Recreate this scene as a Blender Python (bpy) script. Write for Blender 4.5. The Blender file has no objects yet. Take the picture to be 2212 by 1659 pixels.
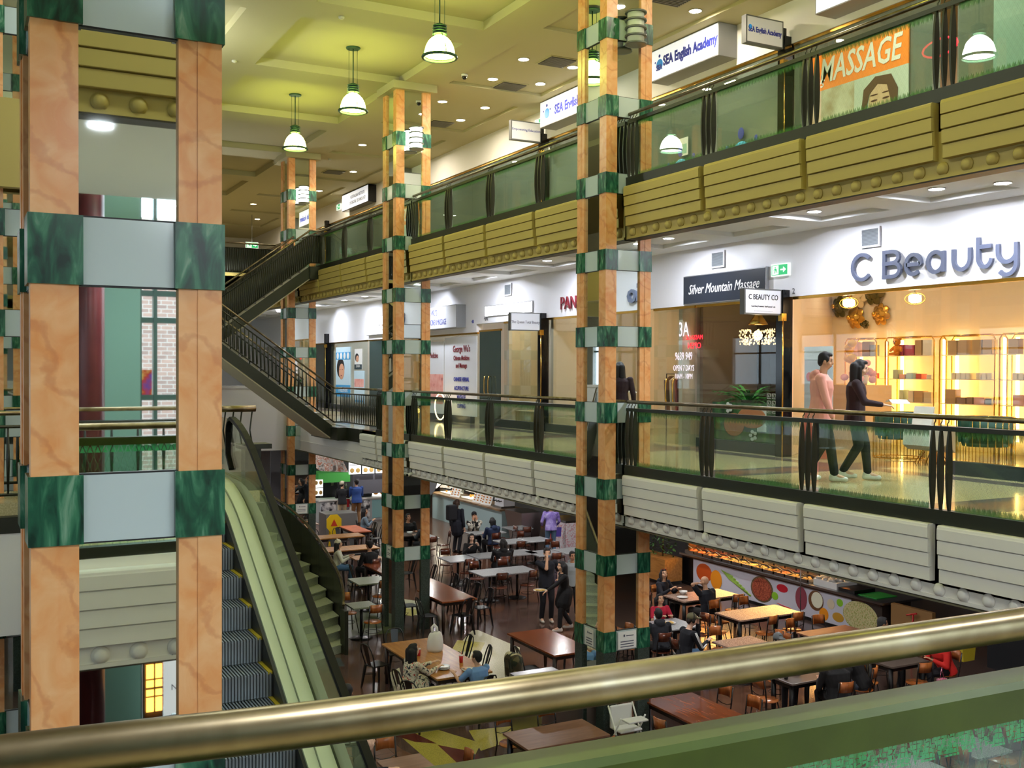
import bpy, bmesh, math, random
from mathutils import Vector, Matrix
S = bpy.context.scene
COL = S.collection
PI = math.pi
R = math.radians
rnd = random.Random(7)
# ---------------- camera, world, exposure ----------------
def make_camera():
    cd = bpy.data.cameras.new('camera'); co = bpy.data.objects.new('camera', cd); COL.objects.link(co)
    th, pi, ro = R(28), R(-.70), R(.2)
    fw = Vector((math.sin(th)*math.cos(pi), math.cos(th)*math.cos(pi), math.sin(pi)))
    rt = Vector((math.cos(th), -math.sin(th), 0)); up = rt.cross(fw)
    r2 = rt*math.cos(ro) + up*math.sin(ro); u2 = up*math.cos(ro) - rt*math.sin(ro)
    m = Matrix((r2, u2, -fw)).transposed().to_4x4(); m.translation = (0, 0, 1.5)
    co.matrix_world = m
    cd.sensor_fit = 'HORIZONTAL'; cd.sensor_width = 36; cd.lens = 2260/2212*36
    cd.clip_start = .05; cd.clip_end = 200
    S.camera = co
make_camera()
w = bpy.data.worlds.new('world'); S.world = w; w.use_nodes = True
w.node_tree.nodes['Background'].inputs[0].default_value = (.75, .87, 1, 1)
w.node_tree.nodes['Background'].inputs[1].default_value = 5.2
S.view_settings.view_transform = 'Standard'; S.view_settings.look = 'None'
S.view_settings.exposure = 1.15; S.view_settings.gamma = 1; S.view_settings.use_curve_mapping = False
cy = S.cycles
cy.use_denoising = True; cy.max_bounces = 7; cy.diffuse_bounces = 3; cy.glossy_bounces = 4
cy.transmission_bounces = 4; cy.transparent_max_bounces = 12; cy.caustics_reflective = False; cy.caustics_refractive = False
cy.sample_clamp_indirect = 4; cy.use_adaptive_sampling = True; cy.adaptive_threshold = .04
# ---------------- helpers ----------------
def lin(c):
    o = [((v/255)/12.92 if v/255 <= .04045 else ((v/255+.055)/1.055)**2.4) for v in c]
    return (o[0], o[1], o[2], 1)
MATS = {}
def new_mat(name):
    m = bpy.data.materials.new(name); m.use_nodes = True; MATS[name] = m
    return m, m.node_tree.nodes, m.node_tree.links, m.node_tree.nodes['Principled BSDF']
def M(name, c, rough=.5, metal=0, em=0, emc=None, coat=0):
    if name in MATS: return MATS[name]
    m, n, l, b = new_mat(name)
    b.inputs['Base Color'].default_value = lin(c); b.inputs['Roughness'].default_value = rough
    b.inputs['Metallic'].default_value = metal
    if coat: b.inputs['Coat Weight'].default_value = coat; b.inputs['Coat Roughness'].default_value = .08
    if em:
        b.inputs['Emission Color'].default_value = lin(emc or c); b.inputs['Emission Strength'].default_value = em
    return m
def ramp(n, l, src, stops):
    r = n.new('ShaderNodeValToRGB'); l.new(src, r.inputs[0])
    els = r.color_ramp.elements
    while len(els) < len(stops): els.new(.5)
    for e, (p, c) in zip(els, stops): e.position = p; e.color = lin(c)
    return r.outputs[0]
def N(name, stops, scale=5, rough=.5, detail=4, dist=0, stretch=(1, 1, 1), metal=0, bump=0, kind='noise', coat=0, rot=(0, 0, 0)):
    m, n, l, b = new_mat(name)
    tc = n.new('ShaderNodeTexCoord'); mp = n.new('ShaderNodeMapping')
    l.new(tc.outputs['Object'], mp.inputs[0]); mp.inputs['Scale'].default_value = stretch; mp.inputs['Rotation'].default_value = rot
    if kind == 'wave':
        t = n.new('ShaderNodeTexWave'); t.inputs['Scale'].default_value = scale; t.inputs['Distortion'].default_value = dist
        t.inputs['Detail'].default_value = detail; t.inputs['Detail Scale'].default_value = 1.5; out = t.outputs['Fac']
    elif kind == 'voronoi':
        t = n.new('ShaderNodeTexVoronoi'); t.inputs['Scale'].default_value = scale; out = t.outputs['Color']
    else:
        t = n.new('ShaderNodeTexNoise'); t.inputs['Scale'].default_value = scale; t.inputs['Detail'].default_value = detail
        t.inputs['Distortion'].default_value = dist; out = t.outputs['Fac']
    l.new(mp.outputs[0], t.inputs['Vector'])
    l.new(ramp(n, l, out, stops), b.inputs['Base Color'])
    b.inputs['Roughness'].default_value = rough; b.inputs['Metallic'].default_value = metal
    if coat: b.inputs['Coat Weight'].default_value = coat; b.inputs['Coat Roughness'].default_value = .07
    if bump:
        bp = n.new('ShaderNodeBump'); bp.inputs['Strength'].default_value = bump; bp.inputs['Distance'].default_value = .01
        l.new(out, bp.inputs['Height']); l.new(bp.outputs[0], b.inputs['Normal'])
    return m
def glass(name, tint, ior=1.45, rough=0, frost=0, fc=(200, 215, 205), pattern=0, ptop=0, pbot=0):
    """thin sheet: transparent plus mirror reflection by Fresnel; optional frosted share and a printed green lattice"""
    m, n, l, b = new_mat(name); n.remove(b)
    tr = n.new('ShaderNodeBsdfTransparent'); tr.inputs[0].default_value = lin(tint)
    gl = n.new('ShaderNodeBsdfGlossy'); gl.inputs['Roughness'].default_value = rough
    fr = n.new('ShaderNodeFresnel'); ge = n.new('ShaderNodeNewGeometry'); mi = n.new('ShaderNodeMix'); mi.inputs[2].default_value = ior; mi.inputs[3].default_value = 1/ior; l.new(ge.outputs['Backfacing'], mi.inputs[0]); l.new(mi.outputs[0], fr.inputs[0])
    mx = n.new('ShaderNodeMixShader'); l.new(fr.outputs[0], mx.inputs[0]); l.new(tr.outputs[0], mx.inputs[1]); l.new(gl.outputs[0], mx.inputs[2])
    out = mx.outputs[0]
    if frost:
        d = n.new('ShaderNodeBsdfDiffuse'); d.inputs[0].default_value = lin(fc)
        m2 = n.new('ShaderNodeMixShader'); m2.inputs[0].default_value = frost
        l.new(out, m2.inputs[1]); l.new(d.outputs[0], m2.inputs[2]); out = m2.outputs[0]
    if pattern:
        tc = n.new('ShaderNodeTexCoord'); sp = n.new('ShaderNodeSeparateXYZ'); l.new(tc.outputs['Object'], sp.inputs[0])
        def mth(op, a, bb=None, clamp=False):
            k = n.new('ShaderNodeMath'); k.operation = op; k.use_clamp = clamp
            for i, v in enumerate((a, bb)):
                if v is None: continue
                if isinstance(v, (int, float)): k.inputs[i].default_value = v
                else: l.new(v, k.inputs[i])
            return k.outputs[0]
        s = mth('ADD', sp.outputs[0], sp.outputs[1])
        fr2 = mth('FRACT', mth('MULTIPLY', s, 1/.06)); tri = mth('ABSOLUTE', mth('SUBTRACT', mth('MULTIPLY', fr2, 2), 1))
        zt = mth('DIVIDE', mth('SUBTRACT', ptop, sp.outputs[2]), .075)      # 0 at top edge .. 1 at .1 below
        zb = mth('DIVIDE', mth('SUBTRACT', sp.outputs[2], pbot), .075)
        mt = mth('MULTIPLY', mth('GREATER_THAN', tri, zt), mth('LESS_THAN', zt, 1))
        mb = mth('MULTIPLY', mth('GREATER_THAN', tri, zb), mth('LESS_THAN', zb, 1))
        fac = mth('MULTIPLY', mth('MAXIMUM', mt, mb), pattern)
        # fine lattice lines
        w1 = mth('FRACT', mth('MULTIPLY', mth('ADD', s, mth('MULTIPLY', sp.outputs[2], .6)), 14)); w2 = mth('FRACT', mth('MULTIPLY', mth('SUBTRACT', s, mth('MULTIPLY', sp.outputs[2], .6)), 14))
        ln = mth('MULTIPLY', mth('MAXIMUM', mth('LESS_THAN', w1, .07), mth('LESS_THAN', w2, .07)), .08)
        fac = mth('MAXIMUM', fac, ln)
        d = n.new('ShaderNodeBsdfDiffuse'); d.inputs[0].default_value = lin((92, 150, 76))
        m3 = n.new('ShaderNodeMixShader'); l.new(fac, m3.inputs[0]); l.new(out, m3.inputs[1]); l.new(d.outputs[0], m3.inputs[2]); out = m3.outputs[0]
    l.new(out, n['Material Output'].inputs[0])
    return m
def tag(o, label=None, cat=None, group=None, kind=None):
    if label: o['label'] = label
    if cat: o['category'] = cat
    if group: o['group'] = group
    if kind: o['kind'] = kind
    return o
def thing(name, label, cat, loc=(0, 0, 0), rz=0, group=None):
    o = bpy.data.objects.new(name, None); COL.objects.link(o); o.empty_display_size = .1
    o.location = loc; o.rotation_euler = (0, 0, rz)
    return tag(o, label, cat, group)
class MB:
    def __init__(s): s.v = []; s.f = []; s.mi = []; s.sm = []; s.cur = 0
    def add(s, vs, fs, smooth=False):
        b = len(s.v); s.v += [tuple(v) for v in vs]
        for f in fs: s.f.append(tuple(b+i for i in f)); s.mi.append(s.cur); s.sm.append(smooth)
        return s
    def box(s, a, b):
        x0, y0, z0 = a; x1, y1, z1 = b
        return s.add([(x0, y0, z0), (x1, y0, z0), (x1, y1, z0), (x0, y1, z0), (x0, y0, z1), (x1, y0, z1), (x1, y1, z1), (x0, y1, z1)],
                     [(0, 3, 2, 1), (4, 5, 6, 7), (0, 1, 5, 4), (1, 2, 6, 5), (2, 3, 7, 6), (3, 0, 4, 7)])
    def cbox(s, c, d, rz=0):
        hx, hy, hz = d[0]/2, d[1]/2, d[2]/2; cs, sn = math.cos(rz), math.sin(rz)
        vs = []
        for z in (-hz, hz):
            for x, y in ((-hx, -hy), (hx, -hy), (hx, hy), (-hx, hy)): vs.append((c[0]+x*cs-y*sn, c[1]+x*sn+y*cs, c[2]+z))
        return s.add(vs, [(0, 3, 2, 1), (4, 5, 6, 7), (0, 1, 5, 4), (1, 2, 6, 5), (2, 3, 7, 6), (3, 0, 4, 7)])
    def rings(s, rs, cap=True, closed=False, smooth=True):
        n = len(rs[0]); vs = [p for r in rs for p in r]; fs = []; k = len(rs)
        for i in range(k if closed else k-1):
            for j in range(n):
                a = i*n+j; b = i*n+(j+1) % n; c = ((i+1) % k)*n+(j+1) % n; d = ((i+1) % k)*n+j
                fs.append((a, b, c, d))
        s.add(vs, fs, smooth)
        if cap and not closed:
            b = len(s.v)-len(vs)
            s.f.append(tuple(b+i for i in reversed(range(n)))); s.mi.append(s.cur); s.sm.append(False)
            s.f.append(tuple(b+(k-1)*n+i for i in range(n))); s.mi.append(s.cur); s.sm.append(False)
        return s
    def tube(s, pts, r, n=8, cap=True, closed=False):
        pts = [Vector(p) for p in pts]; rs = []; k = len(pts); up = None
        rr = r if isinstance(r, (list, tuple)) else [r]*k
        for i, p in enumerate(pts):
            a = pts[(i-1) % k] if (i > 0 or closed) else p; b = pts[(i+1) % k] if (i < k-1 or closed) else p
            t = (b-a).normalized()
            if up is None:
                up = Vector((0, 0, 1)) if abs(t.z) < .9 else Vector((1, 0, 0))
            e1 = t.cross(up)
            if e1.length < 1e-4: e1 = t.cross(Vector((0, 1, 0)))
            e1.normalize(); e2 = e1.cross(t).normalized(); up = e2
            rs.append([p+(e1*math.cos(2*PI*j/n)+e2*math.sin(2*PI*j/n))*rr[i] for j in range(n)])
        return s.rings(rs, cap, closed)
    def lathe(s, prof, c=(0, 0, 0), n=16, smooth=True, cap=True, sx=1, sy=1):
        rs = [[(c[0]+r*sx*math.cos(2*PI*j/n), c[1]+r*sy*math.sin(2*PI*j/n), c[2]+z) for j in range(n)] for r, z in prof]
        return s.rings(rs, cap, False, smooth)
    def ell(s, c, r, n=12, m=8, rot=None):
        rs = []
        for i in range(m+1):
            ph = PI*(i/m) if 0 < i < m else (PI*.002 if i == 0 else PI*.998)
            ring = []
            for j in range(n):
                v = Vector((r[0]*math.sin(ph)*math.cos(2*PI*j/n), r[1]*math.sin(ph)*math.sin(2*PI*j/n), -r[2]*math.cos(ph)))
                if rot: v = rot @ v
                ring.append(Vector(c)+v)
            rs.append(ring)
        return s.rings(rs)
    def cap(s, a, b, ra, rb, n=10):
        """tapered capsule"""
        a = Vector(a); b = Vector(b); d = b-a; L = d.length
        if L < 1e-5: return s.ell(a, (ra, ra, ra))
        t = d/L; up = Vector((0, 0, 1)) if abs(t.z) < .9 else Vector((1, 0, 0)); e1 = t.cross(up).normalized(); e2 = e1.cross(t)
        rs = []
        for th in (-88, -60, -30, 0): rs.append([a+t*ra*math.sin(R(th))+(e1*math.cos(2*PI*j/n)+e2*math.sin(2*PI*j/n))*ra*math.cos(R(th)) for j in range(n)])
        for th in (0, 30, 60, 88): rs.append([b+t*rb*math.sin(R(th))+(e1*math.cos(2*PI*j/n)+e2*math.sin(2*PI*j/n))*rb*math.cos(R(th)) for j in range(n)])
        return s.rings(rs)
    def prism(s, poly, axis, a, b, smooth=False):
        """poly in the two other axes, extruded along axis from a to b"""
        def P(p, t): return {0: (t, p[0], p[1]), 1: (p[0], t, p[1]), 2: (p[0], p[1], t)}[axis]
        n = len(poly); vs = [P(p, a) for p in poly]+[P(p, b) for p in poly]
        fs = [tuple(range(n))[::-1], tuple(range(n, 2*n))]+[(i, (i+1) % n, n+(i+1) % n, n+i) for i in range(n)]
        b0 = len(s.v); s.v += vs
        for k, f in enumerate(fs): s.f.append(tuple(b0+i for i in f)); s.mi.append(s.cur); s.sm.append(smooth and k > 1)
        return s
    def mesh(s, name, mats):
        me = bpy.data.meshes.new(name); me.from_pydata(s.v, [], s.f); me.update()
        for m in (mats if isinstance(mats, (list, tuple)) else [mats]): me.materials.append(m)
        me.polygons.foreach_set('material_index', s.mi); me.polygons.foreach_set('use_smooth', s.sm)
        bm = bmesh.new(); bm.from_mesh(me); bmesh.ops.recalc_face_normals(bm, faces=bm.faces); bm.to_mesh(me); bm.free()
        return me
    def build(s, name, mats, parent=None, loc=None, world=False):
        o = bpy.data.objects.new(name, s.mesh(name, mats)); COL.objects.link(o)
        if parent:
            o.parent = parent
            if world: o.location = -Vector(parent.location)
        if loc: o.location = loc
        return o
def bevel(o, w=.01, seg=2):
    m = o.modifiers.new('bevel', 'BEVEL'); m.width = w; m.segments = seg; m.limit_method = 'ANGLE'
    return o
def struct(name, mb, mats, parent=None):
    o = mb.build(name, mats, parent)
    if not parent: o['kind'] = 'structure'
    return o
CHILD = {}
def dup(o, loc=None, rz=None, label=None, group=None, parent=None):
    c = o.copy(); COL.objects.link(c)
    if parent: c.parent = parent
    if loc is not None: c.location = loc
    if rz is not None: c.rotation_euler = (0, 0, rz)
    if label: c['label'] = label
    if group: c['group'] = group
    kids = CHILD.get(o)
    if kids is None: kids = CHILD[o] = list(o.children)
    for ch in kids: dup(ch, parent=c)
    return c
TXT = []
def text(name, s, size, loc, rx=PI/2, rz=0, mat=None, ext=.003, parent=None, align='LEFT', shear=0, sx=1, bold=0, flip=False):
    """lettering; the text's own x runs along rz"""
    cu = bpy.data.curves.new(name, 'FONT'); cu.body = s; cu.size = size; cu.extrude = ext; cu.align_x = align; cu.shear = shear
    cu.offset = bold; cu.resolution_u = 2
    o = bpy.data.objects.new(name, cu); COL.objects.link(o)
    o.location = loc; o.rotation_euler = (rx, 0, rz); o.scale = (-sx if flip else sx, 1, 1)
    if mat: cu.materials.append(mat)
    if parent:
        o.parent = parent; o.location = Vector(loc)-Vector(parent.location)
    TXT.append(o)
    return o
def bake_text():
    dg = bpy.context.evaluated_depsgraph_get()
    for o in TXT:
        me = bpy.data.meshes.new_from_object(o.evaluated_get(dg))
        n = bpy.data.objects.new(o.name, me); nm = o.name
        n.parent = o.parent; n.location = o.location; n.rotation_euler = o.rotation_euler; n.scale = o.scale
        for k in o.keys():
            if isinstance(o[k], str): n[k] = o[k]
        bpy.data.objects.remove(o); COL.objects.link(n); n.name = nm
# ---------------- materials ----------------
def marble(name, base, vein, light, rough=.22):
    m, n, l, b = new_mat(name)
    tc = n.new('ShaderNodeTexCoord'); mp = n.new('ShaderNodeMapping'); l.new(tc.outputs['Object'], mp.inputs[0])
    mp.inputs['Rotation'].default_value = (.3, .75, .2)
    no = n.new('ShaderNodeTexNoise'); no.inputs['Scale'].default_value = 5; no.inputs['Detail'].default_value = 6; no.inputs['Distortion'].default_value = 1.2
    l.new(mp.outputs[0], no.inputs['Vector'])
    wv = n.new('ShaderNodeTexWave'); wv.inputs['Scale'].default_value = 1.1; wv.inputs['Distortion'].default_value = 16; wv.inputs['Detail'].default_value = 6; wv.inputs['Detail Scale'].default_value = 1.2
    l.new(mp.outputs[0], wv.inputs['Vector'])
    c1 = ramp(n, l, no.outputs['Fac'], [(.3, base), (.7, light)])
    v = n.new('ShaderNodeValToRGB'); l.new(wv.outputs['Fac'], v.inputs[0]); v.color_ramp.elements[0].position = .0; v.color_ramp.elements[0].color = (1, 1, 1, 1)
    v.color_ramp.elements[1].position = .10; v.color_ramp.elements[1].color = (0, 0, 0, 1)
    mx = n.new('ShaderNodeMix'); mx.data_type = 'RGBA'; mu = n.new('ShaderNodeMath'); mu.operation = 'MULTIPLY'; mu.inputs[1].default_value = .34
    l.new(v.outputs[0], mu.inputs[0]); l.new(mu.outputs[0], mx.inputs[0]); l.new(c1, mx.inputs[6]); mx.inputs[7].default_value = lin(vein)
    l.new(mx.outputs[2], b.inputs['Base Color']); b.inputs['Roughness'].default_value = rough
    return m
ORANGE = marble('orange marble', (224, 150, 86), (186, 100, 50), (236, 184, 130), .3)
GREENM = N('green marble', [(.32, (10, 44, 36)), (.48, (28, 84, 62)), (.6, (58, 118, 88)), (.74, (136, 172, 146))], 4.5, .25, 9, .8, (3.2, 3.2, .9), rot=(.5, .75, .3))
GRANITE_D = N('dark green granite', [(.35, (38, 48, 44)), (.7, (72, 84, 78))], 60, .3, 3)
PANEL_W = M('back-painted pale glass', (190, 204, 206), .12)
MIRROR = M('mirror', (228, 236, 232), .015, 1)
GROUT = M('grey joint strip', (120, 122, 120), .5)
FASC_W = M('white painted plaster', (240, 236, 228), .5)
FASC_TINT = M('cream plaster with lamp yellow', (184, 163, 88), .55)  # cream with the pendants' yellow light mixed into the colour
WALL = M('white wall paint', (226, 224, 220), .7)
WALLSH = M('white shopfront paint', (232, 232, 238), .35)
CEIL = M('ceiling paint', (180, 174, 138), .8)
CEIL2 = M('white ceiling paint', (232, 234, 236), .7)
OLIVE = M('dark olive painted steel', (26, 29, 10), .45)
OLIVE_L = N('chipped olive green paint', [(.2, (46, 58, 14)), (.72, (56, 70, 20)), (.8, (84, 94, 54))], 9, .42, 6, 0, bump=.04)
OLIVE_L.node_tree.nodes['Principled BSDF'].inputs['Specular IOR Level'].default_value = .2
BLACKM = M('black powder-coated metal', (16, 16, 17), .3)
BRASS = N('worn brass', [(.3, (104, 91, 66)), (.6, (132, 120, 94)), (.8, (144, 136, 118))], 7, .33, 5, .6, metal=1)
STEEL = M('brushed stainless steel', (165, 166, 168), .28, 1)
GOLD = M('polished gold metal', (214, 168, 78), .2, 1)
BAL_G = glass('balustrade glass with green lattice', (236, 246, 238), 1.5, pattern=.62, ptop=.88, pbot=.05)
CLEAR = glass('clear shop glass', (246, 250, 248), 1.5)
ESC_G = glass('escalator glass', (242, 248, 242), 1.2)
TILE_T = N('terrazzo stair', [(.4, (150, 156, 138)), (.6, (176, 182, 160))], 80, .5, 2)
def floor_mid():
    m, n, l, b = new_mat('polished terrazzo with dark bands')
    tc = n.new('ShaderNodeTexCoord'); sp = n.new('ShaderNodeSeparateXYZ'); l.new(tc.outputs['Object'], sp.inputs[0])
    def mth(op, a, bb=None):
        k = n.new('ShaderNodeMath'); k.operation = op
        for i, v in enumerate((a, bb)):
            if v is None: continue
            if isinstance(v, (int, float)): k.inputs[i].default_value = v
            else: l.new(v, k.inputs[i])
        return k.outputs[0]
    x, y = sp.outputs[0], sp.outputs[1]
    no = n.new('ShaderNodeTexNoise'); no.inputs['Scale'].default_value = 60; l.new(tc.outputs['Object'], no.inputs['Vector'])
    base = ramp(n, l, no.outputs['Fac'], [(.35, (178, 164, 120)), (.65, (208, 196, 150))])
    def mix(fac, a, c):
        k = n.new('ShaderNodeMix'); k.data_type = 'RGBA'; l.new(fac, k.inputs[0]); l.new(a, k.inputs[6]); k.inputs[7].default_value = lin(c); return k.outputs[2]
    fy = mth('FRACT', mth('DIVIDE', mth('ADD', y, 1.2), 4.32))
    c = mix(mth('LESS_THAN', fy, .2), base, (104, 100, 100))
    c = mix(mth('MULTIPLY', mth('GREATER_THAN', fy, .05), mth('LESS_THAN', fy, .15)), c, (150, 108, 88))
    ed = mth('LESS_THAN', mth('ABSOLUTE', mth('SUBTRACT', x, 9.75)), .16); c = mix(ed, c, (96, 92, 92))
    ed = mth('LESS_THAN', mth('ABSOLUTE', mth('SUBTRACT', x, 12.55)), .2); c = mix(ed, c, (110, 98, 94))
    l.new(c, b.inputs['Base Color']); b.inputs['Roughness'].default_value = .12
    return m
FLOOR_M = floor_mid()
def floor_food():
    m, n, l, b = new_mat('worn maroon and brown floor tiles')
    tc = n.new('ShaderNodeTexCoord')
    br = n.new('ShaderNodeTexBrick'); br.offset = 0; br.inputs['Scale'].default_value = 1; br.inputs['Brick Width'].default_value = .4; br.inputs['Row Height'].default_value = .4
    br.inputs['Mortar Size'].default_value = .004; br.inputs['Color1'].default_value = lin((84, 54, 42)); br.inputs['Color2'].default_value = lin((98, 68, 52)); br.inputs['Mortar'].default_value = lin((60, 48, 42))
    l.new(tc.outputs['Object'], br.inputs['Vector'])
    no = n.new('ShaderNodeTexNoise'); no.inputs['Scale'].default_value = .22; no.inputs['Detail'].default_value = 1; l.new(tc.outputs['Object'], no.inputs['Vector'])
    r = n.new('ShaderNodeValToRGB'); r.color_ramp.interpolation = 'CONSTANT'; l.new(no.outputs['Fac'], r.inputs[0])
    r.color_ramp.elements[0].color = lin((78, 68, 66)); r.color_ramp.elements[1].position = .5; r.color_ramp.elements[1].color = lin((112, 78, 60))
    mx = n.new('ShaderNodeMix'); mx.data_type = 'RGBA'; mx.inputs[0].default_value = .5; l.new(br.outputs[0], mx.inputs[6]); l.new(r.outputs[0], mx.inputs[7])
    l.new(mx.outputs[2], b.inputs['Base Color']); b.inputs['Roughness'].default_value = .16
    return m
FLOOR_F = floor_food()
WOOD_R = N('glossy red-brown timber', [(.3, (98, 46, 24)), (.6, (138, 70, 36)), (.8, (160, 88, 46))], 2.2, .18, 6, .8, (9, 1, 9), coat=.3)
WOOD_Y = N('honey timber', [(.3, (150, 98, 44)), (.7, (188, 132, 68))], 2.2, .3, 6, .6, (9, 1, 9))
LAM_B = N('brown laminate', [(.3, (116, 80, 62)), (.7, (136, 98, 78))], 2, .4, 5, .5, (1, 8, 8))
GRAN_P = N('pink speckled granite', [(.35, (120, 96, 84)), (.5, (170, 140, 122)), (.7, (196, 168, 150))], 55, .25, 2)
GRAN_G = N('pale grey granite', [(.35, (128, 130, 132)), (.65, (178, 180, 182))], 60, .25, 2)
GRAN_N = N('green-grey granite', [(.35, (104, 112, 96)), (.65, (150, 160, 136))], 60, .3, 2)
CWOOD = N('amber chair plywood', [(.3, (140, 76, 34)), (.7, (178, 104, 52))], 3, .25, 4, .5, (8, 1, 1), coat=.3)
CWOOD_D = N('dark chair plywood', [(.3, (72, 34, 20)), (.7, (100, 50, 30))], 3, .25, 4, .5, (8, 1, 1), coat=.3)
WHITE_SIGN = M('lit white sign face', (228, 232, 242), .4, em=.3)
SIGN_OFF = M('white sign face', (225, 228, 235), .3)
DARKSIGN = M('charcoal sign face', (34, 40, 52), .35)
BLUEGREY = M('blue-grey letters', (80, 86, 106), .45)
INK = M('black ink', (22, 22, 26), .5)
NAVY = M('navy ink', (46, 56, 156), .5)
REDINK = M('dark red ink', (130, 30, 44), .5)
PAPER = M('white paper', (232, 232, 230), .6)
EXITG = M('exit sign green', (30, 170, 100), .4, em=.35)
BLACKG = M('black gloss panel', (10, 10, 12), .12)
LAMPW = M('downlight lens', (255, 252, 245), .3, em=270, emc=(255, 240, 214))
LAMPM = M('bright white downlight lens', (255, 252, 245), .3, em=450, emc=(240, 245, 255))
LAMPF = M('soft downlight lens', (255, 252, 245), .3, em=520, emc=(250, 248, 246))
# ======================= SETTING =======================
YN, YF = -6.0, 52.0          # hall extent
XL, XS = -9.0, 13.0          # left wall, shopfront line
EDGE = 9.2
COLS = [(8.8, -3.8), (8.8, 4.85), (8.8, 13.5), (8.8, 22.15), (8.8, 30.8), (.3, 5.13), (.3, 13.6), (.3, 22.2)]
ZM, ZU, ZF = 0.0, 4.45, -4.45
# floors
struct('floor', MB().box((XL, YN, ZF-.2), (26, YF, ZF)), FLOOR_F)
fm = MB().box((EDGE, YN, -.75), (XS+5, YF, 0)).box((XL, -3.1, -.75), (EDGE, 1.2, 0)).box((XL, 13, -.75), (.9, 31, 0)).box((.9, 13.0, -.75), (3.35, 15.5, 0)).box((XL, 31.15, -.75), (EDGE, YF, 0))
struct('floor', fm, FLOOR_M)
fu = MB().box((EDGE, YN, 4.05), (XS+5, YF, ZU)).box((XL, -3.1, 4.05), (EDGE, 1.0, ZU)).box((XL, 13.5, 4.05), (.9, 33, ZU)).box((XL, 33, 4.05), (EDGE, YF, ZU))
struct('floor', fu, FLOOR_M)
# walls
struct('wall_left', MB().box((XL-.2, YN, ZF), (XL, YF, .1)).box((XL-.2, YN, 3.3), (XL, YF, 8.6)).box((XL-.2, YN, .1), (XL, YN+1, 3.3)).box((XL-.2, 42, .1), (XL, YF, 3.3)), WALL)
mw = MB()  # unseen window band added to throw daylight on the lower fascia
for k in range(19): mw.box((XL-.15, YN+1+k*2.5, .1), (XL-.05, YN+1.08+k*2.5, 3.3))
for z in (.1, 2.4, 3.22): mw.box((XL-.15, YN+1, z), (XL-.05, 42, z+.08))
tag(MB().box((XL-.11, YN+1, .1), (XL-.10, 42, 3.3)).build('added_window_pane', glass('grey dimming pane', (176, 178, 178), 1.3)), kind='structure')  # tint dims the daylight of the added windows
struct('added_window_1', mw, M('teal window frame paint', (64, 96, 88), .45))
struct('wall_far', MB().box((XL, YF, ZF), (26, YF+.2, 8.6)), WALL)
struct('wall_near', MB().box((12.2, YN-.2, ZF), (26, YN, 8.6)).box((XL, YN-.2, ZF), (1.6, YN, 8.6)).box((1.6, YN-.2, 7.2), (12.2, YN, 8.6)), WALL)
struct('wall_right', MB().box((26, YN, ZF), (26.2, YF, 8.6)), WALL)
# upper ceiling: slab with recessed coffers over the atrium
CO = []
for cx in (7.3, 3.0):
    for k in range(-1, 9): CO.append((cx-1.65, 16.4+4.32*(k-2)-1.75, cx+1.65, 16.4+4.32*(k-2)+1.65))
def coffered(z, x0, x1, y0, y1, holes, depth, thick=.3, step=.0):
    mb = MB()
    xs = sorted({x0, x1, *[h[0] for h in holes], *[h[2] for h in holes]}); ys = sorted({y0, y1, *[h[1] for h in holes], *[h[3] for h in holes]})
    for i in range(len(xs)-1):
        for j in range(len(ys)-1):
            mx, my = (xs[i]+xs[i+1])/2, (ys[j]+ys[j+1])/2
            up = any(h[0] < mx < h[2] and h[1] < my < h[3] for h in holes)
            zz = z+depth if up else z
            mb.box((xs[i], ys[j], zz), (xs[i+1], ys[j+1], z+depth+thick))
    return mb
struct('ceiling', coffered(8.03, XL, 9.25, YN, YF, CO, .17), CEIL)
CO2 = [(9.9, 14.2+4.32*k, 12.3, 17.4+4.32*k) for k in range(-4, 8)]
struct('ceiling', coffered(8.03, 9.25, 26, YN, YF, CO2, .07), CEIL)
CO3 = [(10.6, 9.1+2.16*k, 12.45, 10.55+2.16*k) for k in range(-6, 19)]
struct('ceiling', coffered(3.95, 9.4, XS+5, YN, YF, CO3, .08, .02), CEIL2)
struct('ceiling', MB().box((9.4, YN, -.99), (26, YF, -.95)), CEIL)
struct('ceiling', MB().box((XL, -3.1, 3.6), (9.4, 1.0, 4.05)), CEIL2)
# far and near ends: solid parapet of the far cross gallery, slab faces
struct('trim_1', MB().box((XL, 31.0, -.9), (8.8, 31.15, 1.0)).box((XL, 30.96, .96), (8.8, 31.2, 1.04)), M('off-white parapet paint', (206, 200, 196), .6))
struct('trim_2', MB().box((XL, 33.0, 3.55), (9.0, 33.15, 4.6)), FASC_TINT)
struct('trim_3', MB().box((XL, 12.86, -1.46), (3.35, 13.0, -.32)).box((3.25, 13, -1.46), (3.35, 15.5, -.32)), FASC_W)
struct('trim_4', MB().box((XL, 12.84, -.32), (3.38, 13.0, -.14)), OLIVE)
struct('trim_5', MB().box((XL, 13.36, 3.6), (.9, 13.5, 4.62)).box((.9, 13.5, 3.6), (1.0, 33, 4.62)), FASC_TINT)
struct('trim_6', MB().box((.9, 15.5, -1.0), (1.0, 31, .0)), FASC_W)
struct('trim_7', MB().box((EDGE-.03, 25.4, -.9), (EDGE, YF, -.04)).box((EDGE-.05, 25.4, -.62), (EDGE-.03, YF, -.6)), FASC_W)
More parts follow.
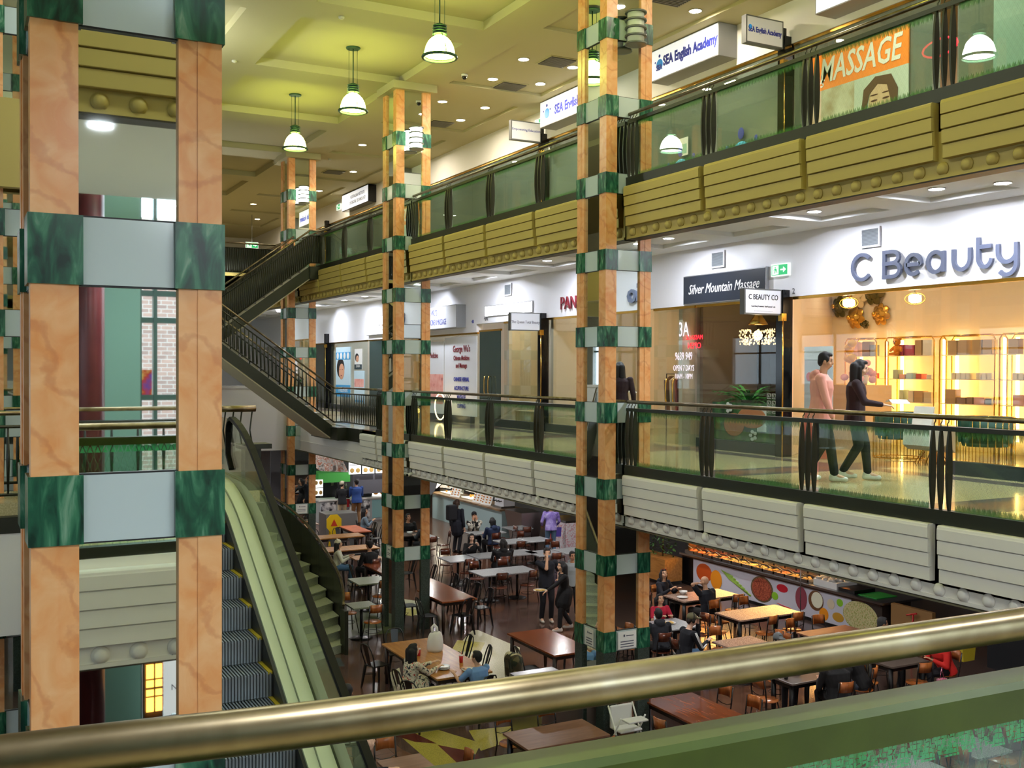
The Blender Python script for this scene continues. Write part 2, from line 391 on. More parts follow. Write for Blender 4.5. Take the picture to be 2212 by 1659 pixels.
# far lower level: bright passage wall, slatted door, dark red posts
struct('wall_passage', MB().box((6.2, 46, ZF), (10.6, 46.2, -.95)), M('bright passage wall', (226, 226, 232), .6))
tl = thing('louvre_door', 'grey louvred door in the bright wall beyond the food court', 'door', (7.6, 45.9, ZF))
MB().box((-.5, 0, 0), (.5, .08, 3.3)).build('door_leaf', M('grey louvre paint', (150, 152, 160), .5), tl)
ml = MB()
for i in range(34): ml.cbox((0, -.03, .1+i*.094), (.9, .05, .03))
ml.build('slats', M('pale louvre slat', (190, 192, 198), .5), tl)
MB().box((-.06, -.1, 1.2), (.06, -.04, 1.5)).build('handle', BLACKM, tl)
# window wall behind the viewer with daylight and brick beyond (seen in the mirror panels)
WT = M('teal wall paint', (120, 160, 144), .6)
struct('wall_teal', MB().box((1.66, YN+.05, ZF), (2.38, YN+.3, 7.2)).box((-3, YN+.05, ZF), (1.2, YN+.3, 7.2)), WT)
WF = M('teal window frame paint', (64, 96, 88), .45)
mw = MB()
for x in (2.38, 2.6, 3.25, 3.9, 5.2, 6.5, 7.8, 9.1, 10.4, 11.7): mw.box((x, YN-.05, ZF), (x+.05, YN+.1, 7.2))
for z in (-4.4, -2, -.8, .3, 1.05, 2.2, 2.6, 4.2, 5.6, 7.1): mw.box((2.38, YN-.05, z), (12.2, YN+.08, z+.08))
t = thing('window_wall', 'teal framed window wall with a brick building outside, seen in the column mirror', 'window', (2.4, YN, ZF))
mw.build('frame', WF, t, world=True); MB().box((2.4, YN-.02, ZF), (12.2, YN-.01, 7.2)).build('pane', CLEAR, t, world=True)
MB().box((2.42, YN+.02, 1.1), (2.58, YN+.05, 1.5)).build('coloured_pane', N('stained glass', [(.3, (40, 90, 200)), (.5, (200, 60, 40)), (.7, (230, 220, 120))], 5, .3), t, world=True)
MB().box((2.42, YN+.02, 4.3), (2.58, YN+.05, 4.7)).build('coloured_pane', MATS['stained glass'], t, world=True)
def brick():
    m, n, l, b = new_mat('red-grey brick'); tc = n.new('ShaderNodeTexCoord'); mp = n.new('ShaderNodeMapping'); mp.inputs['Rotation'].default_value = (PI/2, 0, 0)
    br = n.new('ShaderNodeTexBrick'); br.inputs['Scale'].default_value = 1; br.inputs['Brick Width'].default_value = .24; br.inputs['Row Height'].default_value = .086; br.inputs['Mortar Size'].default_value = .008
    br.inputs['Color1'].default_value = lin((176, 138, 128)); br.inputs['Color2'].default_value = lin((150, 120, 114)); br.inputs['Mortar'].default_value = lin((190, 180, 176))
    l.new(tc.outputs['Object'], mp.inputs[0]); l.new(mp.outputs[0], br.inputs['Vector']); l.new(br.outputs[0], b.inputs['Base Color']); b.inputs['Roughness'].default_value = .9
    return m
tag(MB().box((-8, -12.6, ZF-1), (14, -12, 4.6)).build('brick_building', brick()), 'red brick building standing outside the teal framed window', 'building')
MR = N('maroon paint', [(.3, (84, 30, 34)), (.7, (104, 42, 44))], 3, .35)
tag(MB().lathe([(.17, ZF), (.17, 8.03)], (1.52, -4, 0), 24).build('maroon_column', MR), 'round maroon column reflected at the left edge of the mirror panel', 'column')
# daylight also lands on the ground outside
tag(MB().box((-20, -30, ZF-1.2), (30, YN-.4, ZF-1)).build('pavement', M('street asphalt', (120, 118, 116), .9)), 'grey pavement outside behind the building', 'pavement')
# ======================= COLUMNS =======================
P0, PP, TH_ = .863, 1.18, .315
def column(label, x, y, zt=8.03, first=None):
    W = .83; sw = .195; t = thing('mirrored_column', label, 'column', (x, y, ZF))
    zb = P0-3*PP-TH_/2-ZF; H = zt-ZF
    cs = [(0, 0), (W-sw, 0), (W-sw, W-sw), (0, W-sw)]
    for cx, cy in cs:
        m = MB()
        # marble angle: two leaves of a stile with a shallow joint
        m.box((cx, cy, zb+.02), (cx+sw, cy+sw, H))
        sx = cx-.006 if cx == 0 else cx+sw*.45; sy = cy-.006 if cy == 0 else cy+sw*.45
        m.box((sx, sy, zb+.02), (sx+sw*.55+.006, sy+sw*.55+.006, H))
        m.build('marble_stile', ORANGE, t)
    mirrors = []
    for k in range(4):
        i = .035
        a, b = sw-.01, W-sw+.01
        q = [((a, i, 0), (b, i+.02, H)), ((a, W-i-.02, 0), (b, W-i, H)), ((i, a, 0), (i+.02, b, H)), ((W-i-.02, a, 0), (W-i, b, H))][k]
        mirrors.append(MB().box(*q).build('mirror_panel', MIRROR, t))
    MB().box((.08, .08, 0), (W-.08, W-.08, H)).build('core', GROUT, t)
    m = MB()
    for cx, cy in cs: m.box((cx-.012, cy-.012, 0), (cx+sw+.012, cy+sw+.012, zb+.04))
    m.build('granite_base', GRANITE_D, t)
    for k in range(-3, 7):
        z0 = P0+k*PP-TH_/2-ZF; z1 = z0+TH_
        if z1 > H-.05: continue
        for cx, cy in cs: MB().box((cx-.018, cy-.018, z0), (cx+sw+.018, cy+sw+.018, z1)).build('green_marble_tile', GREENM, t)
        a, c = sw+.004, W-sw-.004; e = .012
        for q, (f0, f1) in enumerate((((a, e, 0), (c, e+.03, 0)), ((a, W-e-.03, 0), (c, W-e, 0)), ((e, a, 0), (e+.03, c, 0)), ((W-e-.03, a, 0), (W-e, c, 0)))):
            m = MB().box((f0[0], f0[1], z0+.004), (f1[0], f1[1], z1-.004)); m.cur = 1; g = .004
            m.box((f0[0]+(g if q > 1 else 0), f0[1]+(g if q < 2 else 0), z0-.004), (f1[0]-(g if q > 1 else 0), f1[1]-(g if q < 2 else 0), z1+.004)); m.build('pale_panel', [PANEL_W, INK], mirrors[q])
    t['kind'] = 'thing'
    return t
CL = ['mirrored marble column nearest the right frame edge, outside the picture', 'mirrored marble column beside the middle gallery, out of frame right',
      'tall mirrored column with orange marble stiles, second nearest, in front of the massage shop', 'mirrored marble column in front of the white Chinese herbal panel',
      'farthest mirrored marble column, standing behind the lower stair flight', 'nearest and largest mirrored marble column at the left of the escalator',
      'mirrored marble column partly showing at the far left frame edge', 'mirrored marble column hidden behind the nearest one']
cproto = column(CL[2], *COLS[2])
for i, (x, y) in enumerate(COLS):
    if i == 2 or i in (0, 1): continue
    dup(cproto, (x, y, ZF), label=CL[i])
dup(cproto, (8.8, 4.85, ZF), label=CL[1])
# column collars at the ceiling
for i in (2, 3, 4):
    x, y = COLS[i]
    struct('trim_%d' % (8+i), MB().box((x-.12, y-.12, 7.86), (x+.95, y+.95, 8.03)), CEIL)
# notices on the columns
def notice(label, loc, w, h, lines, rz=0):
    t = thing('notice', label, 'notice', loc, rz)
    bevel(MB().box((-w/2, -.008, -h/2), (w/2, 0, h/2)).build('sheet', PAPER, t), .002)
    m = MB().box((-w*.2, -.011, h*.2), (-w*.12, -.008, h*.33)); m.box((-w*.05, -.011, h*.22), (w*.35, -.008, h*.27))
    for k in range(lines): m.box((-w*.36, -.011, -h*.1-k*.04), (w*.36, -.008, -h*.1-k*.04+.014))
    m.build('printed_lines', M('grey print', (90, 92, 110), .6), t)
notice('white notice on the pale panel of the second nearest column, front face', (9.22, 13.5, P0-3*PP), .34, .27, 3)
notice('white notice on the second nearest column, side face turned to the atrium', (8.8, 13.92, P0-3*PP), .24, .27, 3, -PI/2)
notice('white notice on the farthest mirrored column', (9.2, 30.8, P0-3*PP), .34, .27, 2)
notice('small white notice on the side of the column before the herbal shop', (8.8, 22.55, P0-3*PP), .2, .25, 2, -PI/2)
# sconces
def sconce(label, x, y, z, lit):
    t = thing('column_sconce', label, 'wall lamp', (x, y, z))
    MB().lathe([(.13, -.24), (.13, .24)], (0, 0, 0), 20).build('lamp_shade', M('lit sconce glass', (250, 255, 240), .4, em=7) if lit else M('unlit sconce glass', (196, 202, 194), .3), t)
    for k in range(5): MB().lathe([(.135, -.012), (.17, -.012), (.17, .012), (.135, .012)], (0, 0, -.24+k*.12), 20).build('ring', M('grey lamp metal', (120, 124, 122), .4, .6), t)
    MB().box((-.05, 0, -.2), (.05, .18, .2)).build('bracket', MATS['grey lamp metal'], t)
sconce('unlit cylinder wall lamp with rings on the second nearest column', 9.22, 13.34, 6.76, False)
sconce('glowing cylinder wall lamp on the column before the herbal shop', 9.22, 21.99, 6.76, True)
sconce('glowing cylinder wall lamp on the farthest mirrored column', 9.22, 30.64, 6.76, True)
# ======================= FASCIAS =======================
def fascia(label, y0, y1, z0, mat, mats2, npan=4):
    """slab edge with louvred plaster panels and a row of round bosses; z0 = floor level"""
    t = thing('balcony_fascia', label, 'balcony fascia', (EDGE, y0, z0))
    L = y1-y0
    MB().box((0, 0, -.9), (.2, L, -.02)).box((-.02, 0, -.9), (0, L, -.865)).build('band', mat, t)
    MB().box((-.012, 0, -.915), (.2, L, -.9)).build('bottom_strip', M('dark bronze strip', (58, 50, 36), .5), t)  # dark strip along the lower edge of the band
    pw = L/npan
    def panel():
        prof = [(.02, -.72), (.02, -.1)]
        # four overlapping slats, section bowed towards the atrium
        n = 4; zt, zb = -.1, -.71; hs = (zt-zb)/n
        pts = [(-.105, zt), (-.118, zt-.012), (-.122, zt-.03)]
        for k in range(n):
            za, zc = zt-hs*k, zt-hs*(k+1)
            f = (k+1)/n; xo = -.125+.045*f*f
            if k: pts.append((xo+.030, za)); 
            pts += [(xo-.004, za-.012 if k else za-.04), (xo-.004, zc+.004), (xo+.005, zc)]
        return [(.02, zt)]+pts+[(.02, zb)]
    pr = panel(); me = None
    for k in range(npan):
        if me is None:
            mb = MB().prism(pr, 1, .06, pw-.06); o = mb.build('louvred_panel', mat, t); me = o.data
            o.location = (0, 0, 0)
        else:
            o = bpy.data.objects.new('louvred_panel', me); COL.objects.link(o); o.parent = t; o.location = (0, k*pw, 0)
    nb = round(L/.30); d = L/nb
    bm_ = MB().lathe([(.074, 0), (.072, .014), (.060, .022), (.058, .030), (.045, .044), (.02, .052), (.002, .053)], (0, 0, 0), 16)
    bme = bm_.mesh('boss', mat)
    for k in range(nb):
        o = bpy.data.objects.new('boss', bme); COL.objects.link(o); o.parent = t; o.location = (-.001, d*(k+.5), -.80); o.rotation_euler = (0, -PI/2, 0)
    return t
BAYS = [(-2.9, 4.85), (5.68, 13.5), (14.33, 22.15), (22.98, 30.8), (31.63, 39.4), (39.6, 47.4)]
names = ['out of frame behind the viewer', 'right of the second nearest column', 'between the two middle columns', 'before the farthest column', 'beyond the farthest column', 'at the far end']
for i, (a, b) in enumerate(BAYS):
    if i < 1: continue
    fascia('cream, lamp-tinted louvred plaster fascia of the top gallery, ' + names[i], a, b, ZU, FASC_TINT, None)
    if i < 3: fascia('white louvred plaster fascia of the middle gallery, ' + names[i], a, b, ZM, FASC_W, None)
fascia('short white louvred fascia of the middle gallery beside the stair foot', 22.98, 25.4, ZM, FASC_W, None, 2)
# small slab edges between bays behind columns
struct('trim_20', MB().box((EDGE+.02, 4.85, -.9), (EDGE+.2, 5.68, 0)).box((EDGE+.02, 13.5, -.9), (EDGE+.2, 14.33, 0)).box((EDGE+.02, 22.15, -.9), (EDGE+.2, 22.98, 0)), FASC_W)
struct('trim_21', MB().box((EDGE+.02, 4.85, 3.55), (EDGE+.2, 5.68, 4.4)).box((EDGE+.02, 13.5, 3.55), (EDGE+.2, 14.33, 4.4)).box((EDGE+.02, 22.15, 3.55), (EDGE+.2, 22.98, 4.4)).box((EDGE+.02, 30.8, 3.55), (EDGE+.2, 31.63, 4.4)), FASC_TINT)
# our own gallery's edge facing the atrium (seen in the mirrors)
def fascia_x(label, x0, x1, y, z0, mat):
    t = fascia(label, x0, x1, z0, mat, None, 5); t.location = (x1, y, z0); t.rotation_euler = (0, 0, PI/2)
    # local +y runs to world -x, local -x faces world -y ... turn to face +y
    t.rotation_euler = (0, 0, -PI/2); t.location = (x0, y, z0)
    return t
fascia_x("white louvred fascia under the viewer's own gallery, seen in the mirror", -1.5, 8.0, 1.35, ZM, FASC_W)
fascia_x("cream, lamp-tinted louvred fascia of the gallery above the viewer, seen in the mirror", -1.5, 8.0, 1.35, ZU, FASC_TINT)
# ======================= BALUSTRADES =======================
def blade():
    pts = []
    n = 10
    for i in range(n+1):
        f = i/n; z = .04+f*.86; w_ = .018+.05*math.sin(PI*f)**.8; pts.append((-.012-w_*.75, z))
    for i in range(n+1):
        f = 1-i/n; z = .04+f*.86; w_ = .018+.05*math.sin(PI*f)**.8; pts.append((-.012+w_*.55, z))
    return MB().prism(pts, 1, -.012, .012).mesh('post_blade', OLIVE)
BLADE = blade()
def stemmesh():
    return MB().tube([(0, 0, .9), (-.02, 0, .93), (-.022, 0, .96), (.0, 0, .985), (0, 0, 1.01)], .007, 6).mesh('rail_stem', OLIVE)
STEM = stemmesh()
def child(name, me, parent, loc, rz=0):
    o = bpy.data.objects.new(name, me); COL.objects.link(o); o.parent = parent; o.location = loc; o.rotation_euler = (0, 0, rz); return o
def balustrade(label, x, y0, y1, z, rz=0, npan=4, raily=None):
    t = thing('balustrade', label, 'balustrade', (x, y0, z), rz)
    L = y1-y0; pw = L/npan
    r0, r1 = raily or (0, L)
    MB().tube([(.0, r0, 1.03), (.0, r1, 1.03)], .028, 12).build('handrail', BRASS, t)
    MB().box((-.035, 0, .885), (.035, L, .935)).build('top_channel', OLIVE, t)
    MB().box((-.06, 0, -.1), (.05, L, .05)).build('bottom_beam', OLIVE, t)
    gp = MB().box((-.006, .17, .04), (.006, pw-.17, .89)).mesh('glass_panel', BAL_G)
    for k in range(npan+1):
        yy = k*pw
        c = yy+(.12 if k == 0 else (-.12 if k == npan else 0))
        for d in (-.105, 0, .105):
            child('post_blade', BLADE, t, (0, c+d, 0)); child('rail_stem', STEM, t, (0, c+d*.8, 0))
        if k < npan: child('glass_panel', gp, t, (0, yy, 0))
    return t
bn = ['', 'right of the second nearest column', 'between the two middle columns', 'before the farthest column', 'beyond the farthest column']
for i in (1, 2, 3, 4):
    a, b = BAYS[i]
    balustrade('glass and brass balustrade of the top gallery, '+bn[i], EDGE+.02, a, b, ZU)
for i in (1, 2):
    a, b = BAYS[i]
    balustrade('glass and brass balustrade of the middle gallery, '+bn[i], EDGE+.02, a, b, ZM)
# bar balustrade by the stair foot
def bars(label, pts, z0s, spacing=.13, name='bar_balustrade', lower=.12, top=.88, rail=1.03, side=0, cat='balustrade', world0=None, solid=False):
    """pts list of (x,y), z0s base heights; straight runs"""
    o0 = world0 or (pts[0][0], pts[0][1], min(z0s))
    t = thing(name, label, cat, o0)
    P = [Vector((p[0], p[1], z)) for p, z in zip(pts, z0s)]
    up = Vector((0, 0, 1))
    MB().tube([p+up*rail for p in P], .026, 10).build('handrail', BRASS, t, world=True)
    MB().tube([p+up*top for p in P], .018, 4).build('top_bar', OLIVE, t, world=True)
    MB().tube([p+up*lower for p in P], .018, 4).build('bottom_bar', OLIVE, t, world=True)
    if solid:
        for i in range(len(P)-1): a, b = P[i], P[i+1]; MB().add([a+up*.1, b+up*.1, b+up*.9, a+up*.9, a+up*.1+Vector((0, .02, 0)), b+up*.1+Vector((0, .02, 0)), b+up*.9+Vector((0, .02, 0)), a+up*.9+Vector((0, .02, 0))], [(0, 1, 2, 3), (7, 6, 5, 4), (0, 4, 5, 1), (3, 2, 6, 7)]).build('dark_panel', M('near-black panel', (20, 20, 14), .5), t, world=True)
    bm_ = None; cnt = 0; tot = sum((P[i+1]-P[i]).length for i in range(len(P)-1))
    spacing = max(spacing, tot/95)
    for i in range(len(P)-1):
        d = P[i+1]-P[i]; n = max(1, int(d.length/spacing))
        for k in range(n):
            p = P[i]+d*((k+.5)/n)
            if bm_ is None: bm_ = MB().tube([(0, 0, lower), (0, 0, (lower+top)*.5), (0, 0, top)], [.01, .024, .01], 6).mesh('baluster', OLIVE)
            child('baluster', bm_, t, p-Vector(o0))
    return t
balustrade('short glass balustrade of the middle gallery just past the herbal shop column', EDGE+.02, 22.98, 24.4, ZM, npan=1)
bars('olive bar balustrade with brass rail at the foot of the stair flight', [(EDGE, 24.4), (EDGE, 27.05)], [0, 0])
# landing rail by the escalator head
t = bars('brass railing with olive bars on the escalator landing', [(-8.6, 12.95), (1.4, 12.95)], [-.02, -.02], .16)
t = thing('landing_post', 'dark olive box post under the brass rail end at the escalator head', 'post', (3.2, 13.05, -.2))
MB().box((-.02, .0, -.3), (.18, .2, .72)).box((-.08, -.06, .72), (.3, .26, .78)).build('box_post', OLIVE, t)
m = MB().tube([(-.5, .05, 1.22), (.12, .05, 1.22)], .04, 12); m.build('handrail', BRASS, t)
m = MB()
for x in (-.25, -.15, -.05, .08): m.tube([(x, .05, .76), (x-.03, .05, .95), (x, .05, 1.2)], .01, 6)
m.build('rail_stems', OLIVE, t); MB().box((.18, .05, -.3), (.19, 2.2, .7)).build('glass_panel', ESC_G, t)
bars('second brass railing with olive bars behind the viewer, seen in the mirror', [(-6, -3.0), (7.5, -3.0)], [0, 0], .3)
# ---- foreground rail: the one we lean on
RP = [(-2.2, 1.50), (-.6, 1.415), (.05, 1.365), (.42, 1.318), (.83, 1.288), (1.25, 1.27), (1.71, 1.252), (2.6, 1.215), (4.2, 1.16)]
def smooth(pts, n=6):
    out = []
    for i in range(len(pts)-1):
        p0 = pts[max(i-1, 0)]; p1 = pts[i]; p2 = pts[i+1]; p3 = pts[min(i+2, len(pts)-1)]
        for k in range(n):
            t_ = k/n
            out.append(tuple(.5*((2*p1[a])+(-p0[a]+p2[a])*t_+(2*p0[a]-5*p1[a]+4*p2[a]-p3[a])*t_*t_+(-p0[a]+3*p1[a]-3*p2[a]+p3[a])*t_**3) for a in range(len(p1))))
    out.append(tuple(pts[-1])); return out
RS = smooth(RP)
t = thing('near_balustrade', 'close-up worn brass handrail above a chipped olive green steel channel in the foreground', 'balustrade', (0, 1.3, 0))
MB().tube([(x, y, 1.04) for x, y in RS], .029, 24).build('handrail', BRASS, t, world=True)
def sweep(prof, path):
    rs = []
    for i, (x, y) in enumerate(path):
        a = path[max(i-1, 0)]; b = path[min(i+1, len(path)-1)]; d = Vector((b[0]-a[0], b[1]-a[1])).normalized(); nx, ny = -d.y, d.x
        rs.append([(x+nx*u, y+ny*u, z) for u, z in prof])
    return MB().rings(rs, True, False, False)
o = sweep([(-.052, .888), (.03, .888), (.03, .945), (.022, .952), (-.042, .952), (-.052, .942)], RS).build('top_channel', OLIVE_L, t, world=True)
MB_g = sweep([(-.012, .06), (.0, .06), (.0, .89), (-.012, .89)], RS)
def near_glass():
    """printed pattern: discs and triangles near the top edge, thin lattice below"""
    m, n, l, b = new_mat('near glass with printed green triangles'); n.remove(b)
    tc = n.new('ShaderNodeTexCoord'); sp = n.new('ShaderNodeSeparateXYZ'); l.new(tc.outputs['Object'], sp.inputs[0])
    def mth(op, a, bb=None):
        k = n.new('ShaderNodeMath'); k.operation = op
        for i, v in enumerate((a, bb)):
            if v is None: continue
            if isinstance(v, (int, float)): k.inputs[i].default_value = v
            else: l.new(v, k.inputs[i])
        return k.outputs[0]
    x, z = sp.outputs[0], sp.outputs[2]
    tri = mth('ABSOLUTE', mth('SUBTRACT', mth('MULTIPLY', mth('FRACT', mth('DIVIDE', x, .058)), 2), 1))
    zt = mth('DIVIDE', mth('SUBTRACT', .892, z), .078)
    inside = mth('MULTIPLY', mth('GREATER_THAN', mth('SUBTRACT', tri, .16), zt), mth('LESS_THAN', zt, 1))
    in2 = mth('MULTIPLY', mth('LESS_THAN', mth('ADD', tri, .16), mth('SUBTRACT', zt, .0)), mth('LESS_THAN', zt, .8))
    vo = n.new('ShaderNodeTexVoronoi'); vo.feature = 'DISTANCE_TO_EDGE'; vo.inputs['Scale'].default_value = 105; vo.inputs['Randomness'].default_value = .25; l.new(tc.outputs['Object'], vo.inputs['Vector'])
    holes = mth('GREATER_THAN', vo.outputs['Distance'], .07)
    fac = mth('MULTIPLY', mth('MAXIMUM', inside, in2), mth('MULTIPLY', holes, .85))
    w1 = mth('FRACT', mth('MULTIPLY', mth('ADD', x, mth('MULTIPLY', z, .36)), 17.3)); w2 = mth('FRACT', mth('MULTIPLY', mth('SUBTRACT', x, mth('MULTIPLY', z, .36)), 17.3))
    ln = mth('MULTIPLY', mth('MAXIMUM', mth('LESS_THAN', w1, .04), mth('LESS_THAN', w2, .04)), .3)
    fac = mth('MAXIMUM', fac, ln)
    d = n.new('ShaderNodeBsdfDiffuse'); d.inputs[0].default_value = lin((84, 190, 124)); tr = n.new('ShaderNodeBsdfTransparent'); tr.inputs[0].default_value = lin((225, 236, 226))
    tl_ = n.new('ShaderNodeBsdfTranslucent'); tl_.inputs[0].default_value = lin((84, 190, 124)); ad = n.new('ShaderNodeMixShader'); ad.inputs[0].default_value = .5; l.new(d.outputs[0], ad.inputs[1]); l.new(tl_.outputs[0], ad.inputs[2])
    mx = n.new('ShaderNodeMixShader'); l.new(fac, mx.inputs[0]); l.new(tr.outputs[0], mx.inputs[1]); l.new(ad.outputs[0], mx.inputs[2])
    gl = n.new('ShaderNodeBsdfGlossy'); gl.inputs['Roughness'].default_value = .02; mx2 = n.new('ShaderNodeMixShader'); mx2.inputs[0].default_value = .05; l.new(mx.outputs[0], mx2.inputs[1]); l.new(gl.outputs[0], mx2.inputs[2])
    l.new(mx2.outputs[0], n['Material Output'].inputs[0]); return m
MB_g.build('glass_panel', near_glass(), t, world=True)
sweep([(-.06, -.1), (.05, -.1), (.05, .07), (-.06, .07)], RS).build('bottom_beam', OLIVE, t, world=True)
for x, y in ((-1.1, 1.44), (3.3, 1.195)):
    for d in (-.1, 0, .1): child('post_blade', BLADE, t, (x+d, y-1.3, 0), PI/2); child('rail_stem', STEM, t, (x+d, y-1.3, 0), PI/2)
# ======================= LAMPS =======================
SHADE = M('glowing bell glass', (225, 255, 190), .4, em=21, emc=(230, 240, 112))
LGREEN = M('green lamp metal', (60, 96, 74), .4, .5)
def pendant(label, x, y, z):
    t = thing('pendant_lamp', label, 'pendant lamp', (x, y, z), 0, None)
    pr = [(.262, .02), (.258, .08), (.235, .17), (.195, .25), (.14, .31), (.085, .345), (.075, .36)]
    MB().lathe(pr, (0, 0, 0), 28).build('lamp_shade', SHADE, t)
    MB().lathe([(.268, -.03), (.305, -.03), (.312, -.01), (.305, .01), (.268, .01), (.264, -.01), (.268, -.03)], (0, 0, 0), 32, cap=False).build('rim_ring', LGREEN, t)
    for k in range(3):
        a = k*2*PI/3+.5
        MB().tube([(.29*math.cos(a), .29*math.sin(a), 0), (.26*math.cos(a), .26*math.sin(a), .12), (.1*math.cos(a), .1*math.sin(a), .37)], .008, 6).build('strap', LGREEN, t)
    m = MB().lathe([(.085, .35), (.085, .54), (.05, .56)], (0, 0, 0), 20)
    for k in range(4): m.lathe([(.085, .37+k*.045), (.125, .375+k*.045), (.125, .385+k*.045), (.085, .39+k*.045)], (0, 0, 0), 20)
    m.build('finned_neck', LGREEN, t)
    m = MB().tube([(0, 0, .55), (0, 0, 1.28)], .012, 8)
    for s in (-1, 1): m.tube([(s*.09, 0, .45), (s*.09, 0, 1.28)], .004, 6)
    m.build('rods', LGREEN, t)
    MB().lathe([(.14, 1.27), (.15, 1.285), (.15, 1.30)], (0, 0, 0), 24).build('ceiling_rose', LGREEN, t)
    return t
pend = pendant('glowing bell pendant lamp, highest and nearest in view', 7.3, 16.4, 6.86)
for x, y, z, l in ((7.3, 20.8, 6.9, 'glowing bell pendant lamp in the middle of the three in view'), (7.3, 25.0, 6.9, 'glowing bell pendant lamp, farthest and lowest of the three in view'),
                (7.3, 12.1, 6.9, 'bell pendant lamp just above the top edge of view'), (7.3, 7.8, 6.9, 'bell pendant lamp nearest the viewer, out of frame'),
                (7.3, 3.5, 6.9, 'bell pendant lamp right of the viewer, out of frame'),
                (3.0, 20.8, 6.9, 'added white bell pendant lamp hidden behind the nearest column'), (3.0, 12.1, 6.9, 'added white bell pendant lamp of the left row, above the escalator'), (3.0, 3.5, 6.9, 'added white bell pendant lamp of the left row nearest the viewer')):
    dup(pend, (x, y, z), label=l)
SHADE_FILL = M('white fill lamp glass', (240, 250, 240), .4, em=66, emc=(240, 246, 232))  # unseen left row is added, whiter and stronger, to light the lower fascia
for o_ in list(bpy.data.objects):
    if o_.name.startswith('pendant_lamp') and abs(o_.location.x-3.0) < .1:
        for c_ in o_.children:
            if c_.name.startswith('lamp_shade'): c_.data = c_.data.copy(); c_.data.materials[0] = SHADE_FILL
def downlight(x, y, z, r=.085, label='', em='d', group=None, mt=None):
    t = thing('downlight', label, 'downlight', (x, y, z), 0, group)
    MB().lathe([(r+.02, -.008), (r+.004, -.016), (r, .0), (r+.02, 0)], (0, 0, 0), 20, cap=False).build('trim_ring', M('white lamp trim', (235, 235, 235), .4), t)
    MB().add([(r*math.cos(2*PI*k/20), r*math.sin(2*PI*k/20), -.006) for k in range(20)], [tuple(range(20))]).build('lens', mt or LAMPW, t)
    return t
def cz(x, y, z, CC, d): return z+d if any(h[0] < x < h[2] and h[1] < y < h[3] for h in CC) else z
UD = [(10.62, 19.5), (11.83, 19.5), (10.73, 21.15), (11.86, 20.97), (11.72, 23.53), (10.54, 23.5), (11.73, 24.99), (11.95, 15.39), (10.51, 29.12), (11.65, 33.17), (10.44, 41.55), (11.63, 45.59), (10.6, 15.4), (11.8, 28.9), (11.8, 11.2), (10.6, 11.2), (11.8, 7.0), (10.6, 37.3), (11.8, 3.0), (11.8, 37.3)]
dl = downlight(10.6, 19.5, 8.03, .105, 'round downlight in the top gallery ceiling')
DLN = ['left of the pair near the vent', 'right of the pair by the large vent', 'just left of the square vent', 'just right of the square vent', 'right of the column top', 'touching the column top', 'below and right of the column top', 'above the long lightbox sign', 'near the far vent', 'below the far vent', 'far away, upper of the two at the left', 'far away, lower of the two at the left']
first = True
for i, (x, y) in enumerate(UD):
    lb = 'round downlight in the top gallery ceiling, ' + (DLN[i] if i < 12 else 'hidden or outside the frame')
    k = 1.0
    zc = cz(x, y, 8.03, CO2, .07)
    if first: dl.location = (x, y, zc); dl['label'] = lb; dl['group'] = 'top gallery downlights'; first = False
    else: dup(dl, (x, y, zc), label=lb, group='top gallery downlights')
MD = [(2000, 8.51), (2146, 7.65), (1740, 10.45), (1430, 13.67), (1172, 17.53), (1015, 20.76), (777, 27.62), (728, 29.42)]
MDN = ['nearest of the two over the big letter sign', 'at the far right above the big letter sign', 'above the exit sign', 'right of the second nearest column', 'over the beige blind window', 'left of the lettering PAN', 'right of the two beyond the herbal shop', 'left of the two beyond the herbal shop']
md = downlight(11.9, 10.2, 3.95, .1, 'm', mt=LAMPM)
YS = [9.98, 8.95, 12.3, 16.1, 20.7, 24.5, 32.7, 34.8]
for i, y in enumerate(YS+[5.5, 28.6, 38.5, 43]):
    lb = 'white downlight in the middle gallery ceiling, ' + (MDN[i] if i < 8 else 'not in view')
    zc = cz(11.9, y, 3.95, CO3, .08)
    if i == 0: md.location = (11.9, y, zc); md['label'] = lb; md['group'] = 'middle gallery downlights'
    else: dup(md, (11.9, y, zc), label=lb, group='middle gallery downlights')
for x, y in ((4, 33), (7.5, 33), (6, 40), (2, 36), (-3, 16), (-3, 22), (-3, 28)): dup(md, (x, y, 4.048), label='added downlight under the far and left galleries', group='added downlights under far galleries')  # added to brighten the far and left galleries
for x, y in ((4, 36), (8, 40), (4, 44), (8, 46), (0, 40)): dup(dl, (x, y, 8.03), label='added far downlight in the ceiling above the upper stair', group='added far ceiling downlights')  # extra lamps put in to lift the dark far end
for x, y in ((1.1, .75), (-2, .4), (4.5, .2), (2.5, -3.5)): dup(md, (x, y, 3.598), label='downlight in the ceiling over the viewer, seen in the mirror', group='downlights over the viewer')
FD = [(x, y) for x in (11.2, 14.6) for y in (7.5, 12, 16, 20, 24.5, 29, 33.5, 38)]+[(5.5, 36), (2, 36), (8, 42), (8, 38), (7, 44), (13, 43), (15.5, 41.5), (17, 36), (17, 27), (17, 22)]  # far-left entries are added to brighten the dim passage
fd = downlight(11.2, 12, -.99, .07, 'f', mt=LAMPF)
for i, (x, y) in enumerate(FD):
    lb = 'downlight under the middle gallery over the food court'
    if i == 0: fd.location = (x, y, -.99); fd['label'] = lb; fd['group'] = 'food court downlights'
    else: dup(fd, (x, y, -.99), label=lb, group='food court downlights')
for x in (0, -4): dup(fd, (x, 20, -.76), label=lb, group='food court downlights')
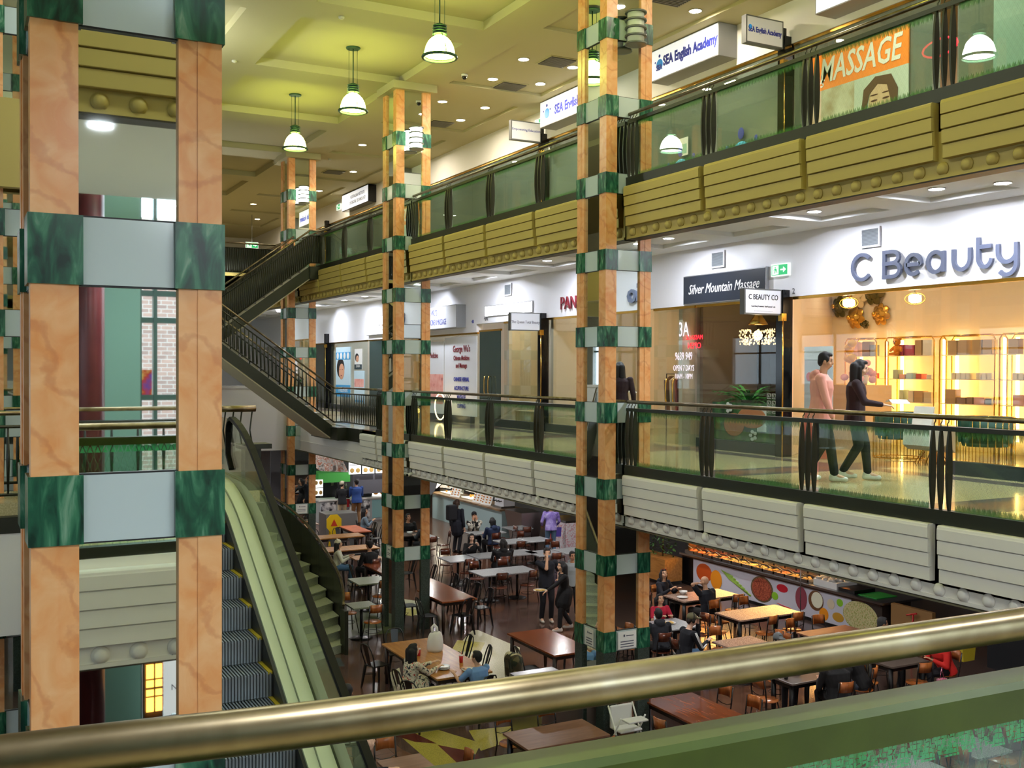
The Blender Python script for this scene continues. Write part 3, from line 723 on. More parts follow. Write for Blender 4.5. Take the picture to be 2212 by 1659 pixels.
def vent(label, x, y, z, sx=.6, sy=.6, wall=False):
    if not wall: z = cz(x, y, z, CO2, .07)
    t = thing('air_vent', label, 'air vent', (x, y, z))
    DK = M('dark vent recess', (40, 38, 34), .7); LG = M('vent louvre grey', (120, 116, 106), .5)
    if not wall:
        MB().box((-sx/2, -sy/2, -.02), (sx/2, sy/2, 0)).build('backing', DK, t)
        m = MB()
        for k in range(10): m.cbox((0, -sy/2+(k+.5)*sy/10, -.03), (sx, sy/26, .015))
        m.build('slats', LG, t)
        MB().box((-sx/2-.04, -sy/2-.04, -.015), (sx/2+.04, -sy/2, 0)).box((-sx/2-.04, sy/2, -.015), (sx/2+.04, sy/2+.04, 0)).box((-sx/2-.04, -sy/2, -.015), (-sx/2, sy/2, 0)).box((sx/2, -sy/2, -.015), (sx/2+.04, sy/2, 0)).build('frame', CEIL, t)
    else:
        MB().box((-.02, -sy/2, -sx/2), (0, sy/2, sx/2)).build('backing', M('grey vent', (112, 118, 124), .6), t)
        m = MB()
        for k in range(12): m.cbox((-.025, 0, -sx/2+(k+.5)*sx/12), (.01, sy, sx/34))
        m.build('slats', M('vent slat', (140, 146, 152), .5), t)
        MB().box((-.03, -sy/2-.03, sx/2), (0, sy/2+.03, sx/2+.03)).box((-.03, -sy/2-.03, -sx/2-.03), (0, sy/2+.03, -sx/2)).box((-.03, -sy/2-.03, -sx/2), (0, -sy/2, sx/2)).box((-.03, sy/2, -sx/2), (0, sy/2+.03, sx/2)).build('frame', WALLSH, t)
for i, (l, x, y) in enumerate((('dark ceiling vent at the top edge, above the long sign', 11.2, 15.05), ('slatted ceiling vent between the right pair of downlights', 11.32, 19.3), ('large square dark ceiling vent among the downlights', 11.33, 21.5), ('far ceiling vent above the institute sign', 11.1, 33.5), ('ceiling vent right of the column top', 11.4, 25.6))): vent(l, x, y, 8.03)
for l, y in (('wall vent above the big letter sign', 12.16), ('wall vent above the charcoal sign', 15.97), ('small wall vent above the lit lightbox by the beige blind', 24.65)): vent(l, 12.99, y, 3.67, .26, .34, True)
m = thing('dome_camera', 'small dark dome camera on the ceiling left of the downlights', 'camera', (9.9, 20.9, 8.03))
MB().lathe([(.07, 0), (.07, -.05)], (0, 0, 0), 16).build('housing', WALLSH, m); MB().ell((0, 0, -.06), (.055, .055, .06)).build('dome', BLACKG, m)
m = thing('bullet_camera', 'small white bullet camera on the lower fascia beside the herbal shop column', 'camera', (9.1, 21.9, -.82))
MB().tube([(0, 0, 0), (-.16, -.1, -.02)], .035, 12).build('housing', WALLSH, m); MB().tube([(-.16, -.1, -.02), (-.168, -.105, -.021)], .03, 12).build('lens', BLACKG, m); MB().tube([(.1, .0, 0), (0, 0, 0)], .012, 8).build('bracket', WALLSH, m)
for i, (x, y, z) in enumerate(((8.2, 19.2, 8.03), (6.3, 18.6, 8.03), (7.9, 23.3, 8.03), (5.2, 22.3, 8.03), (9.9, 24.2, 8.03), (10.2, 31.2, 8.03))):
    z = cz(x, y, z, CO, .17) if x < 9.25 else cz(x, y, z, CO2, .07)
    tag(MB().lathe([(.055, 0), (.055, -.03), (.03, -.05), (.002, -.055)], (x, y, z), 14).build('smoke_detector', M('detector plastic', (200, 200, 180), .5)), 'small round smoke detector on the atrium ceiling', 'smoke detector', 'ceiling smoke detectors')
# ======================= SIGNS =======================
RZ = -PI/2   # text on walls facing -x
def exit_sign(label, loc, rz, s=1):
    t = thing('exit_sign', label, 'exit sign', loc, rz)
    MB().box((-.22*s, -.03, -.11*s), (.22*s, .03, .11*s)).build('box', M('exit sign body', (230, 240, 232), .4, em=.35), t)
    MB().box((-.2*s, -.034, -.09*s), (.2*s, -.03, .09*s)).build('green_face', EXITG, t)
    m = MB().box((-.18*s, -.037, -.08*s), (-.02*s, -.034, .08*s)); m.prism([(.03*s, -.012*s), (.1*s, -.012*s), (.1*s, -.05*s), (.17*s, 0), (.1*s, .05*s), (.1*s, .012*s), (.03*s, .012*s)], 1, -.037, -.034)
    m.build('white_marks', M('exit white', (240, 255, 245), .4, em=.4), t)
    m = MB().ell((-.1*s, -.039, .045*s), (.014*s, .003, .014*s), 8, 6).prism([(-.12*s, -.06*s), (-.105*s, -.06*s), (-.085*s, .0), (-.06*s, -.05*s), (-.045*s, -.05*s), (-.07*s, .025*s), (-.11*s, .03*s), (-.14*s, 0), (-.135*s, -.01*s), (-.11*s, .01*s)], 1, -.04, -.037)
    m.build('running_figure', EXITG, t)
exit_sign('green exit sign between the charcoal sign and the big letter sign', (12.97, 14.22, 3.32), RZ)
exit_sign('green exit sign on the top gallery wall left of the academy sign', (12.95, 22.9, 7.72), RZ)
exit_sign('green exit sign on the top gallery wall left of the institute sign', (12.95, 38.5, 7.75), RZ)
exit_sign('small far green exit sign above the upper stair flight', (11.0, 44.0, 6.75), 0, 1.2)
tag(MB().tube([(11.0, 44, 6.88), (11.0, 44, 8.1)], .015, 6).build('hanging_rod', STEEL), 'thin rod holding the far exit sign above the stairs', 'rod')
t = thing('ring_lamp', 'thin glowing ring lamp standing low behind the balustrade by the clinic panel', 'lamp', (12.6, 28.2, 0)); MB().tube([(.0, .38*math.cos(a*PI/16), .45+.38*math.sin(a*PI/16)) for a in range(32)], .016, 6, closed=True).build('ring_tube', M('warm ring tube', (255, 220, 150), .4, em=5, emc=(255, 214, 150)), t); MB().box((-.1, -.15, 0), (.1, .15, .06)).build('base', BLACKM, t)
exit_sign('green exit sign on the middle gallery wall beside the clinic box sign', (12.95, 31.6, 3.3), RZ)
def box_sign(label, y0, y1, z0, z1, dep, mat, texts, cat='sign', side=None):
    t = thing('box_sign', label, cat, (XS-dep, (y0+y1)/2, z0))
    h = z1-z0; L = y1-y0
    bevel(MB().box((0, -L/2, 0), (dep, L/2, h)).build('case', side or M('sign case grey', (140, 142, 146), .4), t), .006)
    MB().box((-.006, -L/2+.02, .02), (0, L/2-.02, h-.02)).build('face', mat, t)
    for s, size, dy, dz, mt, kw in texts:
        text('lettering', s, size, (XS-dep-.008, (y0+y1)/2-dy, z0+dz), rz=RZ, mat=mt, parent=t, align='CENTER', **kw)
    return t
def blade_sign(label, y, z0, z1, lines, x0=12.0, x1=12.84, post=True, zf=0):
    t = thing('blade_sign', label, 'sign', ((x0+x1)/2, y, z0+zf))
    L = x1-x0; h = z1-z0
    MB().box((-L/2, -.06, 0), (L/2, .06, h)).build('frame', M('sign frame grey', (110, 112, 112), .4, .4), t)
    MB().box((-L/2+.025, -.064, .025), (L/2-.025, .064, h-.025)).build('face', SIGN_OFF, t)
    MB().box((L/2, -.03, h*.2), (L/2+.1, .03, h*.8)).build('bracket', BLACKG, t)
    for s, size, dz, mt, kw in lines: text('lettering', s, size, ((x0+x1)/2, y-.066, z0+zf+dz), rz=0, mat=mt, parent=t, align='CENTER', **kw)
    return t
def fin(label, y, zf, h=2.95):
    t = thing('shop_fin', label, 'pilaster', (12.85, y, zf))
    MB().box((0, -.09, 0), (.22, .09, h)).build('fin', BLACKG, t)
    MB().box((-.05, -.11, h-.55), (.06, -.02, h-.42)).build('gold_bracket', GOLD, t)
    MB().tube([(-.012, -.1, .0), (-.012, -.1, h-.5)], .012, 8).build('gold_edge', GOLD, t)
for z in (ZM, ZU):
    for y, l in ((5.5, 'outside the frame'), (14.11, 'beside the widest shop window'), (22.72, 'between the beige blind window and the fashion window'), (31.3, 'beside the clinic box sign'), (39.9, 'far along the gallery')):
        fin('black glass fin between shops, %s, %s' % (l, 'middle gallery' if z == 0 else 'top gallery'), y, z)
# ---- shopfront walls
WM = MB().box((XS, YN, 2.83), (XS+.2, 26.6, 3.95)).box((XS, 26.6, 2.6), (XS+.2, YF, 3.95))
struct('wall_shops', WM, WALLSH)
struct('wall_shops', MB().box((XS, YN, ZU+2.83), (XS+.2, YF, 8.03)), WALL)
struct('wall_back', MB().box((17.2, YN, 0), (17.4, YF, 8.03)), M('beige shop back wall', (232, 216, 198), .7))
for z in (ZM, ZU):
    for y in (5.5, 14.11, 17.45, 22.72, 31.3, 39.9):
        if y in (14.11, 17.45) and (z == ZU) == (y == 17.45): continue
        struct('wall_partition', MB().box((XS+.22, y-.06, z), (17.2, y+.06, z+3.55)), M('shop partition', (206, 190, 170), .7))
struct('wall_partition', MB().prism([(XS+.22, 14.2), (17.2, 17.2), (17.2, 17.35), (XS+.22, 14.3)], 2, 0, 3.9), M('pale pink shop wall', (232, 214, 204), .7))
struct('baseboard_right', MB().box((XS-.04, 5.6, 0), (XS+.1, 10.6, .2)).box((XS-.04, 14.2, 0), (XS+.1, 16.6, .2)).box((XS-.04, 18.4, 0), (XS+.1, 25.6, .2)).box((XS-.04, 26.9, 0), (XS+.1, YF, .2)), M('dark stone plinth', (44, 48, 54), .3))
def shop_glass(label, y0, y1, z, h, panes, tint=None, frame=None, door=False):
    t = thing('shop_window' if not door else 'shop_door', label, 'shop window' if not door else 'door', (XS+.05, y0, z))
    d = (y1-y0)/panes
    for k in range(panes): MB().box((0, k*d+.006, .02), (.012, (k+1)*d-.006, h)).build('glass_pane', tint or CLEAR, t)
    fr = frame or GOLD
    MB().box((-.02, 0, h), (.04, y1-y0, h+.05)).build('head_rail', fr, t)
    if door:
        for s in (.12, -.12): MB().tube([(-.05, d*(.5)+s, .85), (-.1, d*.5+s, .85), (-.12, d*.5+s, .95), (-.12, d*.5+s, 1.25), (-.1, d*.5+s, 1.35), (-.05, d*.5+s, 1.35)], .015, 8).build('handle', GOLD, t)
    return t
shop_glass('wide clear window of the beauty shop at the right', 6.0, 13.98, ZM+.2, 2.58, 3)
shop_glass('massage shop window with a dark interior', 14.22, 16.7, ZM+.2, 2.58, 1)
shop_glass('glass door with white opening hours lettering', 16.75, 18.15, ZM, 2.78, 1, door=True)
shop_glass('fashion shop window with a potted palm', 18.4, 22.6, ZM+.2, 2.58, 2)
shop_glass('window with a beige blind', 22.85, 25.0, ZM+.2, 2.58, 1)
shop_glass('dark tinted clinic door with gold handles', 25.2, 26.5, ZM, 2.6, 1, tint=glass('dark teal glass', (160, 180, 184), 1.5), door=True)
shop_glass('clinic window behind the white lettered panel', 26.6, 31.2, ZM+.2, 2.35, 2)
shop_glass('far shop window with blue posters', 35.6, 39.8, ZM+.2, 2.35, 2)
shop_glass('far dark shop window under the lit lightbox', 31.45, 35.4, ZM+.2, 2.35, 2, tint=MATS['dark teal glass'])
shop_glass('farthest middle gallery shop window', 40, 47, ZM+.2, 2.35, 3)
UG = glass('top gallery shop glass', (226, 238, 230), 1.7, frost=.3, fc=(146, 160, 160))
shop_glass('long glass front of the English academy on the top gallery', 14.3, 22.6, ZU+.1, 2.68, 4, tint=UG)
shop_glass('massage shop glass front on the top gallery', 10.9, 14.0, ZU+.1, 2.68, 2, tint=UG)
shop_glass('top gallery cafe window with a hanging bulb', 6.0, 10.6, ZU+.1, 2.68, 2, tint=UG)
shop_glass('top gallery glass front beyond the third column', 22.9, 31.1, ZU+.1, 2.68, 4, tint=UG)
shop_glass('far top gallery glass front', 31.5, 47, ZU+.1, 2.68, 6, tint=UG)
# ---- interiors: floors/ceilings are the slabs; warm lit beauty shop
WARM = M('warm light strip', (255, 214, 130), .5, em=9, emc=(255, 200, 110))
WARMP = M('warm shop light', (255, 235, 200), .5, em=26, emc=(255, 228, 198))
def lightpanel(label, x, y, z, sx, sy, mat, name='ceiling_light'):
    t = thing(name, label, 'ceiling light', (x, y, z)); MB().box((-sx/2, -sy/2, -.03), (sx/2, sy/2, 0)).build('housing', WALLSH, t); MB().box((-sx/2+.03, -sy/2+.03, -.036), (sx/2-.03, sy/2-.03, -.03)).build('diffuser', mat, t)
lightpanel('warm square ceiling light in the beauty shop', 14.6, 12.2, 3.95, .5, .5, WARMP); lightpanel('second warm ceiling light of the beauty shop near its right side', 14.6, 8.6, 3.95, .5, .5, WARMP)
CREAMP = M('cream shop light', (255, 240, 215), .5, em=90, emc=(255, 230, 185))
lightpanel('cream ceiling light in the fashion shop', 15, 20.3, 3.95, .5, .5, CREAMP); lightpanel('cream ceiling light behind the beige blind', 14.6, 24.3, 3.95, .4, .4, CREAMP)
lightpanel('white ceiling light in the far poster shop', 15, 37.8, 3.95, .5, .5, M('cool shop light', (240, 248, 255), .5, em=90, emc=(225, 240, 255)))
lightpanel('dim ceiling light in the massage shop', 15.6, 15.6, 3.95, .25, .25, CREAMP); lightpanel('white ceiling light in the clinic', 15, 28.6, 3.95, .4, .4, MATS['cool shop light'])
lightpanel('warm ceiling light in the top gallery cafe', 15, 8.5, 8.03, .4, .4, CREAMP); lightpanel('ceiling light in the academy', 15.5, 18.5, 8.03, .4, .4, CREAMP); lightpanel('ceiling light behind the top gallery massage posters', 15.5, 12.4, 8.03, .3, .3, CREAMP)
lightpanel('ceiling light in the top gallery shop beyond the third column', 15.5, 27, 8.03, .3, .3, CREAMP); lightpanel('ceiling light far along the top gallery', 15.5, 37, 8.03, .3, .3, CREAMP)
# big letters
t = thing('shop_lettering', 'large blue-grey raised letters on the white board at the right', 'lettering', (XS-.05, 11, 2.95))
def stroke(path, w=.03, d=.045):
    pts = [Vector((0, p[0], p[1])) for p in path]; rs = []
    for i, p in enumerate(pts):
        q = (pts[min(i+1, len(pts)-1)]-pts[max(i-1, 0)]).normalized(); n_ = Vector((0, -q.z, q.y))*w
        rs.append([p+n_, p-n_, p-n_-Vector((d, 0, 0)), p+n_-Vector((d, 0, 0))])
    return rs
def arc(cy_, cz_, ry, rz_, a0, a1, n=18): return [(cy_+ry*math.cos(R(a0+(a1-a0)*i/n)), cz_+rz_*math.sin(R(a0+(a1-a0)*i/n))) for i in range(n+1)]
# local axes: y grows to the left of the reader, z up; angles run with that y
LET = {
 'C': [arc(12.30, 3.2, -.2, .2, 42, 318)],
 'B': [[(11.84, 3.0), (11.84, 3.4)], [(11.87, 3.39), (11.68, 3.39)]+arc(11.68, 3.30, -.12, .09, 90, -90, 10)+[(11.87, 3.21)], [(11.66, 3.21)]+arc(11.66, 3.105, -.13, .105, 90, -90, 10)+[(11.87, 3.0)]],
 'e': [[(11.40, 3.155), (11.14, 3.155)]+arc(11.27, 3.155, -.14, .15, 0, 310)],
 'a': [arc(10.86, 3.155, -.14, .15, 0, 350), [(10.72, 3.31), (10.72, 3.0)]],
 'u': [[(10.54, 3.31), (10.54, 3.16)]+arc(10.40, 3.16, -.14, .155, 180, 360)+[(10.26, 3.31)]],
 't': [[(10.12, 3.44), (10.12, 3.15)]+arc(10.01, 3.15, -.11, .14, 180, 350), [(10.14, 3.30), (9.90, 3.30)]],
 'y': [[(9.80, 3.31), (9.80, 3.19)]+arc(9.655, 3.19, -.145, .14, 180, 360)+[(9.51, 3.31)], [(9.51, 3.31), (9.51, 3.02)]+arc(9.655, 3.02, -.145, .15, 0, -140)]}
for ch in LET:
    mb_ = MB()
    for i_, p_ in enumerate(LET[ch]): mb_.rings([[v_+Vector((.001*i_ if k_ < 2 else 0, 0, 0)) for k_, v_ in enumerate(r_)] for r_ in stroke(p_, d=.045+.002*i_)], True, False, False)
    o_ = mb_.build('letter', BLUEGREY, t); o_.location = Vector((XS-.03, 0, 0))-Vector(t.location)
text('letter', 'Co', .6, (XS-.05, 8.9, 3.0), rz=RZ, mat=BLUEGREY, ext=.03, parent=t, bold=.012, sx=1.1)
box_sign('charcoal sign with white flowing script over the massage shop', 14.55, 16.98, 2.84, 3.41, .08, DARKSIGN, [('Silver Mountain Massage', .27, 0, .2, PAPER, dict(shear=.35, sx=.78))], side=M('silver trim', (170, 172, 178), .3, .8))
blade_sign('small white hanging sign reading C BEAUTY CO', 14.11, 2.5, 2.95, [('C BEAUTY CO', .13, .26, INK, dict(bold=.001, sx=.8)), ('Facial Body Treatment  Hair Removal  Lash', .038, .13, INK, dict(sx=.8)), ('- - - - - - - - - - - - - -', .05, .05, INK, {})])
blade_sign('small white hanging sign reading The Queen Total Beauty', 22.72, 2.5, 2.95, [('The Queen Total Beauty', .098, .18, M('grey ink', (90, 90, 100), .5), dict(sx=.8))])
t = thing('shop_lettering', 'dark red raised letters beginning PAN on the white board by the second nearest column', 'lettering', (XS-.05, 21, 2.93))
text('letter', 'PANOMO', .46, (XS-.05, 21.88, 2.99), rz=RZ, mat=REDINK, ext=.02, parent=t, sx=.85, bold=-.008)
box_sign('bright lit lightbox over the beige blind window', 23.3, 26.0, 3.0, 3.3, .03, M('bright strip sign', (250, 250, 255), .4, em=3.5), [])
box_sign('white clinic box sign with blue MASSAGE lettering', 27.3, 30.8, 2.75, 3.42, .3, SIGN_OFF, [("GEORGE WU'S", .26, -.2, .4, NAVY, dict(sx=.7)), ('CHINESE MEDICINE & MASSAGE', .24, 0, .12, NAVY, dict(sx=.62))])
box_sign('lit white lightbox sign with a small caption, far along the middle gallery', 31.9, 35.3, 2.75, 3.4, .1, M('lit box face', (250, 250, 255), .4, em=1.2), [('Registered Remedial', .16, 0, .27, INK, dict(sx=.9)), ('Clinic', .1, 0, .12, INK, {})])
t = thing('shop_lettering', 'small grey number on the white wall over the clinic door', 'lettering', (XS-.01, 26, 2.9))
text('letter', '4A', .2, (XS-.01, 26.1, 2.9), rz=RZ, mat=MATS['grey ink'], parent=t); text('letter', '4B', .14, (XS-.01, 26.9, 2.86), rz=RZ, mat=NAVY, parent=t)
t = thing('shop_lettering', 'small number 2 on the white board beside the hanging sign', 'lettering', (XS-.01, 13.9, 2.9)); text('letter', '2', .14, (XS-.01, 13.95, 2.88), rz=RZ, mat=MATS['grey ink'], parent=t)
# 3A window lettering
t = thing('window_lettering', 'white window lettering with 3A, a phone number and opening hours', 'lettering', (XS+.03, 17.4, 1.2))
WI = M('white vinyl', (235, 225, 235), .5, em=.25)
for s, sz, z, k in (('3A', .42, 2.22, .7), ('9639 949', .23, 1.74, .66), ('OPEN 7 DAYS', .17, 1.52, .66), ('10AM - 10PM', .15, 1.36, .7)): text('line', s, sz, (XS+.03, 17.1, z), rz=RZ, mat=WI, parent=t, align='CENTER', sx=k)
t = thing('neon_sign', 'small red mirrored neon sign behind the glass door', 'neon sign', (XS+.3, 17.1, 1.9))
RED = M('red neon', (255, 40, 50), .5, em=1.6, emc=(255, 30, 46))
text('word', 'OPEN', .17, (XS+.3, 17.1, 1.98), rz=RZ, mat=RED, parent=t, align='CENTER', flip=True); text('word', 'MASSAGE', .13, (XS+.3, 17.1, 2.16), rz=RZ, mat=RED, parent=t, align='CENTER', flip=True)
# clinic lettered panel
t = thing('lettered_panel', 'tall white window panel listing Chinese medicine services', 'poster', (XS+.01, 27.7, .2))
MB().box((0, -1.1, 0), (.02, 1.1, 2.3)).build('sheet', SIGN_OFF, t)
for s, sz, z, mt, k in (("George Wu's", .27, 1.86, REDINK, .8), ('Chinese Medicine', .19, 1.62, REDINK, .8), ('and Massage', .19, 1.4, REDINK, .8), ('CHINESE HERBAL', .17, 1.0, NAVY, .8), ('ACUPUNCTURE', .17, .74, NAVY, .8), ('MASSAGE', .17, .48, NAVY, .8), ('CUPPING', .17, .22, NAVY, .8)):
    text('line', s, sz, (XS-.001, 27.6, .2+z), rz=RZ, mat=mt, parent=t, align='CENTER', sx=k, bold=.003)
MB().box((-.004, -1.1, .64), (0, 1.1, .66)).build('red_rule', REDINK, t)
t = thing('lettered_panel', 'pink and white poster with red rule left of the medicine panel', 'poster', (XS+.01, 29.6, .2)); MB().box((0, -.75, 0), (.02, .75, 2.2)).build('sheet', SIGN_OFF, t); MB().box((-.006, -.7, .3), (0, .7, 1.2)).build('picture', N('pink hands picture', [(.3, (236, 190, 184)), (.6, (222, 150, 140)), (.75, (120, 50, 60))], 4, .5), t)
text('line', 'Medicine', .25, (XS-.001, 29.6, 1.9), rz=RZ, mat=REDINK, parent=t, align='CENTER', sx=.7)
# beige blind
t = thing('window_blind', 'beige blind filling the shop window beside the black fin', 'blind', (XS+.2, 23.95, .2)); MB().box((0, -1.05, .5), (.02, 1.05, 2.6)).build('fabric', M('beige blind fabric', (216, 180, 128), .8), t); MB().tube([(.01, -1.05, .5), (.01, 1.05, .5)], .018, 8).build('bottom_bar', WALLSH, t)
t = thing('window_ledge', 'pale slatted bench behind the beige blind window', 'bench', (XS+.55, 23.9, .0)); MB().box((-.25, -.9, .0), (.25, .9, .42)).build('body', N('slatted pale wood', [(.4, (196, 170, 116)), (.6, (224, 200, 148))], 20, .6, 2, 0, (.1, 1, .05)), t); MB().box((-.27, -.92, .42), (.27, .92, .45)).build('top', M('pale wood top', (214, 190, 140), .5), t)
# far blue posters
def face_poster(label, y, z0, w, h, bg, cap, capc, skin=(214, 160, 130), x=XS+.02, hair=(30, 22, 20), extra=None):
    t = thing('poster', label, 'poster', (x, y, z0))
    MB().box((0, -w/2, 0), (.015, w/2, h)).build('sheet', bg, t)
    m = MB(); cz = h*.52; m.ell((-.004, w*.1, cz), (.004, w*.2, h*.17), 14, 10)
    m.build('face', M('printed skin %d' % skin[0], skin, .6), t)
    m = MB(); m.ell((-.003, w*.16, cz+h*.06), (.0035, w*.27, h*.2), 14, 10); m.build('hair', M('printed hair', hair, .6), t)
    m = MB()
    for s in (-.07, .09): m.ell((-.009, w*(.1+s), cz+h*.03), (.002, w*.035, h*.008), 8, 6)
    m.ell((-.009, w*.1, cz-h*.09), (.002, w*.05, h*.01), 8, 6); m.build('features', REDINK, t)
    if cap: MB().box((-.004, -w/2, 0), (0, w/2, h*.24)).build('caption_band', capc, t); text('line', cap, w*.15, (x-.006, y, z0+h*.1), rz=RZ, mat=PAPER, parent=t, align='CENTER', ext=.001)
    return t
BL = M('poster sky blue', (70, 160, 214), .5); PB = M('pale blue poster', (196, 222, 236), .5)
t = face_poster('blue and white facial treatment poster with a face in the far shop window', 38.2, .5, 1.7, 1.9, PB, 'Treatment', BL)
MB().box((-.005, -.85, 1.42), (0, .85, 1.7)).build('blue_band', BL, t)
m = MB()
for k in range(4): m.ell((-.008, -.6+k*.4, 1.56), (.002, .13, .13), 12, 8)
m.build('round_pictures', PAPER, t)
face_poster('small dark-haired portrait poster above the blue poster', 36.5, 1.55, .8, .75, PAPER, 'ZENSPA', M('dark teal band', (40, 60, 66), .5))
t = thing('poster', 'pale blue price list poster with a pink picture beside the facial poster', 'poster', (XS+.02, 36.4, .3)); MB().box((0, -.55, 0), (.015, .55, 1.2)).build('sheet', PB, t); MB().box((-.004, -.5, .6), (0, .5, .9)).build('picture', MATS['pink hands picture'], t); MB().box((-.004, -.5, .05), (0, .5, .12)).build('blue_band', BL, t)
# ---- top gallery signs
t = box_sign('long white lightbox reading SEA English Academy', 15.47, 17.64, ZU+2.95, ZU+3.57, .45, WHITE_SIGN, [('SEA English Academy', .27, .22, .24, NAVY, dict(sx=.72, bold=.012))])
def globe(t, y, z, r, x):
    m = MB().ell((x, y, z), (.004, r, r), 16, 10); m.build('globe', M('globe blue', (40, 130, 200), .4, em=.2), t, world=True)
    MB().ell((x-.002, y, z+r*1.55), (.004, r*.3, r*.3), 10, 8).ell((x-.002, y+r*1.3, z+r*.6), (.004, r*.2, r*.2), 10, 8).ell((x-.002, y-r*1.3, z+r*.6), (.004, r*.2, r*.2), 10, 8).build('dots', NAVY, t, world=True)
globe(t, 17.3, ZU+3.24, .11, XS-.46); text('logo', 'SEA', .15, (XS-.47, 17.3, ZU+3.13), rz=RZ, mat=NAVY, parent=t, align='CENTER', sx=.8, bold=.006)
t = blade_sign('small white hanging sign reading SEA English Academy', 14.11, 2.72, 3.2, [('SEA English Academy', .13, .2, NAVY, dict(sx=.66, bold=.004))], zf=ZU)
MB().ell((-.33, -.066, .28), (.04, .004, .04), 12, 8).build('globe', MATS['globe blue'], t)
blade_sign('small white hanging sign reading Empowering Education', 22.72, 2.72, 3.2, [('Empowering Education', .085, .24, NAVY, {})], zf=ZU)
t = box_sign('second SEA academy lightbox partly hidden by the second nearest column', 19.3, 22.2, ZU+2.95, ZU+3.57, .45, WHITE_SIGN, [('SEA English Academy', .3, .3, .2, NAVY, dict(sx=.8, bold=.012))]); globe(t, 21.85, ZU+3.24, .12, XS-.46)
box_sign('white institute sign far along the top gallery', 34.6, 37.4, ZU+2.95, ZU+3.55, .3, WHITE_SIGN, [('AUSTRALIAN INSTITUTE', .17, .3, .34, M('sign grey ink', (90, 94, 110), .5), dict(sx=.8)), ('OF DIGITAL TECHNOLOGY', .17, .3, .14, MATS['sign grey ink'], dict(sx=.8))], side=BLACKG)
box_sign('white box sign at the top right edge over the massage glass', 9.3, 12.98, ZU+2.95, ZU+3.57, .45, WHITE_SIGN, [])
# orange massage poster across the glass front
t = thing('window_poster', 'orange window poster reading MASSAGE above a spa photograph', 'poster', (XS-.0, 12.5, ZU+.2))
OR = M('orange vinyl', (232, 130, 40), .5, em=.12)
MB().box((0, -1.05, 1.63), (.02, 1.05, 2.3)).build('orange_band', OR, t)
MB().box((0, .05, .4), (.02, 1.05, 1.63)).build('stone_picture', N('spa stone picture', [(.35, (206, 206, 188)), (.6, (150, 128, 84)), (.8, (60, 50, 40))], 1.6, .5, 3), t)
MB().box((0, -1.05, .4), (.02, .05, 1.63)).build('portrait_background', M('pale portrait ground', (196, 208, 200), .5), t)
MB().ell((-.006, -.5, 1.1), (.005, .25, .42), 18, 12).build('face', M('printed skin pale', (212, 180, 150), .6), t)
MB().prism([(-.84, .9), (-.86, 1.3), (-.72, 1.55), (-.4, 1.58), (-.16, 1.42), (-.1, 1.0), (-.2, 1.05), (-.28, 1.32), (-.45, 1.45), (-.64, 1.4), (-.73, 1.1)], 0, -.012, -.008).build('hair', M('printed brown hair', (96, 66, 44), .6), t)
MB().ell((-.013, -.38, 1.2), (.003, .07, .016), 8, 6).ell((-.013, -.62, 1.2), (.003, .07, .016), 8, 6).ell((-.013, -.5, .84), (.003, .07, .02), 8, 6).ell((-.013, -.38, 1.29), (.003, .08, .012), 8, 6).ell((-.013, -.62, 1.29), (.003, .08, .012), 8, 6).ell((-.013, -.5, 1.02), (.003, .025, .08), 8, 6).build('features', M('printed brown', (90, 50, 40), .6), t)
text('lettering', 'MASSAGE', .58, (XS-.008, 13.33, ZU+1.95), rz=RZ, mat=PAPER, parent=t, shear=.2, sx=.7, bold=.008)
text('lettering', "Zi's", .28, (XS-.008, 13.55, ZU+1.88), rz=RZ, mat=PAPER, parent=t, shear=.4, sx=.8)
# academy window logos and notices
for y, l in ((15.35, 'large blue globe logo sticker on the academy glass nearest the fin'), (20.3, 'blue globe logo sticker on the academy glass seen left of the second nearest column'), (17.2, 'small blue globe sticker on the academy glass')):
    t = thing('window_sticker', l, 'sticker', (XS-.0, y, ZU+1.1)); MB().ell((0, 0, 0), (.006, .27, .27), 20, 14).build('globe', M('pale globe blue', (84, 180, 230), .4, em=.3), t)
    MB().ell((0, 0, .42), (.006, .09, .11), 12, 8).ell((0, .4, .2), (.006, .05, .06), 10, 8).ell((0, -.42, .25), (.006, .055, .07), 10, 8).build('dots', NAVY, t); text('word', 'SEA', .22, (XS-.012, y-.1, ZU+.95), rz=RZ, mat=NAVY, parent=t, align='CENTER', ext=.001)
t = thing('window_notice', 'small framed certificate taped to the academy glass', 'notice', (XS-.0, 17.1, ZU+1.6)); MB().box((0, -.14, -.18), (.012, .14, .18)).build('sheet', PAPER, t); MB().box((-.004, -.1, -.14), (0, .1, .05)).build('picture', M('pale green print', (150, 190, 170), .5), t)
t = thing('price_board', 'pale green price list on the glass at the top right corner', 'notice', (XS-.0, 9.35, ZU+1.6)); MB().box((0, -.6, -1), (.012, .6, 1)).build('sheet', M('pale green sheet', (140, 176, 168), .5), t)
for k, s in enumerate(('Days', 'Tue - Sun', 'Monday')): text('line', s, .14, (XS-.004, 9.2, ZU+2.1-k*.35), rz=RZ, mat=INK, parent=t, align='CENTER', ext=.001)
t = thing('neon_sign', 'red glowing neon oval on the top gallery glass', 'neon sign', (XS+.1, 10.95, ZU+1.95)); m = MB().tube([(0, .32*math.cos(a*PI/8), .13*math.sin(a*PI/8)) for a in range(16)], .016, 6, closed=True); m.build('tube', RED, t)
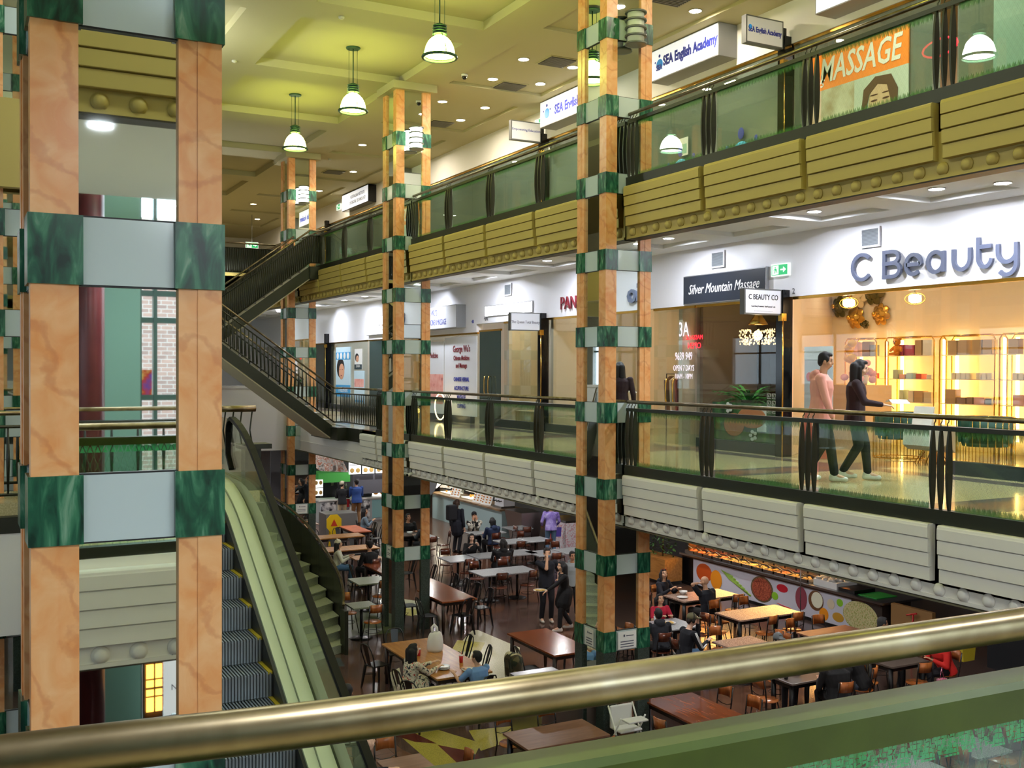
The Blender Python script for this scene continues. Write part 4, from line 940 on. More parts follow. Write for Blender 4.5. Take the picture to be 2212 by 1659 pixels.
t = thing('hanging_bulb', 'glowing bare filament bulb hanging in the top gallery cafe', 'light bulb', (14.4, 10.35, ZU+1.75)); MB().ell((0, 0, 0), (.06, .06, .08)).build('bulb', M('amber bulb', (255, 170, 90), .4, em=12, emc=(255, 130, 60)), t); MB().tube([(0, 0, .08), (0, 0, 1.8)], .006, 6).build('cord', INK, t)
t = thing('wall_plant', 'dark reddish dried bouquet by the price list in the top gallery cafe', 'plant', (16, 9.6, ZU+1.6)); m = MB()
for k in range(60): a, b = rnd.uniform(0, 6.28), rnd.uniform(-.5, 1.2); r = rnd.uniform(.1, .45); p = (r*math.cos(a)*math.cos(b), r*math.sin(a)*math.cos(b), r*math.sin(b)); m.ell(p, (.03, .03, .03), 5, 4)
m.build('leaves', M('dried leaf', (96, 60, 40), .8), t); MB().tube([(0, 0, 0), (0, 0, -.6)], .02, 6).build('stem', M('stem brown', (80, 60, 40), .8), t)
tag(MB().box((15.5, 9.9, ZU), (16.9, 13.0, ZU+.9)).build('counter', N('rustic counter', [(.4, (110, 84, 50)), (.6, (150, 116, 74))], 8, .6)), 'rustic brown counter inside the top gallery cafe', 'counter')
# ======================= ESCALATOR =======================
def ez(y): return -1.4+.6*(y-10.13)      # nosing line
t = thing('escalator', 'escalator with grooved grey steps and pale green side decks descending to the food court', 'escalator', (2.25, 9, ZF))
CREAMG = M('pale green-white enamel', (196, 206, 170), .3)
DKG = M('dark rubber', (12, 12, 11), .5); DKG.node_tree.nodes['Principled BSDF'].inputs['Specular IOR Level'].default_value = .15
STEPT = M('step tread aluminium', (78, 84, 88), .4, .5); STEPR = N('grooved riser aluminium', [(.42, (60, 66, 72)), (.5, (140, 148, 156))], 42, .4, 0, 0, (1, 0, 0), .4, kind='wave')
YELL = M('yellow step edge', (190, 170, 30), .5)
y0e, y1e = 5.05, 12.46
ns = int((y1e-y0e)/.4)+1
for k in range(ns):
    y = 5.2+k*.4; z = ez(y+.1)
    if z < ZF+.02: continue
    o = MB().box((1.78, y, z-.24), (2.70, y+.4, z-.02))
    o.cur = 1; nr = 30
    for i in range(nr): o.box((1.80+i*.03, y-.008, z-.235), (1.817+i*.03, y, z-.005))
    for i in range(nr): o.box((1.80+i*.03, y, z-.02), (1.815+i*.03, y+.4, z-.0))
    o.cur = 2; o.box((2.66, y-.002, z-.02), (2.70, y+.4, z+.004)).box((1.78, y-.002, z-.02), (1.81, y+.4, z+.004))
    o.build('step', [STEPT, M('step ridge', (150, 158, 166), .35, .6), YELL], t, world=True)
def epath(dz, x, ya=5.0, yb=15.0):
    pts = []
    n = 40
    for i in range(n+1):
        y = ya+(yb-ya)*i/n
        zz = min(ez(y), 0.0)
        # ease the knee at the head and the foot
        k = 1.0
        zl = ez(y); d = zl-0.0
        if abs(d) < .45: zz = 0-((.45-d)**2)/(4*.45) if d < .45 else 0
        zb = ZF
        if zl < zb+.3: zz = max(zb, zl)
        pts.append((x, y, min(zz, 0)+dz))
    return pts
def deck(x0, x1, dz0, dz1, mat, name):
    ps = epath(0, 0); rs = [[(x0, p[1], p[2]+dz0), (x1, p[1], p[2]+dz0), (x1, p[1], p[2]+dz1), (x0, p[1], p[2]+dz1)] for p in ps]
    return MB().rings(rs, True, False, False).build(name, mat, t, world=True)
for sgn, nm in ((1, ''), (-1, '')):
    f = (lambda x: x) if sgn > 0 else (lambda x: 4.48-x)
    a, b = sorted((f(2.70), f(2.74))); deck(a, b, -.2, .1, M('dark skirt steel', (58, 60, 56), .35, .6), 'skirt')
    a, b = sorted((f(2.73), f(2.83))); deck(a, b, -.3, .135, CREAMG, 'inner_deck')
    a, b = sorted((f(2.835), f(2.97))); deck(a, b, -.3, .17, CREAMG, 'side_deck')
    a, b = sorted((f(2.975), f(3.0))); deck(a, b, .1, .9, ESC_G, 'glass_balustrade')
    a, b = sorted((f(3.01), f(3.12))); deck(a, b, -.45, .12, M('outer deck', (120, 124, 112), .4), 'outer_deck')
    hp = epath(.93, f(2.985), 5.0, 12.9); hp = [p for p in hp]
    x = f(2.985)
    # turn the rail down at the head (newel)
    e = hp[-1]; hp += [(x, e[1]+.18*math.sin(q), e[2]-.18*(1-math.cos(q))) for q in (.5, 1, 1.57)]+[(x, e[1]+.18, e[2]-.45), (x, e[1]+.0, e[2]-.62)]
    rs = []
    for i, p in enumerate(hp):
        q0 = Vector(hp[max(i-1, 0)]); q1 = Vector(hp[min(i+1, len(hp)-1)]); d = (q1-q0).normalized(); nrm = Vector((0, -d.z, d.y))
        rs.append([Vector(p)+Vector((dx, 0, 0))+nrm*h for dx, h in ((-.04, -.02), (.04, -.02), (.045, .0), (.035, .022), (-.035, .022), (-.045, 0))])
    MB().rings(rs, True, False, False).build('moving_handrail', DKG, t, world=True)
    rs2 = [[Vector((p[0]+dx, p[1], p[2]-.028+dz)) for dx, dz in ((-.02, -.012), (.02, -.012), (.02, .012), (-.02, .012))] for p in epath(.93, x, 5.0, 12.9)]
    MB().rings(rs2, True, False, False).build('handrail_guide', STEEL, t, world=True)
deck(1.6, 2.95, -1.0, -.42, M('underside cladding', (200, 202, 190), .5), 'truss')
MB().box((1.78, 12.4, -.04), (2.7, 13.4, .0)).build('comb_plate', STEPT, t, world=True)
# ======================= CURVED STAIR =======================
RE = [(7.16, 21.1), (7.31, 21.55), (7.42, 22.07), (7.47, 22.6), (7.50, 23.2), (7.52, 23.85), (7.50, 24.45), (7.44, 25.0), (7.32, 25.5), (7.14, 26.0), (6.9, 26.45), (6.6, 26.9), (6.25, 27.3), (5.87, 27.65), (5.46, 27.98), (5.04, 28.28), (4.6, 28.55), (4.15, 28.8), (3.7, 29.03), (3.25, 29.25), (2.8, 29.45), (2.35, 29.65), (1.9, 29.83), (1.45, 30.0), (1.0, 30.15)]
LE = [(4.62+(3.75-4.62)*min(k/12, 1)-max(0, k-12)/12*2.75, 19.65+.27*k) for k in range(25)]
t = thing('curved_stair', 'curved pale terrazzo stair rising from the food court beyond the escalator', 'stair', (6.0, 22, ZF))
rise = 4.45/24
for k in range(24):
    z0 = ZF+k*rise; z1 = z0+rise; a, b, c, d = RE[k], RE[k+1], LE[k+1], LE[k]
    v = Vector((d[0]-a[0], d[1]-a[1])).normalized(); dn = Vector((-v.y, v.x))*-.025
    zb = max(ZF, z0-.45)
    m = MB().prism([a, b, c, d], 2, zb, z1-.03); m.prism([(a[0]-dn.x, a[1]-dn.y), b, c, (d[0]-dn.x, d[1]-dn.y)], 2, z1-.03, z1)
    m.build('step', TILE_T, t, world=True)
for path, dd in ((RE, .05), (LE, -.05)):
    rs = []; rl = []
    for i, (x, y) in enumerate(path):
        z = ZF+i*rise; a = path[max(i-1, 0)]; b = path[min(i+1, 24)]; v = Vector((b[0]-a[0], b[1]-a[1])).normalized(); x += v.y*dd; y -= v.x*dd; nx, ny = v.y*.02, -v.x*.02
        zb = max(ZF, z-.25)
        rs.append([(x-nx, y-ny, zb), (x+nx, y+ny, zb), (x+nx, y+ny, z+.9), (x-nx, y-ny, z+.9)]); rl.append((x, y, z+1.0))
    MB().rings(rs, True, False, False).build('solid_balustrade', MATS.get('dark olive slatted panel') or N('dark olive slatted panel', [(.45, (14, 15, 8)), (.55, (34, 36, 20))], 12, .4, 0, 0, (6, 6, 0), kind='wave'), t, world=True)
    MB().tube([Vector(p) for p in smooth(rl, 3)], .03, 10).build('handrail', BRASS, t, world=True)
    a = rs[0][0]; MB().box((a[0]-.03, a[1]-.22, ZF), (a[0]+.05, a[1]+.05, ZF+.92)).build('newel', OLIVE, t, world=True)
# ======================= STRAIGHT FLIGHTS =======================
def flight(label, x0, z0, x1, z1, ya, yb, n, dark=False):
    t = thing('stair_flight', label, 'stair', (x0, ya, z0))
    dx = (x1-x0)/n; dz = (z1-z0)/n
    for k in range(n):
        a, b = sorted((x0+k*dx, x0+(k+1)*dx))
        MB().box((a-.02, ya+.06, z0+k*dz-.06), (b+.02, yb-.06, z0+(k+1)*dz)).build('step', M('pale stone step', (176, 170, 158), .5), t, world=True)
    for y in (ya, yb):
        poly = [(x0, z0-.32), (x0, z0+.02), (x1, z1+.02), (x1, z1-.32)]
        MB().prism([(p[0], p[1]) for p in poly], 1, y-.03, y+.03).build('stringer', OLIVE, t, world=True)
    MB().prism([(x0, z0-.36), (x0, z0-.3), (x1, z1-.3), (x1, z1-.36)], 1, ya, yb).build('soffit', M('cream stair soffit', (190, 180, 150), .6), t, world=True)
    return t
flight('lower stair flight from the middle gallery up to the half landing', 8.9, 0, 5.9, 2.22, 27.0, 28.6, 12)
flight('upper dark stair flight from the half landing to the top gallery', 5.9, 2.22, 8.9, 4.45, 29.0, 30.6, 12)
struct('trim_30', MB().box((8.85, 26.4, -.34), (9.3, 28.7, -.001)).box((9.1, 25.4, -.34), (9.3, 26.4, -.001)), OLIVE)
struct('floor', MB().box((4.2, 26.9, 1.98), (5.92, 30.7, 2.22)), TILE_T)
struct('floor', MB().box((8.88, 28.9, 4.1), (9.3, 30.8, 4.45)), OLIVE)
struct('floor', MB().box((8.9, 26.9, -.3), (9.3, 28.8, 0)), FLOOR_M)
bars('olive bar rail with brass handrail on the near side of the lower stair flight', [(8.95, 26.98), (5.9, 26.98), (4.3, 26.98)], [0.0, 2.2, 2.24], .125)
bars('olive bar rail with brass handrail on the far side of the lower stair flight', [(8.6, 28.62), (5.9, 28.62)], [.22, 2.2], .125)
bars('short olive bar rail at the stair foot', [(8.95, 26.98), (9.2, 26.98)], [0, 0], .1)
bars('dark bar rail with brass handrail along the near side of the upper stair flight', [(5.9, 28.98), (8.9, 28.98), (9.25, 28.98)], [2.24, 4.45, 4.45], .07, solid=True)
bars('dark bar rail with brass handrail along the far side of the upper stair flight', [(5.9, 30.62), (8.9, 30.62)], [2.24, 4.45], .07, solid=True)
bars('dark bar rail of the top gallery behind the upper stair flight', [(4.0, 33.0), (9.0, 33.0)], [4.45, 4.45], .07, solid=True)
# ======================= BEAUTY SHOP =======================
def rack(label, y0, y1):
    t = thing('gold_shelf_rack', label, 'shelf', (16.75, (y0+y1)/2, 0))
    L = (y1-y0)/2
    for dy in (-L, L):
        for dx in (-.17, .17): MB().tube([(dx, dy, 0), (dx, dy, 2.12), (dx, dy*(1-.06/L), 2.2), (dx, 0, 2.2)], .016, 8).build('frame_tube', GOLD, t)
    for z in (.5, .92, 1.38, 1.84): MB().box((-.17, -L, z-.015), (.17, L, z)).build('shelf_board', M('white shelf', (240, 228, 205), .3), t)
    MB().box((.2, -L+.05, .25), (.23, -L+.11, 2.15)).build('light_strip', WARM, t)
    MB().box((.2, L-.11, .25), (.23, L-.05, 2.15)).build('light_strip', WARM, t)
    return t
RK = [(15.36, 16.2), (13.93, 15.12), (12.6, 13.8), (11.3, 12.5), (9.9, 11.2), (8.5, 9.8)]
ranks = ['leftmost', 'second from the left', 'third from the left', 'fourth from the left', 'fifth from the left', 'outside the frame']
for (a, b), r_ in zip(RK, ranks): rack('gold framed glowing shelf rack in the beauty shop, '+r_, a, b)
PC = [M('box tint %d' % i, c, .5) for i, c in enumerate([(216, 200, 170), (230, 222, 206), (186, 156, 120), (206, 80, 76), (150, 160, 180), (226, 180, 180), (236, 232, 224), (140, 110, 90), (180, 206, 200), (176, 60, 90)])]
def small_box(label, grp, x, y, z, w, d, h, mat):
    return tag(bevel(MB().box((-d/2, -w/2, 0), (d/2, w/2, h)).build('product_box', mat, None, (x, y, z)), .004, 1), label, 'box', grp)
for ri, (a, b) in enumerate(RK[:5]):
    for zi, z in enumerate((1.84, 1.38, .92)):
        y = a+.08; sz = 'top shelf second shelf third shelf'.split(' shelf')[zi].strip()
        lab = '%s cosmetics box on the %s shelf of the gold rack, %s' % (('patterned', 'small', 'pastel')[zi], sz, ranks[ri])
        if ri == 0 and zi == 2: continue
        while y < b-.14:
            w_ = rnd.uniform(.1, .24) if zi != 1 else rnd.uniform(.06, .16); h_ = rnd.uniform(.1, .3) if zi == 2 else (rnd.uniform(.2, .3) if zi == 0 else rnd.uniform(.08, .2))
            if ri >= 2 and zi == 0: mt = PC[2]; w_ = .2; h_ = .27
            elif ri >= 2 and zi == 1: mt = PC[1]; w_ = .09; h_ = .12
            else: mt = rnd.choice(PC)
            if y+w_ > b-.05: break
            small_box(lab, 'boxes on the %s shelf, rack %s' % (sz, ranks[ri]), 16.68, y+w_/2, z, w_, .16, h_, mt)
            y += w_+rnd.choice((.02, .03, .12))
# toy bear
t = thing('toy_bear', 'orange toy bear sitting on the top shelf of the second gold rack', 'toy', (16.62, 14.85, 1.84)); OB = M('orange plush', (226, 140, 30), .8)
MB().ell((0, 0, .11), (.07, .09, .11)).ell((-.02, 0, .27), (.07, .08, .075)).ell((0, .07, .335), (.025, .03, .03)).ell((0, -.07, .335), (.025, .03, .03)).cap((0, .08, .17), (-.05, .13, .1), .03, .03).cap((0, -.08, .17), (-.05, -.13, .1), .03, .03).cap((-.02, .05, .04), (-.12, .08, .03), .035, .03).cap((-.02, -.05, .04), (-.12, -.08, .03), .035, .03).build('body', OB, t)
MB().ell((-.085, .03, .285), (.01, .01, .01), 6, 4).ell((-.085, -.03, .285), (.01, .01, .01), 6, 4).ell((-.09, 0, .25), (.015, .015, .012), 6, 4).build('eyes_and_nose', INK, t)
# wall flowers
def wflower(label, y, z, r, mat):
    t = thing('paper_flower', label, 'wall flower', (17.15, y, z)); m = MB()
    for ring, (rr, n, tilt) in enumerate(((r, 7, .35), (r*.7, 6, .7), (r*.42, 5, 1.0))):
        for k in range(n):
            a = 2*PI*k/n+ring*.4; rot = Matrix.Rotation(a, 3, 'X') @ Matrix.Rotation(tilt, 3, 'Y')
            c = Vector((-.05-.06*ring, 0, 0))+Matrix.Rotation(a, 3, 'X') @ Vector((0, 0, rr*.55)); m.ell(c, (.015, rr*.36, rr*.45), 10, 6, rot)
    m.build('petals', mat, t); MB().ell((-.2*r/.2*.9, 0, 0), (.05, r*.2, r*.2)).build('centre', GOLD, t)
FG = M('dark green-gold foil', (84, 78, 50), .35, .7); FO = M('gold foil', (186, 142, 62), .3, .8); FC = M('cream paper', (226, 204, 172), .7)
for l, y, z, r, mt in (('dark green-gold paper flower, left one on the shop wall', 16.9, 2.94, .26, FG), ('gold foil paper flower in the middle of the shop wall', 16.45, 2.68, .26, FO), ('gold paper rose, right one on the shop wall', 15.75, 2.72, .25, FO), ('tiny dark flower between the two gold paper flowers', 16.15, 2.52, .1, FG), ('dark paper flower at the top under the window head', 15.95, 3.2, .3, FG), ('cream paper flower partly hidden at the window top', 16.4, 3.15, .3, FC)): wflower(l, y, z, r, mt)
for l, x, y, z in (('glowing wire cage lamp, left of the two in the beauty shop', 14.2, 13.8, 2.75), ('glowing wire cage lamp, right of the two in the beauty shop', 14.2, 12.33, 2.74)):
    t = thing('cage_lamp', l, 'pendant lamp', (x, y, z)); MB().lathe([(.05, -.07), (.1, -.05), (.1, .05), (.05, .07)], (0, 0, 0), 14).build('glass', M('warm lamp glass', (255, 236, 210), .4, em=16, emc=(255, 214, 170)), t)
    m = MB()
    for k in range(3): m.tube([(.17*math.cos(a*PI/8)*math.cos(k), .17*math.cos(a*PI/8)*math.sin(k), .1*math.sin(a*PI/8)) for a in range(16)], .006, 5, closed=True)
    m.build('wire_cage', GOLD, t); MB().tube([(0, 0, .07), (0, 0, 1.2)], .006, 6).build('cord', INK, t)
VEL = M('dark green velvet', (10, 70, 56), .7)
def tub(label, x, y, rz):
    t = thing('tub_chair', label, 'armchair', (x, y, 0), rz)
    rs = []
    MB().lathe([(.02, .34), (.34, .34), (.36, .4), (.34, .47), (.02, .48)], (0, 0, 0), 24).build('seat', VEL, t)
    pts = [(.4*math.cos(a), .4*math.sin(a)) for a in [R(20+16*k) for k in range(21)]]
    rs = [[(p[0]*.9, p[1]*.9, .4), (p[0], p[1], .4), (p[0]*1.04, p[1]*1.04, .78), (p[0]*.92, p[1]*.92, .8)] for p in pts]; MB().rings(rs, True, False, True).build('backrest', VEL, t)
    m = MB()
    for k in range(24): a = 2*PI*k/24; m.tube([(.43*math.cos(a), .43*math.sin(a), .02), (.43*math.cos(a), .43*math.sin(a), .8 if 20 < math.degrees(a) < 340 else .4)], .007, 5)
    m.tube([(.43*math.cos(a*PI/12), .43*math.sin(a*PI/12), .02) for a in range(24)], .009, 5, closed=True); m.tube([(p[0]*1.075, p[1]*1.075, .8) for p in pts], .01, 5); m.build('gold_cage', GOLD, t)
tub('green velvet tub chair with gold wire cage, left one in the beauty shop', 14.6, 13.0, PI); tub('green velvet tub chair with gold wire cage, right one in the beauty shop', 14.4, 11.1, PI*.9)
t = thing('side_table', 'small gold wire table draped with a white cloth between the green chairs', 'table', (14.3, 12.05, 0)); MB().lathe([(.3, .56), (.3, .58)], (0, 0, 0), 24).build('table_top', PAPER, t)
m = MB()
for k in range(10): a = 2*PI*k/10; m.tube([(.28*math.cos(a), .28*math.sin(a), .56), (.1*math.cos(a+.5), .1*math.sin(a+.5), .3), (.26*math.cos(a+1), .26*math.sin(a+1), 0)], .008, 5)
m.build('wire_base', GOLD, t)
tag(MB().prism([(-.33, .3), (-.2, .22), (0, .34), (.2, .18), (.33, .4), (.31, .59), (-.31, .59)], 1, -.31, .31).build('cloth', M('white lace cloth', (226, 226, 220), .8), None, (14.3, 12.05, .002)), 'white lace cloth hanging over the small gold table', 'cloth')
t = thing('display_counter', 'white marble counter with a warm glowing foot at the right frame edge', 'counter', (15.4, 9.6, 0)); MB().box((-.3, -1.2, .12), (.3, 1.0, .82)).build('body', N('white marble', [(.4, (226, 220, 210)), (.6, (200, 190, 180))], 3, .2, 6, 1.5), t); MB().box((-.34, -1.24, .82), (.34, 1.04, .86)).build('top', M('cream top', (230, 216, 190), .3), t); MB().box((-.28, -1.15, .0), (-.24, .95, .1)).build('light_strip', WARM, t)
for k in range(5): tag(MB().prism([(-.05, 0), (.05, 0), (.0, .2), (-.01, .2)], 1, -.07, .07).build('price_card', PAPER, None, (15.25, 8.9+k*.35, .86)), 'small framed price card standing on the marble counter', 'card', 'price cards on the counter')
t = thing('sign_board', 'white framed menu stand on the small gold table', 'sign', (14.25, 12.2, .595)); MB().prism([(-.03, 0), (.04, 0), (.06, .34), (.04, .34)], 1, -.2, .2).build('board', PAPER, t)
# left poster and reception of the beauty shop
t = thing('banner_poster', 'tall salmon and grey beauty banner with a dark-haired portrait beside the black fin', 'poster', (XS+.3, 13.62, .0))
MB().box((0, -.34, 0), (.015, .34, .8)).build('salmon_half', M('salmon print', (236, 128, 110), .5), t); MB().box((0, -.34, .8), (.015, .34, 1.95)).build('grey_half', M('light grey print', (206, 204, 206), .5), t); MB().box((-.006, -.34, 1.72), (0.0, .34, 1.95)).build('header', PAPER, t)
MB().ell((-.004, -.05, 1.2), (.004, .12, .2), 14, 10).build('face', MATS['printed skin pale'], t); MB().ell((.0, -.02, 1.26), (.0035, .17, .27), 14, 10).build('hair', INK, t); MB().ell((-.006, .22, 1.42), (.003, .07, .08), 12, 8).build('red_dot', M('coral dot', (226, 90, 80), .5), t)
for k in range(3): text('line', ('Organic', 'facial', 'care')[k], .11, (XS+.285, 13.62, .85-k*.14), rz=RZ, mat=PAPER, parent=t, align='CENTER', ext=.001)
tag(MB().box((15.5, 14.7, 0), (16.3, 15.6, 1.25)).build('reception_desk', M('pale pink desk', (226, 200, 186), .5)), 'pale pink reception desk behind the walking couple', 'desk')
t = thing('flower_arrangement', 'pink and yellow flower arrangement with a portrait card on the reception desk', 'flowers', (15.9, 15.1, 1.25)); m = MB(); m2 = MB()
for k in range(16): p = (rnd.uniform(-.2, .2), rnd.uniform(-.35, .4), rnd.uniform(.1, .45)); m.ell(p, (.08, .08, .07), 8, 6)
for k in range(7): p = (rnd.uniform(-.1, .1), rnd.uniform(.2, .45), rnd.uniform(.5, .9)); m2.ell(p, (.09, .09, .08), 8, 6)
m.build('pink_blooms', M('pink petals', (226, 160, 160), .7), t); m2.build('yellow_blooms', M('yellow petals', (226, 180, 70), .7), t); MB().lathe([(.1, 0), (.14, .15), (.12, .2)], (0, 0, 0), 14).build('vase', M('vase white', (220, 214, 206), .3), t)
# ======================= MASSAGE, FASHION =======================
t = thing('crystal_lamp', 'glowing crystal drum lamp hanging under a gold cone in the massage shop', 'pendant lamp', (14.1, 16.1, 2.25))
MB().lathe([(.05, .42), (.2, .2), (.19, .19), (.04, .41)], (0, 0, 0), 20, cap=False).build('gold_cone', GOLD, t); MB().tube([(0, 0, .4), (0, 0, 1.7)], .006, 5).build('cord', INK, t)
m = MB(); 
for k in range(220): a = rnd.uniform(0, 6.28); r_ = rnd.uniform(.22, .36); m.ell((r_*math.cos(a), r_*math.sin(a), rnd.uniform(-.2, .1)), (.014, .014, .02), 5, 3)
o = m.build('crystals', M('crystal beads', (255, 226, 180), .2, em=.7, emc=(255, 216, 160)), t); o['kind'] = 'stuff'
MB().ell((0, 0, -.02), (.09, .09, .1)).build('bulb', M('warm bulb', (255, 230, 190), .4, em=25, emc=(255, 214, 160)), t)
FERN = M('bright fern green', (44, 150, 60), .5)
def fern(name, label, x, y, z, s, n=34, mat=FERN, pot=True, cat='plant', up=.9):
    t = thing(name, label, cat, (x, y, z)); m = MB()
    for k in range(n):
        a = rnd.uniform(0, 6.28); L = s*rnd.uniform(.7, 1.1); e = rnd.uniform(.5, 1.2)*up; d = Vector((math.cos(a), math.sin(a), 0)); side = Vector((-d.y, d.x, 0)); prev = None; pts = []
        for i in range(7):
            f = i/6; p = d*(L*f*math.cos(e)*(1+.2*f))+Vector((0, 0, .12+L*f*math.sin(e)-L*.45*f*f)); pts.append(p)
        for i in range(6):
            w0 = .035*s*math.sin(PI*(i+.3)/6.6)+.004; w1 = .035*s*math.sin(PI*(i+1.3)/6.6) if i < 5 else .002
            m.add([pts[i]-side*w0, pts[i]+side*w0, pts[i+1]+side*w1, pts[i+1]-side*w1], [(0, 1, 2, 3)])
            if i > 0:
                for sg in (-1, 1): m.add([pts[i], pts[i]+side*sg*.16*s*math.sin(PI*i/6)+d*.03, pts[i]+d*.07*s+Vector((0, 0, .01))], [(0, 1, 2)])
    m.build('fronds', mat, t)
    if pot: MB().lathe([(.1, -.1), (.15, .22), (.14, .24), (.1, .2)], (0, 0, 0), 16).build('pot', M('dark pot', (60, 50, 44), .5), t)
    return t
fern('fern_plant', 'bright green fern on a pale stand inside the massage shop window', 13.75, 15.95, .72, .95)
tag(MB().lathe([(.16, 0), (.12, .05), (.12, .55), (.17, .62)], (13.75, 15.95, 0), 18).build('plant_stand', M('pale plant stand', (150, 140, 124), .5)), 'pale round stand under the fern in the massage shop window', 'stand')
fern('potted_palm', 'small green potted palm in the fashion shop window', 13.7, 21.65, .1, .95, 24, M('palm green', (96, 140, 60), .5))
t = thing('window_vinyl', 'printed window picture of a relaxing face with white blossoms low on the massage glass', 'poster', (XS+.09, 15.3, .2))
MB().box((0, -.95, .0), (.012, .95, .72)).build('leafy_ground', N('green leafy print', [(.35, (26, 60, 36)), (.6, (60, 110, 56)), (.75, (110, 140, 70))], 6, .5), t); MB().ell((-.006, .3, .3), (.004, .3, .22), 16, 10).build('face', M('printed tan skin', (196, 118, 74), .5), t); MB().ell((-.006, -.2, .45), (.0035, .4, .2), 16, 10).build('shoulder', MATS['printed tan skin'], t)
m = MB()
for cx, cz in ((-.25, .12), (.45, .62)):
    for k in range(5): a = 2*PI*k/5; m.ell((-.012, cx+.07*math.cos(a), cz+.07*math.sin(a)), (.003, .05, .035), 8, 6)
m.build('white_blossoms', PAPER, t); MB().box((-.006, -.6, .2), (-.002, -.35, .65)).build('white_towel', PAPER, t)
t = thing('key_pattern_sticker', 'white greek key pattern sticker low at the right of the massage glass', 'sticker', (XS+.08, 14.5, .75)); m = MB()
for i in range(3):
    for j in range(3):
        oy, oz = -.18+i*.13, j*.13
        for a, b in (((0, 0), (.1, .012)), ((.088, 0), (.1, .1)), ((0, .088), (.1, .1)), ((0, .03), (.012, .1)), ((.03, .03), (.07, .042)), ((.06, .03), (.07, .07))): m.box((0, oy+a[0], oz+a[1]), (.004, oy+b[0], oz+b[1]))
m.build('pattern', PAPER, t)
tag(MB().box((13.6, 17.2, 0), (16.2, 17.3, 3.5)).build('partition_screen', M('taupe screen', (120, 104, 90), .6)), 'taupe partition screen deep inside the massage shop', 'screen'); tag(MB().box((15.0, 16.75, 0), (15.8, 17.15, 2.6)).build('cabinet', M('dark brown cabinet', (52, 38, 30), .4)), 'dark brown cabinet inside the massage shop', 'cabinet')
t = thing('clothes_rail', 'clothes rail with pink and dark garments inside the fashion shop door', 'clothes rail', (14.6, 18.9, 0)); m = MB().tube([(0, -.7, 0), (0, -.7, 1.45), (0, .9, 1.45), (0, .9, 0)], .015, 8); m.build('rail', BLACKM, t)
for k, c in enumerate([(60, 40, 40), (150, 60, 60), (190, 150, 130), (50, 44, 44), (120, 44, 54), (200, 180, 160), (90, 60, 50)]):
    g = thing('hanging_garment', '%s garment on the clothes rail' % ['dark brown', 'brick red', 'beige', 'black', 'crimson', 'cream', 'brown'][k], 'clothing', (14.6, 18.4+k*.2, 0)); MB().prism([(-.2, 1.3), (-.05, 1.4), (.05, 1.4), (.2, 1.3), (.16, .5), (-.16, .5)], 1, -.03, .03).build('cloth', M('garment %d' % k, c, .8), g); MB().tube([(0, 0, 1.4), (0, 0, 1.47)], .005, 5).build('hook', STEEL, g)
t = thing('mannequin', 'headless mannequin in a white top with a dark red sleeve in the fashion shop window', 'mannequin', (13.8, 20.6, .0)); MB().lathe([(.11, .85), (.16, .95), (.12, 1.15), (.17, 1.35), (.16, 1.45), (.06, 1.52), (.05, 1.62)], (0, 0, 0), 18, sx=.7).build('torso', M('mannequin white', (222, 216, 206), .5), t); MB().cap((-.0, .17, 1.4), (-.05, .24, 1.1), .05, .04).cap((-.05, .24, 1.1), (-.12, .2, .9), .045, .04).cap((0, -.17, 1.4), (-.05, -.24, 1.1), .05, .04).build('red_sleeve', M('maroon knit', (120, 24, 36), .8), t); MB().tube([(0, 0, 0), (0, 0, .9)], .02, 8).lathe([(.2, 0), (.2, .02)], (0, 0, 0), 18).build('stand', STEEL, t)
# ======================= FOOD COURT COUNTERS =======================
PT = (18.05, 16.5, 23.7)
t = thing('food_counter', 'long food stall counter with a vegetable picture front and a hot display', 'counter', (PT[0], PT[1], ZF))
L = PT[2]-PT[1]
MB().box((.0, .9, .08), (.9, 6.7, .77)).build('picture_front', M('pale lilac panel', (206, 206, 220), .35), t); MB().box((-.02, .9, 0), (.9, L, .08)).build('kick', BLACKM, t); MB().box((0, 6.7, .08), (.9, L, .78)).build('dark_end', BLACKM, t)
MB().box((-.1, -.1, .83), (1.2, L, .88)).build('counter_top', STEEL, t); MB().box((-.05, .0, .78), (.9, L, .83)).build('timber_edge', N('dark timber', [(.4, (52, 32, 24)), (.6, (76, 48, 34))], 3, .4), t)
def pic(y, z, w, h, mat, name='printed_food'): return MB().ell((-.003, y-PT[1], z), (.005, w, h), 20, 12).build(name, mat, t)
PUM = M('pumpkin orange print', (204, 84, 30), .4); PUL = M('pumpkin flesh print', (240, 150, 30), .4); OKR = M('okra green print', (140, 176, 64), .4); BEA = N('bean red print', [(.4, (120, 40, 30)), (.6, (190, 100, 70))], 40, .4); LIME = M('lime print', (140, 200, 50), .4); ONI = M('onion print', (150, 70, 84), .4); COC = M('coconut print', (240, 240, 214), .4); GIN = M('ginger print', (200, 150, 50), .4); RICE = N('rice print', [(.35, (150, 150, 60)), (.55, (216, 210, 160)), (.75, (190, 120, 60))], 26, .4); CHI = M('chilli print', (206, 30, 50), .4)
for y, z, w_, h_, mt in ((22.72, .46, .34, .25, PUM), (20.4, .44, .42, .33, M('bowl rim print', (110, 90, 60), .4)), (19.66, .6, .2, .1, CHI), (19.92, .36, .12, .1, LIME), (19.0, .48, .2, .28, ONI), (18.51, .52, .25, .24, M('coconut shell print', (120, 80, 50), .4)), (18.25, .25, .15, .15, PUL), (18.03, .53, .12, .12, M('garlic print', (220, 206, 180), .4)), (17.75, .62, .1, .09, LIME), (17.8, .27, .18, .11, GIN)): pic(y, z, w_, h_, mt)
